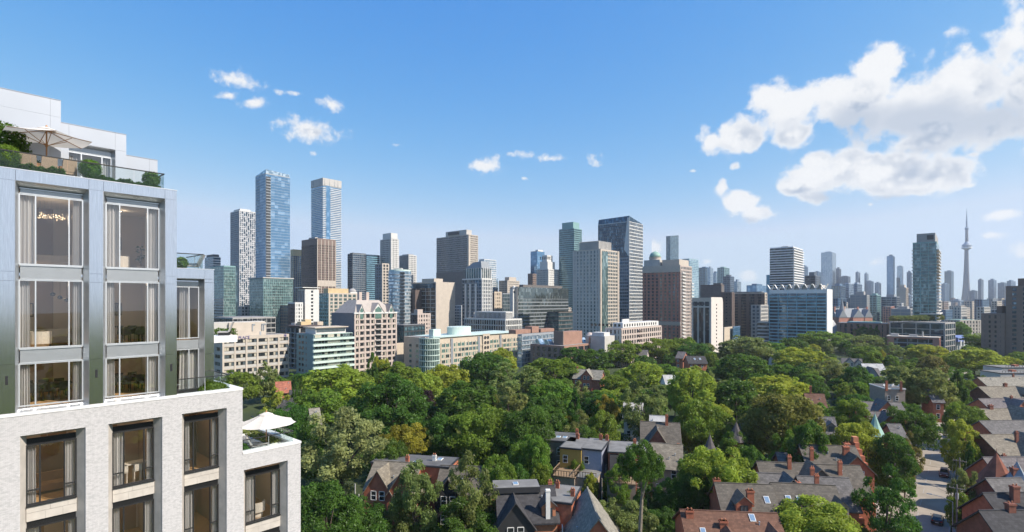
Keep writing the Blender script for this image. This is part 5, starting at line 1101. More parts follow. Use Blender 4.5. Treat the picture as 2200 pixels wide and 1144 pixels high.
house('brick_house', 'olive slate house with light valley gable, fourth along the street side', (1626,994), (1742,998), 11.2, 7.4, 9, 'slate', hb, ch=[(.57,-1,.9,4.2,hb)], cross=[(.98,7,11.8,.8,.9,'pale_roof')], right=False)
house('brick_house', 'olive slate house with tall flank chimney beside the stepped gable', (1742,1000), (1846,1003), 11.2, 7.4, 9, 'slate', hb, ch=[(.52,-1.5,.9,4.2,hb)])
house('brick_house', 'large slate roofed brick house with stepped red gable facing the street', (1716,957), (1836,961), 12.2, 8, 11, 'slate', hb, ch=[(.02,1.5,.9,4.2,hb),(.10,-3.0,.9,4.2,hb),(.76,-2.4,1.5,4.2,hb),(.93,1.0,1.5,2.6,hb)], cross=[(.80,6.4,11.8,.3,1.0)])
house('brick_house', 'small hipped outbuilding roof left of the large slate roofed house', (1668,974), (1706,976), 9.5, 7, 7, 'grey_roof', db, right=False)
# stepped gable parapet on the street side
P = at(1843, 113); sg = thing('stepped_gable', 'tall red brick stepped gable front facing the street', 'brick wall', (P.x-1.0, P.y-.5, 0), R(-4))
mb = MB()
for i in range(5): mb.box(-.45, .45, -5+i*1.0, 5-i*1.0, 0 if i == 0 else 7+i*1.1, 8.1+i*1.1)
mb.build('brick_front', M[hb], sg)
for y in (-2.6, 0, 2.6):
    for z in (1.2, 4.6): place(HW[0], 'window', sg, loc=(.5, y, z), rz=R(90))
MB().box(-.52,.52,-.5,.5,12.5,13.6).build('finial', M['orange_wall'], sg)
# --- middle row of flat roofed townhouses seen from the back
flat_house('town_house', 'townhouse with dark flat roof and two skylights at the left end of row', (1178,930), (1246,934), 10, 8, 'pale_roof', 'flat_dark', ch=[(.02,2,.9,2.6,hb),(.93,2.5,.9,2.6,hb)], sky=[(.42,-1),(.62,-1)])
t = flat_house('town_house', 'townhouse with yellow clad rear upper storey and wooden roof deck', (1224,942), (1268,946), 10, 9, 'yellow_cladding', 'flat_grey', ch=[(.45,3.2,.9,2.6,hb)])
t2 = flat_house('town_house', 'townhouse with blue grey clad rear storey and white side wall', (1267,944), (1310,948), 10, 9, 'blue_cladding', 'flat_grey', ch=[(.9,3.5,.9,2.6,hb),(.6,3.5,.9,2.6,hb)])
for tt, wl_ in ((t, 'taupe'), (t2, 'taupe')):
    q = tt.root; MB().box(-tt.Lx/2+.2, tt.Lx/2-.2, -tt.D/2-5.5, -tt.D/2-.05, 0, 5.6).build('rear_wing', M[wl_], q)
    MB().box(-tt.Lx/2, tt.Lx/2, -tt.D/2-5.7, -tt.D/2, 5.6, 5.8).build('roof_deck', M['wood_deck' if tt is t else 'flat_grey'], q)
    rl = MB()
    for i in range(9): x = -tt.Lx/2+.1+i*(tt.Lx-.2)/8; rl.box(x-.05, x+.05, -tt.D/2-5.6, -tt.D/2-5.5, 5.8, 6.9)
    rl.box(-tt.Lx/2, tt.Lx/2, -tt.D/2-5.62, -tt.D/2-5.48, 6.85, 6.97)
    for i in range(6): y = -tt.D/2-5.5+i*1.05; rl.box(-tt.Lx/2+.05, -tt.Lx/2+.15, y-.05, y+.05, 5.8, 6.9)
    rl.box(-tt.Lx/2+.03, -tt.Lx/2+.17, -tt.D/2-5.6, -tt.D/2-.3, 6.85, 6.97)
    rl.build('deck_railing', M['wood_deck'], q)
t3 = flat_house('town_house', 'townhouse with dark sloping rear roof and sunlit timber roof deck', (1308,950), (1366,953), 9.6, 9, 'house_brick', 'flat_grey', ch=[(.95,2,.9,2.6,hb)])
q = t3.root; MB().hull([(-2.6,-4.6,6.2),(2.6,-4.6,6.2),(2.6,-4.4,9.3),(-2.6,-4.4,9.3)], [(-2.6,-7.2,5.9),(2.6,-7.2,5.9),(2.6,-4.6,9.4),(-2.6,-4.6,9.4)]).build('sloping_roof', M['charcoal'], q)
MB().box(-3, 2.6, -11.5, -4.6, 0, 5.4).build('rear_wing', M['taupe'], q); MB().box(-3.1, 2.7, -11.7, -7.2, 5.4, 5.6).build('roof_deck', M['wood_deck'], q)
rl = MB()
for i in range(8): x = -3+i*.8; rl.box(x-.05, x+.05, -11.6, -11.5, 5.6, 6.6)
rl.box(-3.1, 2.7, -11.62, -11.48, 6.55, 6.67); rl.build('deck_railing', M['wood_deck'], q)
house('brick_house', 'townhouse with long tan sloping roof and white skylight', (1400,953), (1466,958), 10, 6.4, 12, 'tan_roof', 'taupe', sky=[(.2,-4.6,1.5)], ch=[(.9,3,.9,2.6,hb)], right=False)
flat_house('town_house', 'grey flat roofed extension joining the tan sloping roof', (1364,952), (1404,955), 9.2, 9, 'dark_brick', 'flat_grey')
turret('pale mauve pointed turret beside the umbrella shaped locust', 1525, 934, 14.0, 1.7, 10, 'mauve_roof')
turret('pale mauve pointed turret farther back among the trees', 1582, 907, 14.0, 1.9, 9.8, 'mauve_roof')
turret('copper green bell shaped turret roof in the grey gabled cluster', 1880, 890, 14.5, 2.0, 9.5, 'copper_green')
house('brick_house', 'brown slate roof with steep front gable and lone chimney', (1376,907), (1460,911), 11.5, 7, 11, 'slate', hb, ch=[(.68,-.6,.9,4.2,hb),(.01,2,.9,2.6,hb)], cross=[(.40,4.6,11.0,.4,1.5,'dark_brick')], right=False)
house('brick_house', 'grey roof peeping behind the pale mauve turret', (1556,908), (1610,910), 11, 7.5, 9, 'grey_roof', hb, ch=[(.8,1,.9,2.6,hb)], right=False)
# --- lower left: brick row, black roofed house, pale steep gable
house('brick_house', 'brick house with two steep slate front gables under the pale silvery tree', (806,992), (905,998), 11.2, 7.6, 9, 'tan_roof', hb, cross=[(.30,5.4,11.1,.6,1.5),(.82,5.4,11.0,.8,1.5)], ch=[(.5,3,.9,2.6,hb)], right=False)
flat_house('brick_house', 'flat roofed brick house behind the steep slate gables with skylight box', (826,977), (985,987), 10.6, 6, hb, 'flat_dark', ch=[(.45,-2,.9,2.6,hb),(.75,0,.9,2.6,tw)], sky=[(.55,-2),(.8,1)])
house('brick_house', 'brick house with brown mansard roof and bright orange side wall', (948,1002), (1070,1006), 10.8, 7.4, 9, 'slate', 'orange_wall', ch=[(.98,-2.5,.9,2.6,hb)], cross=[(.22,5,10.2,.9,1.4,'charcoal')], right=False)
t = house('brick_house', 'brick house with black roof, dark front gable and tall white chimney', (1066,1050), (1190,1046), 10.4, 6.6, 10, 'charcoal', 'orange_wall', cross=[(.26,6.2,10.0,.9,1.35,'trim_dark')], ch=[(.97,.6,.9,2.6,hb)], dorm=[(.86,2.2,1.9)], right=False)
MB().box(-5.5, 2.4, -1.4, 2.6, 10.0, 10.9, 0).box(-5.4, 2.3, -1.3, 2.5, 10.88, 10.96, 1).build('flat_roof', [M['trim_dark'], M['flat_grey']], t.root)
place(SKYL, 'skylight', t.root, loc=(-1.6, .4, 10.96))
MB().box(2.8, 3.5, -4.9, -4.3, 0, 11.6).box(2.75, 3.55, -4.95, -4.25, 11.3, 11.5).build('white_chimney', M['trim_white'], t.root)
flat_house('brick_house', 'grey flat roofed house right of the black roofed one', (1192,1044), (1248,1050), 9, 8, hb, 'flat_grey', ch=[(.2,2,.9,2.6,hb),(.9,-1,.9,2.6,hb)])
house('brick_house', 'house with pale grey steep gable roof among olive trees at lower edge', (1262,1050), (1286,1118), 10.4, 4.8, 9, 'pale_roof', hb, right=False)
# --- canopy glimpses
GL = [
 ('hipped grey roofed house behind the parasol', (598,858), (640,856), 'charcoal', 'taupe', {'ch': [(.2,1,.9,2.6,hb)]}),
 ('small brick house with reddish roof below the cream office block', (592,822), (624,820), 'red_tile', db, {}),
 ('dark roofed house near the dark spruces', (622,840), (652,838), 'charcoal', hb, {}),
 ('white and red brick house half hidden under the yellow green tree', (664,880), (686,878), 'pale_roof', 'orange_wall', {}),
 ('pale gable roofed house with red wall among dark trees', (1236,794), (1296,797), 'pale_roof', hb, {'cross': [(.5,5,11,.5,1.2)], 'ch': [(.05,0,.9,2.6,hb)]}),
 ('small grey gabled house below the stepped pink apartments', (1366,752), (1392,753), 'grey_roof', 'pink_precast', {}),
 ('small tented grey roof house near the red brick tower', (1457,756), (1474,757), 'mauve_roof', hb, {}),
 ('long dark roof with two white skylights before the white tower', (1473,766), (1514,766), 'charcoal', hb, {'sky': [(.4,-2,1.4),(.7,-2,1.4)]}),
 ('white flat house with little figures on its terrace', (1424,807), (1452,807), 'flat_white', 'white_paint', {}),
 ('white house under the grey olive willow', (1340,866), (1382,868), 'flat_white', 'white_paint', {}),
 ('pinkish white house wall below the grey olive willow', (1396,894), (1432,896), 'flat_white', 'pink_precast', {}),
 ('grey tent roofed house left of the yellow green tree', (1658,762), (1684,762), 'mauve_roof', 'pale_concrete', {'cross': [(.3,4,11,.5,1.2)]}),
 ('grey house with several gables below the red brick slab', (1808,770), (1852,772), 'grey_roof', 'cream_precast', {'cross': [(.4,4.6,11,.6,1.2),(.85,4,10.6,1,1.2)]}),
 ('white flat roofed house with black vents', (1850,782), (1896,783), 'flat_white', 'pale_concrete', {}),
 ('white walled house with steep dark triangular gable', (1838,792), (1886,793), 'grey_roof', 'white_paint', {'cross': [(.55,6,11.4,.5,1.5,'slate_grey')]}),
 ('grey gabled cluster house with central gable left of the street', (1850,864), (1934,866), 'grey_roof', hb, {'cross': [(.42,5,11.6,.8,1.1)], 'ch': [(.3,-2,.9,2.6,hb)]}),
 ('lower grey gabled house beside the copper green turret', (1860,885), (1926,888), 'mauve_roof', hb, {'cross': [(.55,5,10.8,.8,1.1)]}),
 ('grey shed roofed house below the copper green turret', (1905,912), (1934,913), 'grey_roof', hb, {}),
 ('brown roofed house with orange brick gable in the canopy', (1728,846), (1770,848), 'brown_roof', 'orange_wall', {'ch': [(.3,0,.9,4.2,'house_brick')]}),
 ('plain grey roofed house beneath the bright yellow green maple', (1757,896), (1792,898), 'grey_roof', db, {'dorm': [(.6,2,1.6)]}),
 ('grey roofed house at the far end of the street', (1990,838), (2016,839), 'grey_roof', hb, {}),
]
for lab, A, B, rf, wl_, kw in GL: house('brick_house', lab, A, B, 10.5, 7, 9, rf, wl_, right=False, **kw)
t = flat_house('patio_house', 'tan flat roofed house with crowded rooftop patio and white cornice', (1868,826), (1910,827), 11, 11, 'taupe', 'flat_dark', ch=[(.05,-6,.9,4.2,hb),(.75,-6,.9,4.2,db)], edge='trim_white')
for i in range(5):
    p = thing('patio_chair', 'pale outdoor chair on the crowded rooftop patio', 'chair', t.root.location+Vector((-2.4+i*1.2, -2.2+(i % 2)*1.0, 11.33)), i*1.1, 'chairs on the rooftop patio')
    MB().box(-.3,.3,-.3,.3,.3,.42).build('seat', M['trim_white'], p); MB().box(-.3,.3,.24,.32,.42,1.0).build('backrest', M['trim_white'], p)
    mb = MB(); [mb.box(sx*.25-.03, sx*.25+.03, sy*.25-.03, sy*.25+.03, 0, .3) for sx in (-1,1) for sy in (-1,1)]; mb.build('legs', M['trim_white'], p)
# --- row on the east side of the street
ROW = [  # left column, row of the ridge, roof, extras, label
 (2104,1100,'charcoal',dict(ch=[(.35,0,1.5,2.6,db)]),'dark grey roofed row house at the lower corner of the street'),
 (2112,1062,'charcoal',dict(ch=[(.3,-1,1.5,4.2,db)],dorm=[(.2,2,1.6)]),'charcoal roofed row house with broad chimney, second from the lower corner'),
 (2118,1030,'grey_roof',dict(ch=[(.42,1,1.5,4.2,db)]),'grey roofed row house with huge dark chimney behind the red turret'),
 (2112,985,'mauve_roof',dict(ch=[(.3,1,.9,2.6,db)]),'mauve grey row house just behind the red cone turret'),
 (2106,936,'tan_roof',dict(ch=[(.32,-2,.9,4.2,db)],cross=[(.42,8,11.6,.6,1.0)]),'tan roofed row house with dark flank chimney and brick gable'),
 (2104,906,'grey_roof',dict(dorm=[(.5,1.8,1.0)],cross=[]),'grey roofed row house with small dormer facing the street'),
 (2104,880,'tan_roof',dict(cross=[(.36,9,11.8,1.4,1.0)],ch=[(.12,0,1.5,2.6,db)]),'tan roofed row house with wide front gable'),
 (2102,858,'mauve_roof',dict(ch=[(.3,-2,.9,4.2,db)],cross=[(.30,7,11.2,1.0,1.0)]),'mauve roofed row house with light front gable'),
 (2102,832,'tan_roof',dict(ch=[(.3,0,1.5,2.6,db)],cross=[(.42,3,10.8,.2,1.2)]),'pale tan roofed row house with clustered chimney'),
 (2100,812,'pale_roof',dict(ch=[(.4,0,.9,2.6,db)]),'pale roofed row house near the far end'),
]
for i, (l, y, rf, kw, lab) in enumerate(ROW): house('row_house', lab, (l, y), (2290, y-2), 10.8, 7.6 if i > 3 else 7.0, 9.5 if i > 3 else 8.5, rf, hb if i % 2 else db, right=False, group='row houses on the east side of the street', **kw)
for A, B, lab in (((2106,797),(2180,797),'flat roofed row house with rooftop railings, nearest the trees'), ((2112,786),(2190,786),'flat roofed row house with reddish rooftop furniture')):
    t = flat_house('row_house', lab, A, B, 10.5, 10, 'pale_concrete', 'flat_grey', group='row houses on the east side of the street')
    mb = MB()
    for i in range(10): mb.box(-6+i*1.3, -5.9+i*1.3, -4, -3.9, 10.8, 11.7)
    mb.box(-6, 5.8, -4.02, -3.9, 11.6, 11.72); mb.build('roof_railing', M['trim_dark'], t.root); MB().box(1, 3, -1, 1, 10.8, 11.6).build('roof_box', M[hb], t.root)
turret('red tiled cone turret on the row house corner', 2141, 974, 14, 3.1, 8.6, 'red_tile', hb)
turret('small blue grey pyramid turret behind the broad dark chimney', 2185, 992, 13.5, 2.6, 9.5, 'slate_grey', hb, 4)
# --- street surface
def gpt(px, py): Y = CAMZ*F/(py-HY); return Vector((ray(px)*Y, Y, 0))
M_road = mat('road_asphalt', (.29,.25,.20), .9, .2, .25); M_walk = mat('sidewalk_concrete', (.36,.33,.29), .9, .15, .4); M_mark = mat('road_paint', (.33,.31,.28), .7, .2, 2)
c0 = gpt(1963, 1144); du = Vector((math.cos(GRID), math.sin(GRID), 0)); dn = Vector((-du.y, du.x, 0))
def strip(name, off0, off1, s0, s1, z, m, kind='structure'):
    p = [c0+du*s0+dn*off0, c0+du*s1+dn*off0, c0+du*s1+dn*off1, c0+du*s0+dn*off1]; o = MB().poly([(q.x, q.y, z) for q in p][::-1]).build(name, m)
    if o.data.polygons[0].normal.z < 0: o.data.flip_normals()
    o['kind'] = kind; return o
strip('road', -4.8, 4.8, -60, 330, .010, M_road)
for s in (-1, 1):
    p = [c0+du*-60+dn*s*4.8, c0+du*330+dn*s*4.8, c0+du*330+dn*s*5.05, c0+du*-60+dn*s*5.05]
    if s < 0: p = p[::-1]
    o = MB().prism([(q.x, q.y) for q in p], 0, .13).build('kerb', M_walk); o['kind'] = 'structure'
    strip('sidewalk', s*5.4, s*7.0, -60, 330, .014, M_walk)
for k in range(20): strip('road_marking', -.07, .07, -10+k*9, -6+k*9, .016, M_mark)
dv = c0+du*14+dn*9
for (x0, x1, y0, y1) in ((4.4, 15, 6, 12.5),): strip('driveway', x0, x1, y0, y1, .012, M_walk)
for k in range(1, 12): HOUSES.append((*(c0+du*(k*10-20)).xy, 6.0))
HOUSES.append((*(c0+du*9+dn*9).xy, 5))
# ---------------------------------------------------------------- the near apartment building: brick below, brushed metal above
ANG = R(42.4); U = Vector((math.sin(ANG), math.cos(ANG), 0)); NI = Vector((-U.y, U.x, 0)); RZL = math.atan2(U.y, U.x)
P0 = at(110, 24.0)
def SX(px, off=0.0): q = P0+NI*off; return seg_to(q, U, px)
def SP(px, off=0.0): return P0+NI*off+U*SX(px, off)
def SZ(px, py, off=0.0): return CAMZ+(HY-py)/F*SP(px, off).y
AB = thing('apartment_building', 'white brick and brushed metal apartment building with planted terraces', 'building', P0, RZL)
def wpos(s, off, z): q = P0+U*s+NI*off; return Vector((q.x, q.y, z))
M['brick_white'] = mat('brick_white', (.53,.515,.515), .85, .13, 9.0, bump=.1); M['brick_white_b'] = mat('brick_white_b', (.47,.46,.46), .85, .13, 9.0, bump=.1); M['mortar'] = mat('mortar', (.34,.32,.30), .95, .12, 6)
M['limestone'] = mat('limestone', (.47,.43,.385), .8, .16, 2.0, bump=.05); M['coping'] = mat('coping', (.70,.69,.67), .6, .05, 1)
M['bronze_frame'] = mat('bronze_frame', (.022,.022,.023), .45, .1, 3); M['alu_frame'] = mat('alu_frame', (.66,.68,.70), .35, .05, 3, metal=.6)
def brushed():
    m = mat('brushed_metal', (.80,.79,.79), .14, .09, 5, metal=1.0, stretch=(9,9,.4)); b = m.node_tree.nodes['Principled BSDF']; return m
M['brushed'] = brushed(); M['brushed_reveal'] = mat('brushed_reveal', (.58,.60,.62), .34, .08, 5, metal=.85)
M['white_metal'] = mat('white_metal', (.42,.445,.49), .38, .04, .5, metal=.45)
def glass_clear(name, tint=(.86,.88,.88), base=.05, gain=.9):
    m = bpy.data.materials.new(name); m.use_nodes = True; nt = m.node_tree; nt.nodes.clear(); N = nt.nodes.new
    tr = N('ShaderNodeBsdfTransparent'); tr.inputs[0].default_value = (*tint, 1); gl = N('ShaderNodeBsdfGlossy'); gl.inputs['Roughness'].default_value = .0
    lw = N('ShaderNodeLayerWeight'); lw.inputs['Blend'].default_value = .5; fr = N('ShaderNodeMath'); fr.operation = 'POWER'; nt.links.new(lw.outputs['Facing'], fr.inputs[0]); fr.inputs[1].default_value = 5; ma = N('ShaderNodeMath'); ma.operation = 'MULTIPLY_ADD'; nt.links.new(fr.outputs[0], ma.inputs[0]); ma.inputs[1].default_value = gain; ma.inputs[2].default_value = base
    mx_ = N('ShaderNodeMixShader'); nt.links.new(ma.outputs[0], mx_.inputs[0]); nt.links.new(tr.outputs[0], mx_.inputs[1]); nt.links.new(gl.outputs[0], mx_.inputs[2])
    o = N('ShaderNodeOutputMaterial'); nt.links.new(mx_.outputs[0], o.inputs[0]); return m
GLASS = glass_clear('window_glass', (.965,.96,.95), .10); RAILGLASS = glass_clear('rail_glass', (.90,.94,.94), .03)
def cloth(name, c, tr=.4):
    m = bpy.data.materials.new(name); m.use_nodes = True; nt = m.node_tree; nt.nodes.clear(); N = nt.nodes.new
    d = N('ShaderNodeBsdfDiffuse'); d.inputs[0].default_value = (*c, 1); t = N('ShaderNodeBsdfTranslucent'); t.inputs[0].default_value = (*c, 1); x = N('ShaderNodeMixShader'); x.inputs[0].default_value = tr
    nz = N('ShaderNodeTexNoise'); nz.inputs['Scale'].default_value = 60; bp = N('ShaderNodeBump'); bp.inputs['Strength'].default_value = .1; nt.links.new(nz.outputs['Fac'], bp.inputs['Height']); nt.links.new(bp.outputs[0], d.inputs['Normal'])
    nt.links.new(d.outputs[0], x.inputs[1]); nt.links.new(t.outputs[0], x.inputs[2]); o = N('ShaderNodeOutputMaterial'); nt.links.new(x.outputs[0], o.inputs[0]); return m
CURT = cloth('curtain_cloth', (.82,.82,.83), .4); CANVAS = cloth('parasol_canvas', (.80,.76,.70), .3); SHEER = cloth('brown_drape', (.30,.22,.17), .2)
M['warm_wall'] = mat('warm_wall', (.60,.52,.44), .8, .05, .6); M['dark_wall'] = mat('dark_wall', (.34,.24,.17), .7, .15, 1.5, stretch=(1,1,.15)); M['ceiling_white'] = mat('ceiling_white', (.76,.72,.66), .8, .03, 1); M['oak_floor'] = mat('oak_floor', (.52,.32,.15), .5, .2, 3, stretch=(1,8,1))
M['boucle'] = mat('boucle', (.62,.57,.50), .95, .1, 12, bump=.2); M['dark_wood'] = mat('dark_wood', (.05,.035,.028), .5, .2, 3); M['tan_leather'] = mat('tan_leather', (.42,.27,.15), .6, .1, 4); M['weave'] = mat('rattan_weave', (.34,.24,.17), .85, .25, 30); M['teak'] = mat('teak', (.40,.20,.085), .6, .15, 6, stretch=(1,1,.2)); M['grey_sling'] = mat('grey_sling', (.40,.38,.36), .8, .08, 6)
def holes_wall(mb, x0, x1, z0, z1, holes, y0, y1):
    xs = sorted({x0, x1, *[h[0] for h in holes], *[h[1] for h in holes]})
    for a, b in zip(xs, xs[1:]):
        hs = sorted([(h[2], h[3]) for h in holes if h[0] < (a+b)/2 < h[1]]); z = z0
        for q in hs:
            if q[0] > z: mb.box(a, b, y0, y1, z, q[0])
            z = max(z, q[1])
        if z < z1: mb.box(a, b, y0, y1, z, z1)
    return mb
# ---- measured lines (facade plane y=0, heights in metres)
Z_ROOF = SZ(200, 384); Z_BRK = SZ(0, 893); XA0 = -4.5; XA1 = SX(521); XB1 = SX(646); Z_B = SZ(646, 948); X_M1 = SX(380, .08)
ZH = (SZ(43, 937)+SZ(233, 911)+SZ(391, 890))/3; ZHB = SZ(523, 1011); RC = .5
BB = [  # brick bays: outer left/right, inner left/right columns, reveal top, name
 (43,184,57,163,ZH,'first brick bay'), (233,348.5,242,329.5,ZH,'second brick bay'), (391,487,395.5,468,ZH,'third brick bay'), (524,618,527,600,ZHB,'low brick wing bay')]
holes = []; bays = []
for (ol, orr, il, ir, zt, nm) in BB:
    a, b = SX(ol), SX(orr); c, d = SX(il, RC), SX(ir, RC); bays.append((a, b, c, d, zt, nm)); holes.append((a, b, 20.0, zt))
Z_LO = 27.0
# brick masses (behind the brick skin)
mb = MB(); holes_wall(mb, XA0, XA1, 20.0, Z_BRK-.12, [h for h in holes[:3]], .02, .42); mb.build('brick_wall', M['mortar'], AB)
mb = MB(); holes_wall(mb, XA1, XB1, 20.0, Z_B-.12, [holes[3]], .02, .42); mb.build('brick_wall', M['mortar'], AB)
MB().box(XA0, XB1, .0, .42, 0, 20.0).build('base_wall', M['brick_white'], AB)
MB().box(XB1-.4, XB1-.02, .42, 9, 0, Z_B-.12).box(XA1-.4, XA1-.02, .42, 9, Z_B, Z_BRK-.12).build('flank_wall', M['brick_white'], AB)
# bricks one by one
BL, BHt, JT = .135, .049, .006; rb = random.Random(8); spots = []
for (x0, x1, z1, hs) in ((XA0+2.6, XA1, Z_BRK-.12, holes[:3]), (XA1, XB1, Z_B-.12, [holes[3]])):
    k = 0; z = z1
    while z > Z_LO:
        z -= BHt; k += 1; x = x0-(BL/2 if k % 2 else 0)
        segs = [(x0, x1)]
        for h in hs:
            if z+BHt*.5 < h[3]:
                segs = [s for (p, q) in segs for s in ((p, min(q, h[0])), (max(p, h[1]), q)) if s[1]-s[0] > .02]
        while x < x1:
            for (p, q) in segs:
                l, r = max(x, p), min(x+BL-JT, q)
                if r-l > .03: spots.append((l, r, z, z+BHt-JT))
            x += BL
full = [s for s in spots if abs(s[1]-s[0]-(BL-JT)) < 1e-4]
full.sort(key=lambda s: (wpos(s[0], 0, s[2])-Vector((0, 0, CAMZ))).length); near = set(full[:300])
bme = [MB().box(0, BL-JT, -.004-.003*i, .03, 0, BHt-JT).mesh('brick', M['brick_white' if i != 1 else 'brick_white_b']) for i in range(3)]
for s in full[:300]: place(rb.choice(bme), 'brick', AB, loc=(s[0], 0, s[2]))
mb = MB()
for s in spots:
    if s in near: continue
    d = rb.uniform(0, .006); n = len(mb.v); y = -.003-d; l, r, z0, z1 = s; mi = 0 if rb.random() < .7 else 1
    mb.v += [(l,y,z0),(r,y,z0),(r,y,z1),(l,y,z1),(l,.02,z0),(r,.02,z0),(r,.02,z1),(l,.02,z1)]
    for q in ((0,1,2,3),(0,4,5,1),(1,5,6,2),(2,6,7,3),(3,7,4,0)): mb.f.append(tuple(n+i for i in q)); mb.m.append(mi)
mb.build('brickwork', [M['brick_white'], M['brick_white_b']], AB, 'stuff')
# copings
MB().box(XA0, XA1+.03, -.03, .45, Z_BRK-.12, Z_BRK).build('coping', M['coping'], AB); MB().box(XA1-.45, XA1+.028, .45, 7, Z_BRK-.12, Z_BRK-.001).build('coping', M['coping'], AB)
MB().box(XA1+.03, XB1+.03, -.03, .45, Z_B-.12, Z_B).build('coping', M['coping'], AB); MB().box(XB1-.45, XB1+.028, .45, 7.5, Z_B-.12, Z_B-.001).build('coping', M['coping'], AB)
MB().box(XA0, XA1-.4, .42, 10, Z_BRK-.45, Z_BRK-.3).build('terrace_floor', M['pale_concrete'], AB); MB().box(XA1-.4, XB1-.4, .42, 9, Z_B-.75, Z_B-.6).build('terrace_floor', M['pale_concrete'], AB)
MB().box(XA1-.42, XA1-.02, .42, 9, Z_B-.6, Z_B-.01).build('terrace_wall', M['brick_white'], AB)
# ---- curtains, rooms, windows
CURT_N = [0]
def curtain(x, off, z0, z1, w, where, drape=False, seed=0):
    r = random.Random(seed); mb = MB(); n = 36; A = [.05*math.sin(i*1.15+r.uniform(0, 6))*.6+.045*math.sin(i*.72+seed) for i in range(n+1)]
    for i in range(n):
        xa, xb = x+i*w/n, x+(i+1)*w/n; spread = 1.12
        xm = x+w/2; za, zb = z0, z1; lo = lambda q: xm+(q-xm)*spread
        mb.poly([(lo(xa), A[i]*1.3, za), (lo(xb), A[i+1]*1.3, za), (xb, A[i+1], zb), (xa, A[i], zb)])
    q = P0+NI*off; o = mb.build('curtain', SHEER if drape else CURT, smooth=True); o.location = (q.x, q.y, 0); o.rotation_euler = (0, 0, RZL)
    tag(o, where, 'curtain', 'curtains behind the windows of the near building')
def grille(x0, x1, z0, z1, y, m, parent, pitch=.075, t=.012, back='bronze_frame'):
    mb = MB(); w, h = x1-x0, z1-z0; k = int((w+h)/pitch)
    for s in (1, -1):
        for i in range(1, k):
            c = i*pitch; xa, za = (c, 0) if c < w else (w, c-w); xb, zb = (c-h, h) if c > h else (0, c)
            if s < 0: xa, xb = w-xa, w-xb
            d = Vector((xb-xa, 0, zb-za))
            if d.length < .02: continue
            d.normalize(); p = Vector((-d.z, 0, d.x))*t/2; A_ = Vector((x0+xa, y, z0+za)); B_ = Vector((x0+xb, y, z0+zb)); e = Vector((0, .012+.004*s, 0)); f = Vector((0, .03, 0))
            mb.hull([A_-p-e, A_+p-e, A_+p+f, A_-p+f], [B_-p-e, B_+p-e, B_+p+f, B_-p+f])
    g = MB().box(x0, x1, y+.03, y+.07, z0, z1).build('grille_panel', M[back], parent); mb.build('mesh_grille', m, g, 'stuff'); return g
def window(x0, x1, z0, z1, y, fm, fr, name, side_transom=None, bar=.055):
    """frame with three panes; the panes are sub-parts"""
    mb = MB(); xs = [x0]+[x0+(x1-x0)*f for f in fr]+[x1]
    for x in xs: mb.box(x-bar/2, x+bar/2, y-.05, y+.05, z0, z1)
    for i, (a, b) in enumerate(zip(xs, xs[1:])):
        for z in [z0+bar/2, z1-bar/2]+([z0+(z1-z0)*side_transom] if side_transom and i != 1 else []): mb.box(a+bar/2, b-bar/2, y-.045, y+.045, z-bar/2, z+bar/2)
    w = mb.build('window', fm, AB)
    for a, b in zip(xs, xs[1:]): MB().box(a+bar/2, b-bar/2, y-.004, y+.004, z0+bar, z1-bar).build('pane', GLASS, w)
    return w
def room(x0, x1, z0, z1, y0, dep, back='warm_wall', panel=None, divider=True):
    mb = MB().box(x0-.06, x0, y0, y0+dep, z0, z1, 0).box(x1, x1+.06, y0, y0+dep, z0, z1, 0).box(x0-.06, x1+.06, y0+dep, y0+dep+.06, z0, z1, 0).box(x0-.06, x1+.06, y0, y0+dep+.06, z1, z1+.06, 1).box(x0-.06, x1+.06, y0, y0+dep+.06, z0-.06, z0, 2)
    r = mb.build('room', [M[back], M['ceiling_white'], M['oak_floor']], AB)
    if panel: MB().box(x0+(x1-x0)*panel[0], x0+(x1-x0)*panel[1], y0+dep-.05, y0+dep-.003, z0, z1-.02).build('wall_panel', M['dark_wall'], r)
    return r
def lth(name, label, cat, s, off, z, rz=0.0, group=None): return thing(name, label, cat, wpos(s, off, z), RZL+rz, group)
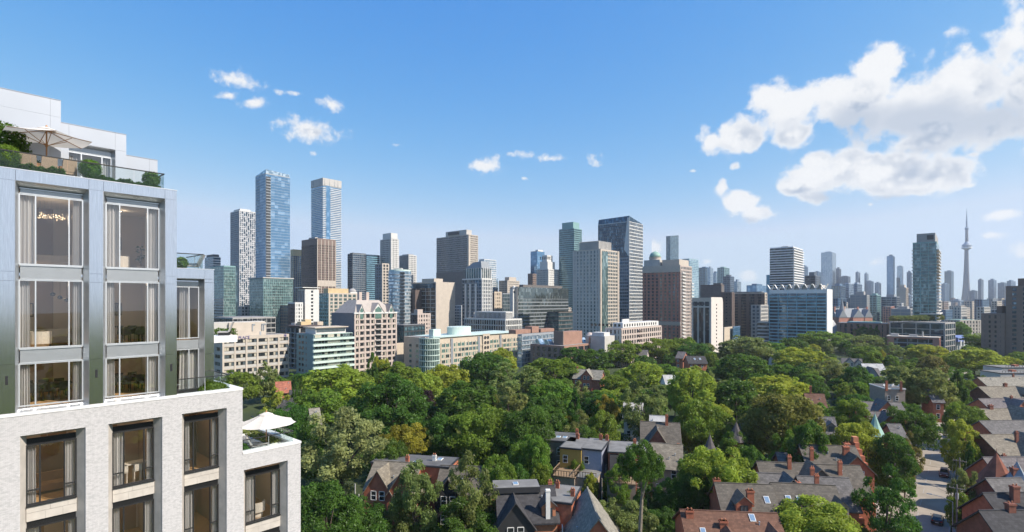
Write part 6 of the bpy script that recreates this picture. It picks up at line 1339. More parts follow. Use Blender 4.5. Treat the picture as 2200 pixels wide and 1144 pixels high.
# brick bays
FL = SZ(57, 944, RC)-SZ(57, 1122, RC); H_HEAD = SZ(57, 944, RC); GR_H = .27; W_B = SZ(57, 1087, RC)
for bi, (a, b, c, d, zt, nm) in enumerate(bays):
    dz = zt-ZH; head = H_HEAD+dz; lo = 20.0
    for nm_, q in (('jamb', [(a,.02,lo),(a,.02,zt),(c,RC,zt-.16),(c,RC,lo)]), ('jamb', [(d,RC,lo),(d,RC,zt-.16),(b,.02,zt),(b,.02,lo)]), ('soffit', [(a,.02,zt),(b,.02,zt),(d,RC,zt-.16),(c,RC,zt-.16)])):
        q2 = [(x+(-.03 if x <= c+1e-6 and nm_ == 'jamb' and x <= (a+c)/2+.5 and x < (a+b)/2 else .03 if nm_ == 'jamb' else 0), y, z+(.03 if nm_ == 'soffit' else 0)) for x, y, z in q]
        MB().hull(q, q2).build(nm_, M['limestone'], AB)
    MB().box(c-.4, d+.4, RC+.12, RC+.2, lo, 24).build('backing_wall', M['limestone'], AB)
    for r in range(3):
        ht = head-r*FL; zb = W_B+dz-r*FL; fn = ('upper', 'second', 'third')[r]
        grille(c, d, ht-GR_H, ht, RC, M['bronze_frame'], AB, .06, .02)
        window(c, d, zb, ht-GR_H, RC, M['bronze_frame'], (.26,.76), 'window', .24)
        n_ = 3; xs = [c-.02, c+(d-c)*.36, c+(d-c)*.72, d+.02]
        for i in range(n_):
            for j in (0, 1):
                zz0, zz1 = (zb-.06-.27, zb-.06) if j else (ht-FL+.02, zb-.34)
                if j == 0 and i == 1: pass
                xo = .18 if j else 0; x_a, x_b = max(c-.02, xs[i]+(xo if i else 0)), min(d+.02, xs[i+1]+(xo if i < 2 else 0))
                MB().box(x_a+.003, x_b-.003, RC-.10, RC+.1, zz0, zz1-.004).build('stone_block', M['limestone'], AB)
        MB().box(c-.02, d+.02, RC-.16, RC-.0, zb-.058, zb-.002).build('sill', M['bronze_frame'], AB)
        rm = room(c-.42, d+.42, zb-.22, ht+.1, RC+.12, 4.6, ('warm_wall','warm_wall','dark_wall','warm_wall')[bi], panel=(.1,.6) if (bi+r) % 2 else (.55,.95))
        cw = (d-c)*.26; base = f'{fn} window of the {nm}'
        curtain(c+.02, RC+.22, zb-.15, ht-.1, cw*(1.05 if (bi+r) % 2 else .7), f'pale curtain on the near side of the {base}', seed=bi*7+r)
        curtain(d-cw*(.55+.3*((bi*2+r) % 3 == 0)), RC+.22, zb-.15, ht-.1, cw*(.55+.3*((bi*2+r) % 3 == 0)), f'pale curtain on the far side of the {base}', seed=bi*7+r+3)
        if bi == 2 and r == 0: curtain(c+(d-c)*.42, RC+1.6, zb-.2, ht-.1, .35, 'brown drape standing behind the upper window of the third brick bay', True, 5)
    MB().box(a-.3, b+.3, RC+.1, RC+.18, lo, head-3*FL+.3).build('backing_wall', M['limestone'], AB)
# ---- brushed metal volume
RM = .52; MB_ = [(33,191,41,177,'wide metal bay'), (222.5,354.5,227.5,341,'second metal bay')]
zt_m = SZ(33, 388, .08); z_sill = SZ(41, 887, .1); mh = []
rows = [(SZ(41,568.6,RM), SZ(41,416,RM)), (SZ(41,750,RM), SZ(41,601,RM)), (SZ(41,875,RM), SZ(41,782,RM))]
for (ol, orr, il, ir, nm) in MB_: mh.append((SX(ol,.08), SX(orr,.08), Z_BRK+.0, zt_m))
# panels: fascia over the bays and piers between them, each with its own joints
xs = [XA0, SX(3,.08)-.9, mh[0][0], mh[0][1], mh[1][0], mh[1][1], X_M1]
zj = [Z_BRK, (rows[1][0]+rows[2][1])/2-.3, (rows[0][0]+rows[1][1])/2-.4, (rows[0][0]+rows[1][1])/2, zt_m, Z_ROOF]
JG = .008
for i, (a, b) in enumerate(zip(xs, xs[1:])):
    if i in (2, 4): MB().box(a+JG, b-JG, .08, .16, zt_m, Z_ROOF-.03).build('metal_panel', M['brushed'], AB); continue
    for z0, z1 in zip(zj, zj[1:]): MB().box(a+JG/2, b-JG/2, .08, .16, z0+JG/2, z1-JG/2-(.03 if z1 == Z_ROOF else 0)).build('metal_panel', M['brushed'], AB)
mb = MB(); holes_wall(mb, XA0, X_M1-.02, Z_BRK-.3, Z_ROOF-.05, mh, .165, .3); mb.build('panel_backing', M['bronze_frame'], AB)
MB().box(X_M1-.1, X_M1, .163, 8, Z_BRK-.3, Z_ROOF-.03).build('end_panel', M['brushed'], AB)
MB().box(XA0, X_M1+.02, .06, .5, Z_ROOF-.03, Z_ROOF).build('roof_edge', M['alu_frame'], AB); MB().box(XA0, X_M1-.1, .3, 9, Z_ROOF-.5, Z_ROOF-.3).build('terrace_floor', M['pale_concrete'], AB)
for px, py in ((14,818),(207,803),(368,790)):
    s, z = SX(px,.08), SZ(px, py, .08); MB().box(s-.045, s+.045, .06, .10, z-.19, z+.19).build('vent_slot', M['bronze_frame'], AB)
for bi, (ol, orr, il, ir, nm) in enumerate(MB_):
    a, b = SX(ol,.08), SX(orr,.08); c, d = SX(il, RM), SX(ir, RM); z0 = Z_BRK+.02; zc = rows[0][1]+.27; zs = SZ(41,877,RM)
    for nm_, q, dv in (('jamb', [(a,.08,z0),(a,.08,zt_m),(c,RM,zc),(c,RM,zs)], (-.02,0,0)), ('jamb', [(d,RM,zs),(d,RM,zc),(b,.08,zt_m),(b,.08,z0)], (.02,0,0)), ('soffit', [(a,.08,zt_m),(b,.08,zt_m),(d,RM,zc),(c,RM,zc)], (0,0,.02)), ('sloping_sill', [(a,.08,z0),(c,RM,zs),(d,RM,zs),(b,.08,z0)], (0,0,-.02))):
        MB().hull(q, [(x+dv[0], y+dv[1], z+dv[2]) for x, y, z in q]).build(nm_, M['brushed_reveal'], AB)
    tops = [zc-.02, rows[0][0], rows[1][0]]
    for r in range(3):
        zb, ht = rows[r]; fn = ('top', 'middle', 'bottom')[r]
        window(c, d, zb, ht, RM, M['alu_frame'], (.245,.775), 'window', bar=.05)
        gt = zc-.02 if r == 0 else rows[r-1][0]-.02
        g = grille(c+.03, d-.03, ht+.03, gt-.03, RM, M['alu_frame'], AB, .052, .016, 'grey_metal')
        MB().box(c, d, RM-.06, RM+.04, gt-.03, gt+.015).box(c, d, RM-.06, RM+.04, ht-.001, ht+.03).build('grille_frame', M['alu_frame'], AB)
        zr0 = zb-.1; rm = room(c-.42, d+.42, zr0, ht+.12, RM+.12, 5.0, 'warm_wall', panel=(.5,.72) if bi == 0 else None)
        cw = (d-c)*.24; base = f'{fn} window of the {nm}'
        curtain(c+.02, RM+.2, zr0+.02, ht, cw*(1.0 if r == 0 else .65), f'pale curtain on the near side of the {base}', seed=40+bi*7+r)
        curtain(d-cw*(.6 if bi == 0 else .95), RM+.2, zr0+.02, ht, cw*(.6 if bi == 0 else .95), f'pale curtain on the far side of the {base}', seed=50+bi*7+r)
        # furnishing
        xm = (c+d)/2; fz = zr0+.001
        if (bi, r) in ((0,0), (0,1)):
            t = lth('sofa', 'long cream sofa in the '+base, 'sofa', xm+.15, RM+3.2, fz)
            mb = MB().box(-1.1,1.1,-.45,.45,.12,.44); mb.build('seat', M['boucle'], t)
            mb = MB(); n = 14
            for i in range(n):
                t0, t1 = math.pi*i/n, math.pi*(i+1)/n; f = lambda q, k: (1.15*k*math.cos(q), -.35+.9*k*math.sin(q)); (ax_, ay), (bx, by) = f(t0, 1), f(t1, 1); (cx_, cy_), (dx_, dy) = f(t1, .8), f(t0, .8)
                mb.prism([(ax_, ay), (bx, by), (cx_, cy_), (dx_, dy)], .13, .8)
            mb.build('backrest', M['boucle'], t)
        if (bi, r) in ((0,1), (1,0)):
            t = lth('armchair', 'rounded white armchair near the glass in the '+base, 'armchair', xm-.25, RM+1.5, fz, R(150))
            MB().lathe(0, 0, [(.30,.06),(.38,.2),(.38,.42),(.34,.46)], 20).build('seat', M['boucle'], t, smooth=True)
            mb = MB()
            for i in range(12):
                t0, t1 = -.3+3.7*i/12, -.3+3.7*(i+1)/12; mb.prism([(.42*math.cos(t0),.42*math.sin(t0)),(.42*math.cos(t1),.42*math.sin(t1)),(.32*math.cos(t1),.32*math.sin(t1)),(.32*math.cos(t0),.32*math.sin(t0))], .2, .78)
            mb.build('backrest', M['boucle'], t)
        if (bi, r) in ((1,1), (1,2), (0,2)):
            t = lth('dining_table', 'dark dining table in the '+base, 'table', xm+.1, RM+2.6, fz)
            MB().box(-.95,.95,-.42,.42,.70,.75).build('table_top', M['dark_wood'], t)
            lm = MB().box(-.035,.035,-.035,.035,0,.70).mesh('leg', M['dark_wood'])
            for sx in (-.8,.8):
                for sy in (-.34,.34): place(lm, 'leg', t, loc=(sx, sy, 0))
            for i in range(3):
                for sy, rz_ in ((-.62, math.pi), (.62, 0)):
                    ch = lth('dining_chair', 'dark dining chair in the '+base, 'chair', xm+.1-.6+i*.6, RM+2.6+sy, fz, rz_, 'dining chairs in the '+base)
                    MB().box(-.2,.2,-.2,.2,.42,.46).build('seat', M['dark_wood'], ch); MB().box(-.2,.2,.18,.22,.46,.86).build('backrest', M['dark_wood'], ch)
                    mb = MB(); [mb.box(p*.18-.015, p*.18+.015, q*.18-.015, q*.18+.015, 0, .42) for p in (-1,1) for q in (-1,1)]; mb.build('legs', M['dark_wood'], ch)
        o = MB().box(-.45,.45,-.02,.0,-.35,.35,0).box(-.40,.40,-.026,-.02,-.30,.30,1).build('picture', [M['dark_wood'], mat('canvas_%d%d' % (bi, r), [(.30,.30,.27),(.5,.42,.30),(.2,.17,.13)][(bi+r) % 3], .8, .6, 2.5)])
        q = wpos(xm-.55 if bi == 0 else xm+.1, RM+5.08, fz+1.75); o.location = q; o.rotation_euler = (0, 0, RZL)
        tag(o, 'framed picture on the back wall of the '+base, 'picture')
# lit chandelier of the top room and the globe lamps below
GLOW = bpy.data.materials.new('warm_glow'); GLOW.use_nodes = True; b_ = GLOW.node_tree.nodes['Principled BSDF']; b_.inputs['Emission Color'].default_value = (1,.72,.42,1); b_.inputs['Emission Strength'].default_value = 9
c, d = SX(41, RM), SX(177, RM); ch = lth('chandelier', 'sparkling chandelier of many small lit drops in the wide metal bay', 'chandelier', (c+d)/2+.22, RM+1.5, rows[0][1]-.1)
rr = random.Random(2); mb = MB(); wr = MB()
for i in range(110):
    x, y = rr.gauss(0, .40), rr.gauss(0, .2); z = -.50-.24*rr.random()+.10*(x*x); s = rr.uniform(.003, .0075); mb.box(x-s, x+s, y-s, y+s, z-s, z+s)
    if i % 3 == 0: wr.box(x-.002, x+.002, y-.002, y+.002, z+s, .1)
mb.build('lit_drops', GLOW, ch, 'stuff'); wr.build('wires', M['grey_metal'], ch, 'stuff')
lp = bpy.data.lights.new('chandelier_light', 'POINT'); lp.energy = 12; lp.color = (1,.8,.58); lp.shadow_soft_size = .25; lo_ = bpy.data.objects.new('chandelier_light', lp); COL.objects.link(lo_); lo_.parent = ch; lo_.location = (0, 0, -.7)
t = lth('pendant_lamp', 'pendant lamp with three smoked glass globes in the wide metal bay', 'lamp', (c+d)/2+.45, RM+1.6, rows[1][1])
for x, z in ((-.22,-.62),(.05,-.78),(.3,-.9)): MB().lathe(x, 0, [(.01,z-.1),(.08,z-.06),(.11,z),(.08,z+.07),(.02,z+.1)], 14).build('globe', mat('smoked_glass', (.05,.035,.03), .1, .1, 3, spec=.8), t, smooth=True); MB().box(x-.005, x+.005, -.005, .005, z+.1, 0.1).build('cord', M['bronze_frame'], t)
# ceiling lamps switched on in the rooms, as the warm light in the photograph shows
def ceiling_lamp(s, off, z, label, e=22):
    t = lth('ceiling_lamp', label, 'lamp', s, off, z)
    MB().lathe(0, 0, [(.13,-.05),(.13,0),(.05,.02)], 16).build('rim', M['alu_frame'], t); MB().lathe(0, 0, [(.11,-.058),(.11,-.05)], 16).build('lit_disc', GLOW, t)
    l = bpy.data.lights.new('ceiling_lamp_light', 'POINT'); l.energy = e; l.color = (1,.80,.58); l.shadow_soft_size = .12; o = bpy.data.objects.new('ceiling_lamp_light', l); COL.objects.link(o); o.parent = t; o.location = (0, 0, -.16)
for bi, (ol, orr, il, ir, nm) in enumerate(MB_):
    for r in range(3):
        if (bi, r) == (0, 0): continue
        c, d = SX(il, RM), SX(ir, RM); ceiling_lamp((c+d)/2, RM+2.9, rows[r][1]+.11, 'lit round ceiling lamp in the %s room of the %s' % (('top','middle','bottom')[r], nm), (9,13,10)[r])
for bi, (a, b, c, d, zt_, nm) in enumerate(bays):
    for r in range(2): ceiling_lamp((c+d)/2, RC+2.4, H_HEAD+zt_-ZH-r*FL+.09, 'lit round ceiling lamp in the %s room of the %s' % (('upper','second')[r], nm), 14 if bi != 3 else 8)
# brick bay rooms: furniture
def simple_table(s, off, z, lab):
    t = lth('console_table', lab, 'table', s, off, z); MB().box(-.8,.8,-.35,.35,.82,.88).build('table_top', M['boucle'], t); MB().box(-.7,-.6,-.3,.3,0,.82).box(.6,.7,-.3,.3,0,.82).build('table_side', M['dark_wood'], t)
a, b, c, d, zt, nm = bays[0]; zf = W_B-.219
t = lth('sofa', 'tan sofa behind the upper window of the first brick bay', 'sofa', (c+d)/2, RC+2.6, zf); MB().box(-.9,.9,-.4,.4,.1,.42).build('seat', M['tan_leather'], t); MB().box(-.9,.9,.3,.42,.42,.85).build('backrest', M['tan_leather'], t)
t = lth('chandelier', 'small glass chandelier behind the upper window of the first brick bay', 'chandelier', (c+d)/2, RC+1.4, H_HEAD-.2)
mb = MB()
for i in range(8): q = i*math.pi/4; mb.tube([(0,0,-.35),(.14*math.cos(q),.14*math.sin(q),-.5),(.24*math.cos(q),.24*math.sin(q),-.38)], .012, 5).lathe(.24*math.cos(q), .24*math.sin(q), [(.02,-.4),(.03,-.34),(.01,-.3)], 6)
mb.box(-.008,.008,-.008,.008,-.36,.3); mb.build('arms', M['alu_frame'], t)
a, b, c, d, zt, nm = bays[1]; simple_table((c+d)/2+.1, RC+1.6, zf, 'pale kitchen island behind the upper window of the second brick bay')
for i in range(2):
    t = lth('counter_stool', 'pale stool at the kitchen island in the second brick bay', 'stool', (c+d)/2-.25+i*.6, RC+.9, zf, 0, 'stools at the kitchen island'); MB().box(-.18,.18,-.18,.18,.6,.66).build('seat', M['boucle'], t); MB().box(-.18,.18,-.2,-.16,.66,.95).build('backrest', M['boucle'], t); MB().box(-.16,-.12,-.16,.16,0,.6).box(.12,.16,-.16,.16,0,.6).build('legs', M['boucle'], t)
a, b, c, d, zt, nm = bays[3]; z4 = W_B+ZHB-ZH-.219
t = lth('armchair', 'curvy white armchair behind the upper window of the low brick wing', 'armchair', (c+d)/2+.05, RC+1.0, z4, R(160))
MB().lathe(0, 0, [(.34,.0),(.36,.2),(.30,.36),(.38,.46),(.30,.50)], 22).build('seat', M['boucle'], t, smooth=True)
mb = MB()
for i in range(14):
    t0, t1 = -.4+3.9*i/14, -.4+3.9*(i+1)/14; mb.prism([(.48*math.cos(t0),.48*math.sin(t0)),(.48*math.cos(t1),.48*math.sin(t1)),(.34*math.cos(t1),.34*math.sin(t1)),(.34*math.cos(t0),.34*math.sin(t0))], .42, .95)
mb.build('backrest', M['boucle'], t)
# indoor plant in the second metal bay
c, d = SX(227.5, RM), SX(341, RM)
t = lth('potted_plant', 'potted fig plant by the glass in the top window of the second metal bay', 'plant', d-.5, RM+1.2, rows[0][0]-.098)
MB().lathe(0, 0, [(.12,0),(.17,.3),(.15,.3)], 14).build('pot', M['boucle'], t)
mb = MB(); rr = random.Random(6)
for i in range(26):
    q = rr.uniform(0, 6.28); z = rr.uniform(.5, 1.3); l = rr.uniform(.18,.3); dx, dy = math.cos(q), math.sin(q); mb.poly([(dx*.05,dy*.05,z),(dx*l*.6-dy*.07,dy*l*.6+dx*.07,z+.08),(dx*l,dy*l,z+.02),(dx*l*.6+dy*.07,dy*l*.6-dx*.07,z+.08)])
mb.build('leaves', LEAF['dark'], t, 'stuff'); MB().tube([(0,0,.2),(.02,0,.8),(0,.03,1.3)], .015).build('stem', BARK, t)
# ---- second, recessed metal volume
O2 = 1.7; X2b = SX(459, O2); Z2 = SZ(459, 579, O2); x0 = X_M1-.3
a2, b2, c2, d2 = SX(372, O2), SX(438.5, O2), SX(376, O2+.4), SX(426, O2+.4); zt2 = SZ(438, 600, O2)
mb = MB(); holes_wall(mb, x0, X2b-.02, Z_BRK-.3, Z2-.03, [(a2, b2, Z_BRK, zt2)], O2+.02, O2+.3); mb.build('panel_backing', M['bronze_frame'], AB)
for z0, z1 in ((Z_BRK-.28, SZ(459,760,O2)), (SZ(459,760,O2), SZ(459,608,O2)), (SZ(459,608,O2), zt2)): MB().box(b2+JG, X2b, O2-.05, O2+.015, z0+JG, z1-JG).build('metal_panel', M['brushed'], AB)
MB().box(x0, b2-JG, O2-.05, O2+.015, zt2+JG, Z2-.03).build('metal_panel', M['brushed'], AB); MB().box(b2, X2b, O2-.05, O2+.015, zt2+JG, Z2-.03).build('metal_panel', M['brushed'], AB)
MB().box(x0, X2b+.02, O2-.08, O2+.4, Z2-.03, Z2).build('roof_edge', M['alu_frame'], AB); MB().box(x0, X2b-.05, O2+.3, 8, Z2-.3, Z2-.2).build('terrace_floor', M['pale_concrete'], AB); MB().box(X2b-.1, X2b-.01, O2+.02, 8, Z_BRK-.3, Z2-.04).build('end_panel', M['brushed'], AB)
for q, dv in (([(d2,O2+.4,Z_BRK-.2),(d2,O2+.4,zt2-.1),(b2,O2-.05,zt2),(b2,O2-.05,Z_BRK-.2)], (.02,0,0)), ([(a2,O2-.05,zt2),(b2,O2-.05,zt2),(d2,O2+.4,zt2-.1),(c2,O2+.4,zt2-.1)], (0,0,.02))): MB().hull(q, [(x+dv[0], y, z+dv[2]) for x, y, z in q]).build('jamb', M['brushed_reveal'], AB)
for (yb, yt, yg, fn) in ((728,616,605,'upper'), (846,750,731,'lower')):
    zb, zt, zg = SZ(400, yb, O2+.4), SZ(400, yt, O2+.4), SZ(400, yg, O2+.4)
    window(c2, d2, zb, zt, O2+.4, M['alu_frame'], (.58,), 'window', bar=.05); grille(c2, d2, zt+.02, zg, O2+.4, M['alu_frame'], AB, .06, .018, 'grey_metal')
    room(c2-.3, d2+.3, zb-.1, zt+.1, O2+.5, 4.0); curtain(c2+.3, O2+.62, zb-.05, zt, .5 if fn == 'upper' else .9, f'pale curtain behind the {fn} window of the recessed metal bay', seed=77+len(fn))
# ---- penthouse blocks on the roof
O3 = 3.4
xp1, xp2, xp3 = SX(131,O3), SX(274,O3), SX(342,O3+.5); zp1, zp2, zp3 = SZ(131,217,O3), SZ(274,288,O3), SZ(342,343,O3+.5)
PJ = .006
def pent(x0, x1, y0, z0, z1, xj, zjs, hole=None):
    mb = MB(); holes_wall(mb, x0, x1-.02, z0, z1-.02, [hole] if hole else [], y0+.05, y0+.3); mb.build('penthouse_wall', M['bronze_frame'], AB)
    xs_ = [x0]+xj+[x1]; zz = [z0]+zjs+[z1]
    for a, b in zip(xs_, xs_[1:]):
        for p, q in zip(zz, zz[1:]):
            if hole and hole[0]-.01 <= a and b <= hole[1]+.01 and q <= hole[3]+.01: continue
            MB().box(a+PJ/2, b-PJ/2, y0, y0+.045, p+PJ/2, q-PJ/2).build('metal_panel', M['white_metal'], AB)
    MB().box(x1-.06, x1-.005, y0+.046, y0+6, z0, z1-.01).build('end_panel', M['white_metal'], AB)
    MB().box(x0, x1, y0-.02, y0+6, z1, z1+.02).build('roof_edge', M['white_metal'], AB)
pent(XA0-2, xp1, O3, Z_ROOF-.3, zp1, [SX(108,O3)], [SZ(131,253,O3)])
wa, wb, wzt = SX(150,O3), SX(250,O3), SZ(200,312,O3)
pent(xp1, xp2, O3+.25, Z_ROOF-.3, zp2, [wa, wb], [wzt], (wa, wb, Z_ROOF-.3, wzt))
pent(xp2, xp3, O3+.8, Z_ROOF-.3, zp3, [SX(324,O3+.5)], [])
for q, dv in (([(wa,O3+.25,wzt),(wb,O3+.25,wzt),(wb-.12,O3+.6,wzt-.1),(wa,O3+.6,wzt-.1)], (0,0,.02)), ([(wb-.12,O3+.6,Z_ROOF-.3),(wb-.12,O3+.6,wzt-.1),(wb,O3+.25,wzt),(wb,O3+.25,Z_ROOF-.3)], (.02,0,0))): MB().hull(q, [(x+dv[0], y, z+dv[2]) for x, y, z in q]).build('jamb', M['brushed_reveal'], AB)
window(wa, wb-.12, Z_ROOF-.28, wzt-.4, O3+.6, M['alu_frame'], (.3,.78), 'window', bar=.05); grille(wa, wb-.12, wzt-.39, wzt-.11, O3+.6, M['alu_frame'], AB, .06, .018, 'grey_metal')
room(wa-.3, wb+.3, Z_ROOF-.3, wzt-.3, O3+.75, 4.0, 'ceiling_white'); curtain(wa+.05, O3+.8, Z_ROOF-.25, wzt-.4, .6, 'pale curtain on the near side of the roof terrace door', seed=91); curtain(wb-.55, O3+.8, Z_ROOF-.25, wzt-.4, .4, 'pale curtain on the far side of the roof terrace door', seed=92)
MB().box(xp2+.1, xp2+.5, O3+.76, O3+.8, Z_ROOF, Z_ROOF+.75).build('window', G['pane_sky'], AB)
# ---- railings
def railing(pts, z, h, label, n=5, posts=True, pm='bronze_frame'):
    t = lth('glass_railing', label, 'railing', 0, 0, 0); k = 0
    for (xa, ya), (xb, yb) in zip(pts, pts[1:]):
        L = math.hypot(xb-xa, yb-ya); m_ = max(1, round(L/1.35)); ux, uy = (xb-xa)/L, (yb-ya)/L
        for i in range(m_):
            p, q = i*L/m_+.012, (i+1)*L/m_-.012; nx, ny = -uy*.008, ux*.008
            MB().prism([(xa+ux*p+nx, ya+uy*p+ny), (xa+ux*q+nx, ya+uy*q+ny), (xa+ux*q-nx, ya+uy*q-ny), (xa+ux*p-nx, ya+uy*p-ny)], z, z+h-.03).build('glass_panel', RAILGLASS, t)
            if posts and i: MB().box(xa+ux*i*L/m_-.012, xa+ux*i*L/m_+.012, ya+uy*i*L/m_-.012, ya+uy*i*L/m_+.012, z, z+h-.04).build('post', M['alu_frame'], t)
        nx, ny = -uy*.03, ux*.03
        MB().prism([(xa+nx-ux*.03, ya+ny-uy*.03), (xb+nx+ux*.03, yb+ny+uy*.03), (xb-nx+ux*.03, yb-ny+uy*.03), (xa-nx-ux*.03, ya-ny-uy*.03)], z+h-.035, z+h+.01+.002*k).build('top_rail', M[pm], t); k += 1
    return t
ZR = SZ(352, 374, .3)
xr = SX(352,.3); railing([(XA0, .3), (xr, .3), (xr, 3.2)], Z_ROOF+.0, SZ(352,374,.3)-Z_ROOF, 'glass railing with black handrail round the top roof terrace', posts=False)
xr2 = SX(436, O2+.2); railing([(X_M1-.1, O2+.2), (xr2, O2+.2), (xr2, O2+3)], Z2, SZ(436,547,O2+.2)-Z2, 'short glass railing on the roof of the recessed metal bay')
xr3 = SX(493,.3); railing([(SX(384,.3), .3), (xr3, .3), (xr3, 4.5)], Z_BRK, .78, 'glass railing on the brick terrace under the recessed metal bay')
xr4 = SX(630,.3); railing([(XA1+.1, .3), (xr4, .3), (xr4, 6.5)], Z_B, .62, 'low glass railing round the parasol terrace on the brick wing')
# ---- planting on the terraces
def leafy(name, label, cat, boxes, n, size, leaf, seed, balls=(), group=None):
    g = np.random.default_rng(seed); V = []
    for (x0, x1, y0, y1, z0, z1) in boxes:
        p = g.uniform(0, 1, (n, 3))*np.array([x1-x0, y1-y0, z1-z0])+np.array([x0, y0, z0]); p[:, 2] += .05*np.sin(p[:, 0]*7)+.04*np.sin(p[:, 0]*17); V.append((p, np.tile([0, -.4, 1.0], (n, 1))))
    for (x, y, z, r, m_) in balls:
        d = g.normal(size=(m_, 3)); d /= np.linalg.norm(d, axis=1)[:, None]; q = 1+.09*np.sin(d[:, 0]*9+d[:, 2]*7)*np.sin(d[:, 1]*8); V.append((np.array([x, y, z])+d*r*(g.uniform(.78, 1.03, m_)*q)[:, None], d*1.6))
    p = np.concatenate([a for a, b in V]); nn = np.concatenate([b for a, b in V])+g.normal(size=(len(p), 3))*.6; nn /= np.linalg.norm(nn, axis=1)[:, None]
    a = np.cross(nn, g.normal(size=nn.shape)); a /= np.linalg.norm(a, axis=1)[:, None]; b = np.cross(nn, a); s = size*g.uniform(.6, 1.4, len(p))[:, None]
    v = np.stack([p-a*s, p-b*s*.6, p+a*s, p+b*s*.6], 1).reshape(-1, 3); N_ = len(p)
    me = bpy.data.meshes.new(name); me.vertices.add(4*N_); me.loops.add(4*N_); me.polygons.add(N_); me.vertices.foreach_set('co', v.ravel().astype(np.float32)); me.loops.foreach_set('vertex_index', np.arange(4*N_, dtype=np.int32)); me.polygons.foreach_set('loop_start', np.arange(0, 4*N_, 4, dtype=np.int32))
    at_ = me.attributes.new('tone', 'FLOAT', 'FACE'); at_.data.foreach_set('value', g.uniform(0, 1, N_).astype(np.float32)); me.materials.append(LEAF[leaf]); me.update(calc_edges=True)
    o = place(me, name, rz=RZL, loc=wpos(0, 0, 0)); return tag(o, label, cat, group)
zt = Z_ROOF
leafy('hedge', 'low dark hedge strip behind the top terrace glass', 'hedge', [(XA0+2, SX(140,.6), .45, .8, zt-.1, zt+.34), (SX(185,.6), SX(345,.6), .45, .8, zt-.1, zt+.26)], 9000, .035, 'dark', 1)
for px, py, r, lab in ((14,336,.50,'round clipped shrub at the near end of the top terrace'), (194,364,.46,'round clipped shrub in the middle of the top terrace'), (325,386,.40,'round clipped shrub at the far corner of the top terrace')):
    leafy('clipped_shrub', lab, 'shrub', [], 0, .03, 'mid', int(px), balls=[(SX(px,.75), .75, SZ(px, py, .75), r, 3800)])
leafy('climbing_shrub', 'dark leafy shrub against the penthouse wall behind the parasol', 'shrub', [], 0, .07, 'dark', 12, balls=[(SX(2,2.6), 2.6, zt+1.5, 1.0, 2600), (SX(-20,2.6), 2.6, zt+1.2, 1.2, 2000), (SX(45,2.8), 2.8, zt+.6, .7, 1800), (SX(75,2.8), 2.8, zt+.35, .6, 1500), (SX(20,2.6), 2.6, zt+.9, .8, 2000)])
leafy('planter_shrub', 'leafy green shrub inside the glass of the brick terrace', 'shrub', [(SX(425,.8), SX(487,.8), .5, 1.0, Z_BRK-.3, Z_BRK+.15)], 1600, .05, 'mid', 14, balls=[(SX(452,.8), .8, Z_BRK+.05, .42, 1600), (SX(468,.8), .8, Z_BRK, .36, 1200)])
leafy('planter_shrub', 'small green shrub beside the chair on the recessed bay roof', 'shrub', [], 0, .04, 'mid', 15, balls=[(SX(389,O2+.8), O2+.8, Z2+.3, .36, 1500)])
leafy('terrace_hedge', 'grassy green hedge along the back of the parasol terrace', 'hedge', [(XA1+.1, XB1-.6, 5.2, 6.6, Z_B-.6, Z_B+.0), (XB1-1.3, XB1-.5, 1.6, 5.4, Z_B-.6, Z_B-.1)], 5000, .06, 'olive', 16)
leafy('spiky_plant', 'spiky dark plant at the brick edge of the parasol terrace', 'plant', [], 0, .12, 'dark', 17, balls=[(XA1+.35, .9, Z_B-.1, .34, 500)])
MB().box(XB1-1.4, XB1-.45, 1.5, 5.5, Z_B-.6, Z_B-.25).box(XA1+.05, XB1-.5, 5.1, 6.7, Z_B-.6, Z_B-.2).build('planter', M['coping'], AB)
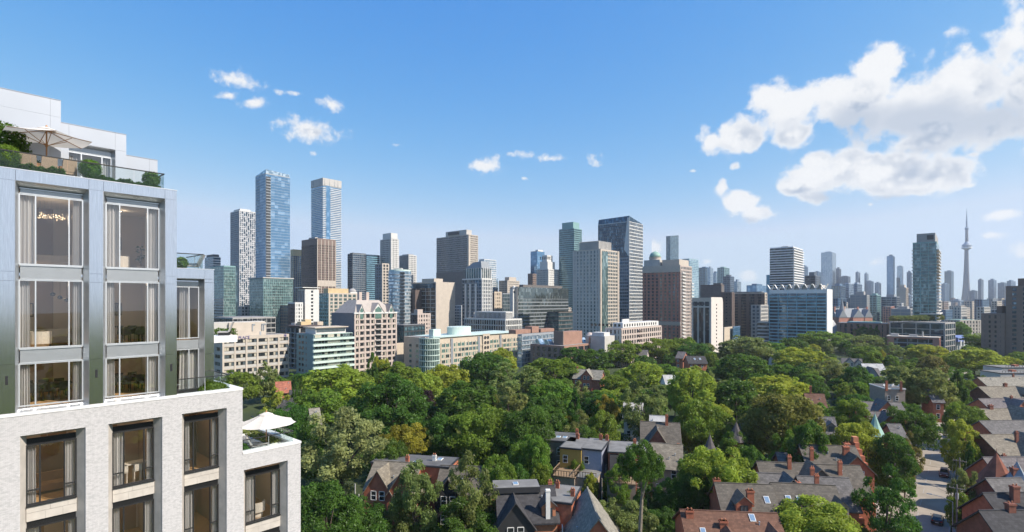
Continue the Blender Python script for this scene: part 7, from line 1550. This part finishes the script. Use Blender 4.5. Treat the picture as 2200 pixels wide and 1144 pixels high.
# ---- parasols
def parasol(label, s, off, z0, ztop, rad, edge, rot, seg=6):
    t = lth('parasol', label, 'parasol', s, off, z0, rot); h = ztop-z0
    MB().tube([(0,0,0),(0,0,h-.12)], .032, 8).build('pole', M['teak'], t); MB().lathe(0, 0, [(.26,0),(.26,.06),(.05,.09),(.04,.3)], 18).build('base', M['bronze_frame'], t)
    pts = [(rad*math.cos(2*math.pi*i/seg), rad*math.sin(2*math.pi*i/seg)) for i in range(seg)]; ze = h-.22-edge; zi = h-.2
    mb = MB(); n = 5; m_ = 4
    for i in range(seg):
        (ax_, ay), (bx, by) = pts[i], pts[(i+1) % seg]
        def pt(u_, v_): w_ = 1-v_*(1-.16); x, y = (ax_*(1-u_)+bx*u_)*w_, (ay*(1-u_)+by*u_)*w_; return (x, y, ze+(zi-ze)*v_-.10*math.sin(math.pi*u_)*(1-v_)*.6-.05*math.sin(math.pi*v_))
        for j in range(n):
            for k in range(m_): mb.poly([pt(j/n, k/m_), pt((j+1)/n, k/m_), pt((j+1)/n, (k+1)/m_), pt(j/n, (k+1)/m_)])
    cn = mb.build('canopy', CANVAS, t)
    mb = MB()
    for i in range(seg): (ax_, ay), (bx, by) = pts[i], pts[(i+1) % seg]; mb.poly([(ax_*.24, ay*.24, zi-.02), (bx*.24, by*.24, zi-.02), (bx*.05, by*.05, zi+.12), (ax_*.05, ay*.05, zi+.12)])
    mb.build('vent_cap', CANVAS, cn); MB().lathe(0, 0, [(.04,h-.14),(.05,h-.06),(.03,h),(.01,h+.02)], 8).build('finial', M['teak'], t)
    rm_ = MB().tube([(rad*.98,0,ze-.03),(rad*.5,0,(ze+zi)/2-.05),(.05,0,zi-.05)], .018, 5).tube([(rad*.55,0,(ze+zi)/2-.1),(.04,0,zi-.75)], .015, 5).mesh('rib', M['teak'])
    for i in range(seg): place(rm_, 'rib', t, rz=2*math.pi*i/seg)
    MB().lathe(0, 0, [(.05,zi-.82),(.06,zi-.7),(.05,zi-.66)], 10).build('hub', M['teak'], t); return t
parasol('cream parasol with wooden ribs on the top roof terrace', SX(100,1.9), 1.9, Z_ROOF-.3, SZ(100,270,1.9), 1.78, .36, R(34), 6)
parasol('white parasol on the brick wing terrace above the trees', SX(572,1.8), 1.8, Z_B-.6, SZ(572,883,1.8), 1.72, .52, R(10), 8)
# ---- terrace chairs
def wicker(label, s, off, z, rz, grp=None):
    t = lth('terrace_chair', label, 'chair', s, off, z, rz, grp)
    MB().box(-.3,.3,-.3,.3,.34,.44).build('seat', M['weave'], t); MB().hull([(-.3,.26,.44),(.3,.26,.44),(.3,.32,.44),(-.3,.32,.44)], [(-.28,.36,1.0),(.28,.36,1.0),(.28,.42,1.0),(-.28,.42,1.0)]).build('backrest', M['weave'], t)
    am = MB().box(-.03,.03,-.3,.3,.6,.64).box(-.03,.03,-.3,-.26,0,.6).box(-.03,.03,.24,.28,0,.6).mesh('arm', M['teak'])
    for sx in (-.32,.32): place(am, 'arm', t, loc=(sx, 0, 0))
for i, (px, rz, lab) in enumerate(((62,R(170),'woven chair nearest the round shrub at the near end of the top terrace'), (102,R(185),'woven chair beside the pole of the top terrace parasol'), (140,R(200),'woven chair between the pole and the middle round shrub'))): wicker(lab, SX(px,1.3), 1.3, Z_ROOF-.3+.2, rz)
t = lth('terrace_table', 'low round table between the woven chairs on the top terrace', 'table', SX(118,1.9), 2.1, Z_ROOF-.3); MB().lathe(0, 0, [(.5,.68),(.52,.70),(.5,.73)], 24).build('table_top', M['coping'], t); MB().lathe(0, 0, [(.25,0),(.06,.1),(.06,.68)], 12).build('pedestal', M['bronze_frame'], t)
def lounge(label, s, off, z, rz):
    t = lth('lounge_chair', label, 'chair', s, off, z, rz)
    MB().hull([(-.32,-.5,.30),(.32,-.5,.30),(.32,.3,.24),(-.32,.3,.24)], [(-.32,-.5,.38),(.32,-.5,.38),(.32,.3,.32),(-.32,.3,.32)]).build('seat', M['grey_sling'], t)
    MB().hull([(-.32,.28,.26),(.32,.28,.26),(.32,.36,.26),(-.32,.36,.26)], [(-.30,.62,.98),(.30,.62,.98),(.30,.70,.96),(-.30,.70,.96)]).build('backrest', M['grey_sling'], t)
    mb = MB(); [mb.tube([(sx*.33,-.48,0),(sx*.33,-.42,.4),(sx*.33,.4,.42),(sx*.33,.5,0)], .02, 5) for sx in (-1,1)]; mb.build('frame', M['bronze_frame'], t)
lounge('grey lounge chair on the roof of the recessed metal bay', SX(410,O2+1.2), O2+1.2, Z2-.1, R(240))
lounge('grey lounge chair by the glass on the parasol terrace', SX(556,1.2), 1.2, Z_B-.4, R(70)); lounge('grey lounge chair near the spiky plant on the parasol terrace', SX(538,1.6), 1.6, Z_B-.45, R(60))
# ---- rear wing with its cantilevered white terrace slab
Yw = 46.0; q0 = at(452, Yw); wz = CAMZ+(HY-724)/F*Yw
RW = thing('rear_wing', 'rear wing with projecting white terrace slab behind the recessed metal bay', 'building', (q0.x, q0.y, 0), RZL)
Lw = seg_to(q0, U, 510); MB().box(-2.0, .15, .2, 6, 0, wz-.55).build('wall', M['brick_white'], RW); MB().box(-2.2, Lw, 0, 4.2, wz-.56, wz).build('terrace_slab', M['coping'], RW)
def rwpos(px, off, z): q = q0+NI*off; s = seg_to(q, U, px); q = q+U*s; return Vector((q.x, q.y, z))
t = thing('lounge_chair', 'grey lounge chair on the projecting white terrace slab', 'chair', rwpos(483,1.2,wz), RZL+R(240))
MB().box(-.34,.34,-.5,.3,.26,.36).build('seat', M['grey_sling'], t); MB().hull([(-.34,.28,.3),(.34,.28,.3),(.34,.36,.3),(-.34,.36,.3)], [(-.32,.66,1.25),(.32,.66,1.25),(.32,.74,1.22),(-.32,.74,1.22)]).build('backrest', M['grey_sling'], t); MB().box(-.34,-.3,-.48,.4,0,.26).box(.3,.34,-.48,.4,0,.26).build('legs', M['bronze_frame'], t)
q = rwpos(468, 2.6, 0); o = leafy('planter_shrub', 'low green planting behind the chair on the projecting terrace slab', 'shrub', [(-1.4,1.6,-.3,.5,wz,wz+.55)], 900, .09, 'dark', 19); o.location = (q.x, q.y, 0)
# ---------------------------------------------------------------- the rest of the canopy
rng = random.Random(21); n = 0; tries = 0
while n < 178 and tries < 20000:
    tries += 1
    Y = 92+330*rng.random()**.9; px = rng.uniform(560 if Y > 150 else 650, 2260); x = ray(px)*Y
    h = rng.uniform(6.5, 11); w = rng.uniform(8, 13.5)
    if Y > 265 and px < 1300: continue
    if Y > 300 and px < 1430: continue
    if any((x-a)**2+(Y-b)**2 < (.38*(w+c))**2 for a, b, c in TREES): continue
    if blocked(x, Y, w*.45): continue
    k = rng.choices(['dark','mid','olive','yellow'], [4,4,2,1])[0]
    tree(x, Y, h, w, rng.choice(['round','oval','round','loose']), k, {'dark':'dark green garden tree filling the canopy between the larger trees','mid':'mid green garden tree filling the canopy between the larger trees','olive':'olive garden tree filling the canopy between the larger trees','yellow':'light green garden tree filling the canopy between the larger trees'}[k], group=k+' garden trees between the houses'); n += 1
for i in range(12):
    Y = rng.uniform(520, 620); px = 1850+i*4.2+rng.uniform(-3, 3) if i < 10 else 2062+(i-10)*9
    tree(ray(px)*Y, Y, rng.uniform(17, 21), rng.uniform(11, 16), 'round', 'mid', 'small distant park tree beyond the red brick building', group='park trees in the distance')
for i in range(10):
    Y = 452+i*3; px = 1920+i*11
    tree(ray(px)*Y, Y, 6, 7, 'round', 'olive', 'little tree growing on the planted podium roof', group='trees on the podium roof', z=CAMZ+(HY-694)/F*446)
# bushes, ivy and small garden growth between the houses: one mass nobody could count
def wood(name, pts, seed, k=260, leaf='mid', sz=.16):
    g = np.random.default_rng(seed); V = []; n_ = 0
    for (x, y, r, h) in pts:
        d = g.normal(size=(k, 3)); d /= np.linalg.norm(d, axis=1)[:, None]; d[:, 2] = abs(d[:, 2])
        p = np.array([x, y, 0])+d*np.array([r, r, h])*g.uniform(.75, 1, k)[:, None]
        a = g.normal(size=(k, 3)); a /= np.linalg.norm(a, axis=1)[:, None]; b = np.cross(d, a); s = r*sz
        V.append(np.stack([p-a*s, p-b*s, p+a*s, p+b*s], 1).reshape(-1, 3)); n_ += k
    v = np.concatenate(V); me = bpy.data.meshes.new(name); me.vertices.add(4*n_); me.loops.add(4*n_); me.polygons.add(n_)
    me.vertices.foreach_set('co', v.ravel().astype(np.float32)); me.loops.foreach_set('vertex_index', np.arange(4*n_, dtype=np.int32)); me.polygons.foreach_set('loop_start', np.arange(0, 4*n_, 4, dtype=np.int32))
    at_ = me.attributes.new('tone', 'FLOAT', 'FACE'); at_.data.foreach_set('value', g.uniform(0, 1, n_).astype(np.float32)); me.materials.append(LEAF[leaf]); me.update(calc_edges=True)
    return place(me, name, kind='stuff')
for leaf, cnt, sd in (('dark', 520, 31), ('mid', 380, 32)):
    rng = random.Random(sd); pts = []
    while len(pts) < cnt:
        Y = 84+250*rng.random()**1.2; px = rng.uniform(560, 2250); x = ray(px)*Y; r = rng.uniform(1.0, 2.6)
        if px < 700 and Y < 130: continue
        if blocked(x, Y, r*.6): continue
        pts.append((x, Y, r, r*rng.uniform(.7, 1.5)))
    wood('garden_undergrowth', pts, sd, 150, leaf, .13)
# woods behind the viewpoint: they and the open lawn are what the polished wall mirrors
rng = random.Random(4); pts = []
for i in range(420):
    a = rng.uniform(-2.2, .55); r_ = 60+rng.random()**.7*700; x, y = r_*math.cos(a)+20, r_*math.sin(a)-30
    if y > 20 and x < 260: continue
    if y > 60 and abs(x)/max(y, 1) < 1.05: continue
    pts.append((x, y, rng.uniform(6, 11), rng.uniform(11, 18)))
wood('distant_woods', pts, 9)
# ---------------------------------------------------------------- parked cars, poles, wires
def paint(name, c): 
    m = mat(name, c, .28, .03, 3, metal=.3, spec=.6); return m
M['tyre'] = mat('tyre_rubber', (.02,.02,.02), .8); M['rim'] = mat('wheel_rim', (.4,.4,.42), .3, metal=.8); M['car_glass'] = mat('car_glass', (.015,.018,.02), .05, spec=.9); M['lamp_red'] = mat('tail_lamp', (.35,.02,.015), .3); M['lamp_clear'] = mat('head_lamp', (.7,.7,.68), .15)
WHEEL = (MB().lathe(0, 0, [(.20,-.11),(.33,-.11),(.35,-.07),(.35,.07),(.33,.11),(.20,.11)], 18).mesh('tyre', M['tyre']), MB().lathe(0, 0, [(.05,-.115),(.21,-.10),(.21,.10),(.05,.118)], 10).mesh('rim', M['rim']))
def car(label, pos, rz, col, suv=True, group='cars parked by the street'):
    t = thing('parked_car', label, 'car', pos, rz, group); h = .12 if suv else 0.0; pm = paint('car_paint_%s' % '_'.join('%d' % (c*100) for c in col), col)
    # body lofted from cross sections along x (front is +x): (x, half width, z low, z shoulder)
    secs = [(-2.25,.72,.42,.88+h),(-2.15,.84,.30,.98+h),(-1.5,.90,.24,1.02+h),(0,.92,.22,1.0+h),(1.1,.90,.24,.96+h),(1.9,.84,.28,.84+h),(2.25,.70,.38,.70+h)]
    mb = MB()
    def loop(x, w, a, b): return [(x,-w*.92,a),(x,-w,a+.22),(x,-w*.98,b-.12),(x,-w*.86,b),(x,w*.86,b),(x,w*.98,b-.12),(x,w,a+.22),(x,w*.92,a)]
    for p, q in zip(secs, secs[1:]):
        A, B = loop(*p), loop(*q); n = len(mb.v); mb.v += A+B; k = len(A)
        for i in range(k): j = (i+1) % k; mb.f.append((n+i, n+j, n+k+j, n+k+i)); mb.m.append(0)
    mb.poly(loop(*secs[0])); mb.poly(loop(*secs[-1])[::-1]); mb.build('body', pm, t, smooth=False)
    zc = 1.0+h; zr = 1.52+h if suv else 1.42
    cab = MB().hull([(-2.0,-.78,zc-.04),(1.05,-.80,zc-.06),(1.05,.80,zc-.06),(-2.0,.78,zc-.04)], [(-1.72,-.60,zr),(.15,-.62,zr),(.15,.62,zr),(-1.72,.60,zr)]).build('cabin_glass', M['car_glass'], t)
    MB().hull([(-1.78,-.63,zr-.02),(.20,-.65,zr-.02),(.20,.65,zr-.02),(-1.78,.63,zr-.02)], [(-1.65,-.55,zr+.05),(.05,-.57,zr+.05),(.05,.57,zr+.05),(-1.65,.55,zr+.05)]).build('roof', pm, t)
    mb = MB()
    for s in (-1, 1):
        for x, xt in ((.98,.16),(-.35,-.5),(-1.95,-1.70)): mb.hull([(x-.05,s*.80,zc-.05),(x+.05,s*.80,zc-.05),(x+.05,s*.77,zc-.05),(x-.05,s*.77,zc-.05)], [(xt-.05,s*.64,zr),(xt+.05,s*.64,zr),(xt+.05,s*.61,zr),(xt-.05,s*.61,zr)])
    mb.build('window_pillars', pm, t)
    for s in (-1, 1):
        for x in (-1.38, 1.38):
            w = place(WHEEL[0], 'wheel', t, loc=(x, s*.82, .35)); w.rotation_euler = (R(90), 0, 0); place(WHEEL[1], 'rim', w)
        MB().box(-2.27,-2.10,s*.52,s*.80,.74+h,.92+h).build('tail_lamp', M['lamp_red'], t); MB().box(2.0,2.26,s*.46,s*.74,.58+h,.70+h).build('headlamp', M['lamp_clear'], t); MB().box(.75,.92,s*.92,s*1.08,.98+h,1.1+h).build('door_mirror', pm, t)
    MB().box(-2.29,-2.24,-.26,.26,.52,.64).build('number_plate', M['lamp_clear'], t); return t
g1 = gpt(1857, 1112); ang_s = math.atan2(du.y, du.x)
car('silver SUV parked on the driveway beside the leaning street tree', (g1.x, g1.y, .02), ang_s-math.pi/2+.35, (.42,.42,.43), group=None)
g2 = gpt(2014, 1122); car('dark car at the kerb under the utility pole tree', (g2.x, g2.y, .02), ang_s, (.03,.032,.036), False, None)
for s, off, col, lab in ((62,3.1,(.28,.29,.30),'grey car parked along the kerb farther up the street'),(92,-3.1,(.5,.5,.5),'white car parked along the far kerb up the street'),(105,3.1,(.05,.06,.09),'navy car parked farthest up the street'),(44,-3.1,(.16,.03,.025),'dark red car parked on the shaded far kerb')):
    p = c0+du*s+dn*off; car(lab, (p.x, p.y, .02), ang_s+(0 if off > 0 else math.pi), col, s % 2 == 0, None)
M['pole_wood'] = mat('pole_wood', (.24,.20,.165), .9, .2, 3, stretch=(1,1,.15)); M['pole_grey'] = mat('pole_concrete', (.38,.36,.33), .85, .1, 2)
def pole(px, top, h, label, m='pole_wood', arms=1, trafo=False):
    Y = (CAMZ-h)*F/(top-HY); p = at(px, Y); t = thing('utility_pole', label, 'pole', (p.x, p.y, 0), ang_s)
    MB().tube([(0,0,-.2),(0,0,h*.5),(0,0,h)], [.16,.14,.10], 8).build('shaft', M[m], t)
    for i in range(arms):
        a = MB().box(-.06,.06,-1.1,1.1,h-.7-i*.9,h-.58-i*.9).build('crossarm', M['pole_wood'], t); mb = MB()
        for y in (-1.0,-.5,.5,1.0): mb.lathe(.0, y, [(.03,h-.58-i*.9),(.05,h-.5-i*.9),(.03,h-.42-i*.9)], 6)
        mb.build('insulators', M['pole_grey'], a)
    if trafo: MB().lathe(.38, 0, [(.2,h-2.6),(.24,h-2.5),(.24,h-1.7),(.18,h-1.55)], 12).build('transformer', M['grey_metal'], t)
    return p, h, t
pA = pole(2056, 1042, 10.5, 'wooden utility pole with transformer at the lower right street side', trafo=True)
pB = pole(2062, 984, 10.5, 'wooden utility pole behind the first on the same kerb')
pC = pole(1944, 970, 10.5, 'wooden utility pole at the left kerb of the street')
pD = pole(1923, 995, 8.0, 'short grey pole left of the street by the brick front', 'pole_grey', 0)
pE = pole(771, 1062, 8.0, 'pale slim utility pole among the trees at the lower left', 'pole_grey', 1)
pF = pole(763, 1040, 9.0, 'second slim utility pole near the left brick gables', 'pole_grey', 0)
pG = pole(1293, 1028, 6.5, 'slim garden post behind the townhouses', 'pole_wood', 0)
t = thing('street_lamp', 'street lamp with long curved arm reaching over the road', 'lamp', (pA[0].x-.3, pA[0].y+.2, 0), ang_s)
MB().tube([(0,.2,7.4),(-.2,1.6,8.0),(-.2,3.2,8.15)], .045, 6).build('arm', M['grey_metal'], t); MB().hull([(-.32,3.0,8.08),(-.08,3.0,8.08),(-.08,3.8,8.1),(-.32,3.8,8.1)], [(-.28,3.05,8.24),(-.12,3.05,8.24),(-.12,3.7,8.2),(-.28,3.7,8.2)]).build('lamp_head', M['grey_metal'], t)
MB().tube([(0,.2,0),(0,.2,7.4)], .07, 8).build('shaft', M['grey_metal'], t)
def wire(a, b, ha, hb_, off, label):
    pts = []
    for i in range(13):
        q = i/12; p = a.lerp(b, q); pts.append((p.x+dn.x*off, p.y+dn.y*off, ha+(hb_-ha)*q-1.1*4*q*(1-q)))
    tag(MB().tube(pts, .018, 4).build('overhead_wire', M['trim_dark']), label, 'wire', 'overhead wires along the street')
for off in (-1.0, 0.5, 1.0): wire(pA[0], pB[0], 9.95, 9.95, off, 'thin overhead wire strung between the two right hand utility poles')
wire(pA[0], pC[0], 8.6, 8.6, 0, 'thin overhead wire crossing the street between the poles'); wire(pB[0], pC[0], 8.9, 9.4, 0, 'second thin wire crossing the street higher up')
wire(pE[0], pF[0], 7.5, 7.5, 0, 'thin wire between the two slim poles at lower left'); far = pE[0]+Vector((14, -3, 0)); wire(pE[0], far, 7.5, 6.2, 0, 'thin wire running from the pale slim pole towards the brick gables')
# low garden hedges along the driveway and gardens
for px, py, w_, lab in ((1850,1128,2.2,'clipped dark hedge at the driveway edge'),(1835,1100,1.6,'small round bush by the brick front')):
    p = gpt(px, py); o = leafy('garden_hedge', lab, 'hedge', [(-w_,w_,-.6,.6,0,1.1)], 2600, .10, 'dark', px); o.location = (p.x, p.y, 0); o.rotation_euler = (0, 0, ang_s+1.2)
# ---------------------------------------------------------------- air
HAZE = MB().box(-4800, 5800, -1200, 4200, -1.0, 620).build('haze', None or mat('tmp', (1,1,1)))
HAZE['kind'] = 'stuff'
hm = bpy.data.materials.new('haze_air'); hm.use_nodes = True; hn = hm.node_tree; hn.nodes.clear()
pv = hn.nodes.new('ShaderNodeVolumePrincipled'); ho = hn.nodes.new('ShaderNodeOutputMaterial'); hn.links.new(pv.outputs[0], ho.inputs['Volume'])
pv.inputs['Color'].default_value = (.86, .91, 1.0, 1); pv.inputs['Density'].default_value = .00008; pv.inputs['Anisotropy'].default_value = .2
HAZE.data.materials.clear(); HAZE.data.materials.append(hm)
